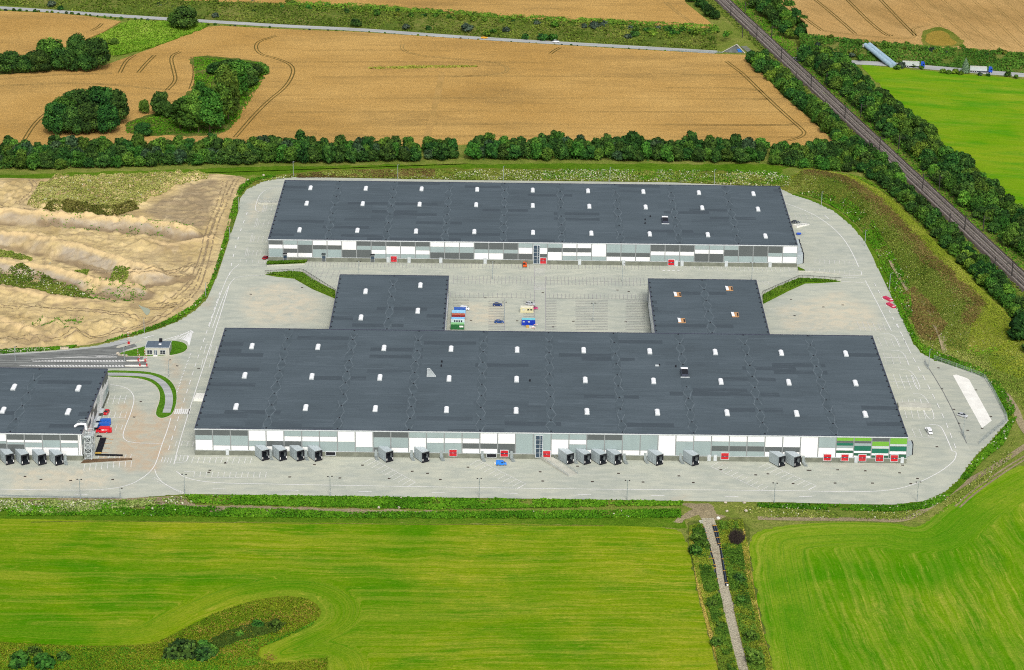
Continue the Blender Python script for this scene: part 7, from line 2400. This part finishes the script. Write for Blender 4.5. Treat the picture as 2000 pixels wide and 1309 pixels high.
ground_cover('mound_brown_docks', [(1758, 575), (1785, 565), (1830, 610), (1850, 650), (1825, 672), (1798, 662), (1780, 625)], 10000, .5, .5, BROWN, 11, zf=mz, thr=.1)
ground_cover('mound_foot_plants', [(1560, 378), (1600, 390), (1640, 412), (1680, 445), (1708, 490), (1735, 545), (1764, 600), (1785, 645), (1776, 560), (1740, 500), (1700, 440), (1650, 400), (1590, 378)], 10000, .6, .8, LUSH, 13, zf=mz, flowers=.04, thr=.38)
L = np.array(W([(1742, 508), (1758, 535), (1778, 565), (1806, 600), (1830, 640), (1852, 690)], 1.5)); L = resample(L, 60); L[:, 2] = mz(L[:, :2]) + .12
mb = MB(); ribbon(mb, L, 3.6); mb.build('bare_path', M['soil'])['kind'] = 'structure'
# shade loving growth that closes the belt between its trees
for k, (nm, px, dm, lim) in enumerate(BELT):
    ground_cover('belt_undergrowth', px, (17000, 1500, 10000)[k], .8, 5.2, DARKG, 60 + k, thr=.05)
ground_cover('thicket_undergrowth', [(1508, 322), (1560, 330), (1620, 335), (1680, 338), (1735, 368), (1745, 340), (1690, 296), (1650, 290), (1600, 292), (1510, 294)], 7000, .8, 3.6, MIDG, 64, thr=.1)
for k, (line, wd) in enumerate(((NEAR, 11), (NEAR2, 11), (FARS, 23))):
    A_, B_ = ribbon_pts(resample(np.array(W(line)), 60), wd)
    ground_cover('trackside_undergrowth', None, (6000, 6000, 16000)[k], .8, 4.0, MIDG, 66 + k, thr=.1, world=[tuple(q) for q in A_] + [tuple(q) for q in B_[::-1]])
# green streak of weeds in the wheat
ground_cover('wheat_weeds', [(720, 134), (800, 131), (930, 130), (935, 133), (800, 136), (720, 137)], 800, .9, .25, [(.14, .17, .02), (.22, .25, .03), (.34, .30, .07)], 70, zf=lambda Q: np.full(len(Q), WH), thr=.35)
ground_cover('strip_grass', [(178, 80), (232, 50), (262, 42), (330, 45), (405, 48), (398, 58), (350, 76), (300, 94), (222, 112), (212, 100)], 9000, .8, .5, [(.05, .14, .008), (.09, .21, .012), (.15, .27, .02), (.24, .33, .05)], 71, zf=lambda Q: np.full(len(Q), WH + .1), thr=.3)

# behind the far hall
ground_cover('bank_weeds', [(470, 362), (560, 343), (680, 334), (830, 332), (1100, 334), (1450, 340), (1545, 350), (1540, 366), (1300, 356), (900, 352), (580, 345)], 17000, .55, .7, WEED, 14, flowers=.16, thr=.36)
ground_cover('bank_brown_docks', [(560, 343), (680, 333), (850, 331), (850, 347), (700, 347), (560, 348)], 7000, .5, .7, BROWN, 15, thr=.42)
ground_cover('bank_weeds', [(1060, 331), (1500, 334), (1560, 350), (1540, 362), (1300, 353), (1060, 350)], 8000, .5, .7, LUSH, 16, flowers=.2, thr=.45)
# strip between sand and yard
ground_cover('verge_plants', [(540, 346), (498, 354), (478, 370), (466, 390), (465, 412), (447, 462), (434, 505), (418, 550), (402, 582), (380, 604), (345, 628), (300, 645), (240, 661), (200, 670), (215, 664), (285, 643), (335, 622), (372, 600), (398, 575), (412, 548), (428, 500), (444, 440), (455, 395), (468, 365), (490, 350), (530, 343)], 13000, .62, .85, LUSH, 17, thr=.28, flowers=.05)
ground_cover('flowering_weeds', [(-40, 688), (0, 684), (90, 680), (152, 675), (140, 681), (90, 685), (0, 692), (-40, 696)], 4000, .6, .7, LUSH, 18, thr=.2, flowers=.2)
# weeds on the excavated ground
sz = lambda Q: sand_h(Q, dist_line(Q, SAND, True)[0])
ground_cover('plateau_weeds', None, 26000, .6, .6, [(.10, .13, .02), (.20, .22, .045), (.30, .31, .08), (.40, .38, .15)], 19, zf=sz, world=PLAT, thr=.22, flowers=.015)
ground_cover('plateau_edge_shrubs', [(84, 412), (104, 402), (170, 412), (222, 414), (262, 402), (272, 410), (230, 423), (170, 424), (110, 420)], 6000, .7, 1.4, [(.03, .05, .008), (.07, .09, .015), (.14, .13, .03), (.22, .2, .06)], 20, zf=sz, thr=.3)
ground_cover('sand_weeds', [(-20, 535), (40, 530), (90, 545), (140, 562), (175, 578), (180, 588), (120, 584), (60, 572), (-20, 560)], 7000, .6, .8, OLIVE, 21, zf=sz, thr=.38, flowers=.05)
ground_cover('sand_weeds', [(-20, 490), (20, 494), (64, 508), (60, 512), (-20, 502)], 1500, .6, .8, WEED, 22, zf=sz, thr=.2)
ground_cover('sand_weeds', [(145, 530), (175, 530), (170, 540), (150, 540)], 500, .6, .8, WEED, 23, zf=sz, thr=.2); ground_cover('sand_weeds', [(212, 548), (225, 534), (255, 540), (250, 552), (228, 556)], 1000, .6, .8, WEED, 24, zf=sz, thr=.2)
ground_cover('sand_weeds', [(80, 418), (380, 440), (380, 470), (250, 462), (80, 440)], 1100, .5, .5, LUSH, 25, zf=sz, thr=.60, clump=.35)
ground_cover('sand_weeds', [(60, 560), (290, 560), (280, 592), (180, 592)], 900, .5, .5, LUSH, 26, zf=sz, thr=.60, clump=.35)
ground_cover('sand_weeds', [(60, 640), (90, 625), (165, 620), (150, 650)], 500, .5, .5, LUSH, 27, zf=sz, thr=.58, clump=.35)
# road banks
def bz(px_lo, px_hi):
    a, b = np.array(W(px_lo, 0)), np.array(W(px_hi, HB + .3))
    def fn(Q):
        da, db = dist_line(Q, a)[0], dist_line(Q, b)[0]
        return (HB + .3) * smooth(0, 1, da / (da + db + 1e-6))
    return fn
b1, b2 = bz(BANK_LO, BANK_HI), bz(BANK2_LO, BANK2_HI)
wl1 = W(BANK_LO, 0) + W(BANK_HI[::-1], HB); wl2 = W(BANK2_LO, 0) + W(BANK2_HI[::-1], HB)
ground_cover('bank_weeds', None, 26000, .9, .8, OLIVE, 28, zf=b1, world=wl1, thr=.36)
ground_cover('bank_weeds', None, 14000, .9, .8, MIDG, 29, zf=b2, world=wl2, thr=.36)
ground_cover('bank_scrub', [(560, 16), (700, 25), (1000, 46), (1400, 68), (1405, 80), (1200, 66), (1000, 56), (800, 42), (560, 28)], 12000, .9, 1.3, BRIGHT, 30, zf=b1, thr=.42)
ground_cover('hollow_grass', [(380, 114), (500, 124), (522, 132), (510, 165), (470, 232), (440, 262), (300, 266), (245, 262), (250, 244), (330, 220), (380, 180)], 9000, .7, .6, LUSH, 31, zf=lambda Q: np.full(len(Q), WH + .1), thr=.4)
# railway verges
for k, (o0, o1) in enumerate(((-RWID / 2 - 5, -RWID / 2 + .4), (RWID / 2 - .4, RWID / 2 + 10))):
    pol = [rail_pt(20, o0), rail_pt(RLEN - 20, o0), rail_pt(RLEN - 20, o1), rail_pt(20, o1)]
    ground_cover('railway_verge', None, 22000, .8, .9, LUSH if k else OLIVE, 32 + k, world=pol, thr=.3)
ground_cover('track_weeds', None, 3500, .45, .3, OLIVE, 36, world=[rail_pt(20, .2), rail_pt(RLEN, .2), rail_pt(RLEN, 1.6), rail_pt(20, 1.6)], zf=lambda Q: np.full(len(Q), RZ), thr=.45)
# foreground hollow and track verges
pz = lambda Q: smooth(0, 6, dist_line(Q, POND, True)[0]) * (.35 + .9 * fbm(Q[:, 0] * .22, Q[:, 1] * .22, 2))
PV = [(p_[0], p_[1]) for p_ in POND if -60 < p_[0] < 80] 
VIS = W([(-20, 1309 - 55), (120, 1262), (220, 1264), (300, 1259), (420, 1199), (500, 1173), (560, 1166), (600, 1170), (628, 1194), (616, 1214), (560, 1242), (505, 1266), (502, 1282), (530, 1298), (640, 1286), (640, 1340), (-20, 1340)])
ground_cover('reeds', None, 52000, .40, .6, REED, 40, zf=pz, world=VIS, thr=.12)
ground_cover('reed_gold', None, 16000, .32, .6, [(.08, .125, .006), (.14, .17, .010), (.21, .21, .02), (.29, .25, .04)], 46, zf=pz, world=VIS, thr=.25)
ground_cover('reed_edge', [(300, 1262), (420, 1208), (500, 1180), (590, 1174), (622, 1190), (600, 1216), (540, 1244), (500, 1262), (560, 1300), (640, 1292), (640, 1309), (450, 1300)], 2500, .4, .7, [(.12, .10, .015), (.22, .16, .03), (.30, .21, .05)], 41, zf=pz, thr=.5)
ground_cover('hollow_shade_plants', [(400, 1262), (440, 1240), (500, 1222), (560, 1224), (540, 1240), (470, 1258), (430, 1272)], 7000, .45, 1.0, [(.02, .04, .006), (.05, .09, .012), (.09, .12, .02)], 42, zf=pz, thr=.3)
ground_cover('track_verge_plants', [(1346, 1030), (1370, 1022), (1392, 1100), (1410, 1180), (1430, 1265), (1442, 1309), (1460, 1400), (1420, 1400), (1392, 1240), (1366, 1150), (1346, 1062)], 26000, .42, .8, [(.04, .08, .008), (.09, .15, .015), (.15, .22, .016), (.27, .29, .035)], 43, thr=.28)
ground_cover('track_verge_plants', [(1400, 1020), (1450, 1016), (1460, 1064), (1470, 1150), (1488, 1235), (1510, 1309), (1530, 1400), (1490, 1400), (1462, 1309), (1440, 1220), (1420, 1130), (1408, 1070)], 26000, .42, .8, [(.04, .08, .008), (.10, .14, .015), (.17, .225, .016), (.31, .31, .04)], 44, thr=.28)
ground_cover('hollow_lush', [(420, 1290), (440, 1262), (500, 1250), (580, 1232), (616, 1214), (610, 1222), (560, 1246), (506, 1266), (500, 1284), (520, 1298), (440, 1318), (300, 1318), (280, 1296)], 8000, .4, .6, LUSH, 94, zf=pz, thr=.38, clump=.09)
ground_cover('hollow_lush', [(-20, 1270), (120, 1266), (250, 1268), (300, 1290), (280, 1330), (-20, 1330)], 7000, .4, .6, LUSH, 95, zf=pz, thr=.42, clump=.09)
ground_cover('slope_weeds', [(1786, 660), (1800, 672), (1840, 694), (1880, 700), (1925, 735), (1942, 752), (1985, 780), (2030, 850), (2060, 800), (2030, 700), (2000, 650), (1960, 690), (1900, 690)], 16000, .45, .5, WEED, 92, thr=.25)
ground_cover('slope_weeds', [(1985, 640), (2000, 640), (2030, 720), (1990, 740), (1940, 720), (1930, 700)], 7000, .5, .5, YEL, 93, thr=.25)
for k, (nm, pol) in enumerate((('left', [(1346, 1040), (1352, 1036), (1374, 1140), (1396, 1235), (1420, 1325), (1410, 1325), (1384, 1240), (1362, 1150)]), ('right', [(1452, 1030), (1460, 1064), (1472, 1150), (1490, 1235), (1512, 1318), (1496, 1318), (1476, 1240), (1460, 1160), (1448, 1080)]))):
    ground_cover('dry_verge_grass', pol, 9000, .4, .5, [(.14, .14, .015), (.24, .21, .03), (.36, .29, .06), (.45, .36, .10)], 80 + k, thr=.18)
for k, pol in enumerate(([(1352, 1040), (1372, 1026), (1394, 1110), (1412, 1190), (1432, 1280), (1440, 1318), (1424, 1318), (1396, 1235), (1372, 1140)], [(1404, 1024), (1440, 1020), (1450, 1080), (1464, 1170), (1486, 1260), (1496, 1318), (1466, 1318), (1444, 1230), (1424, 1140), (1412, 1080)])):
    ground_cover('verge_scrub', pol, 11000, .5, 1.5, [(.012, .035, .005), (.03, .08, .009), (.07, .15, .014), (.13, .22, .025)], 84 + k, thr=.50, clump=.16)
for k, pol in enumerate(([(521, 519), (523, 514), (600, 511.5), (594, 515)], [(520, 537), (570, 533), (590, 535), (610, 549), (654, 572), (654, 583), (610, 564), (575, 545), (540, 540)], [(1490, 579), (1520, 563), (1560, 546.5), (1600, 548), (1640, 551), (1572, 554), (1540, 568), (1492, 593)])):
    ground_cover('bank_grass_tufts', pol, 3500, .5, .45, [(.02, .06, .004), (.04, .11, .006), (.08, .17, .01), (.14, .2, .03)], 88 + k, thr=.1, zf=lambda Q: np.full(len(Q), .75))
print('trees', nb, 'objects', len(bpy.data.objects))
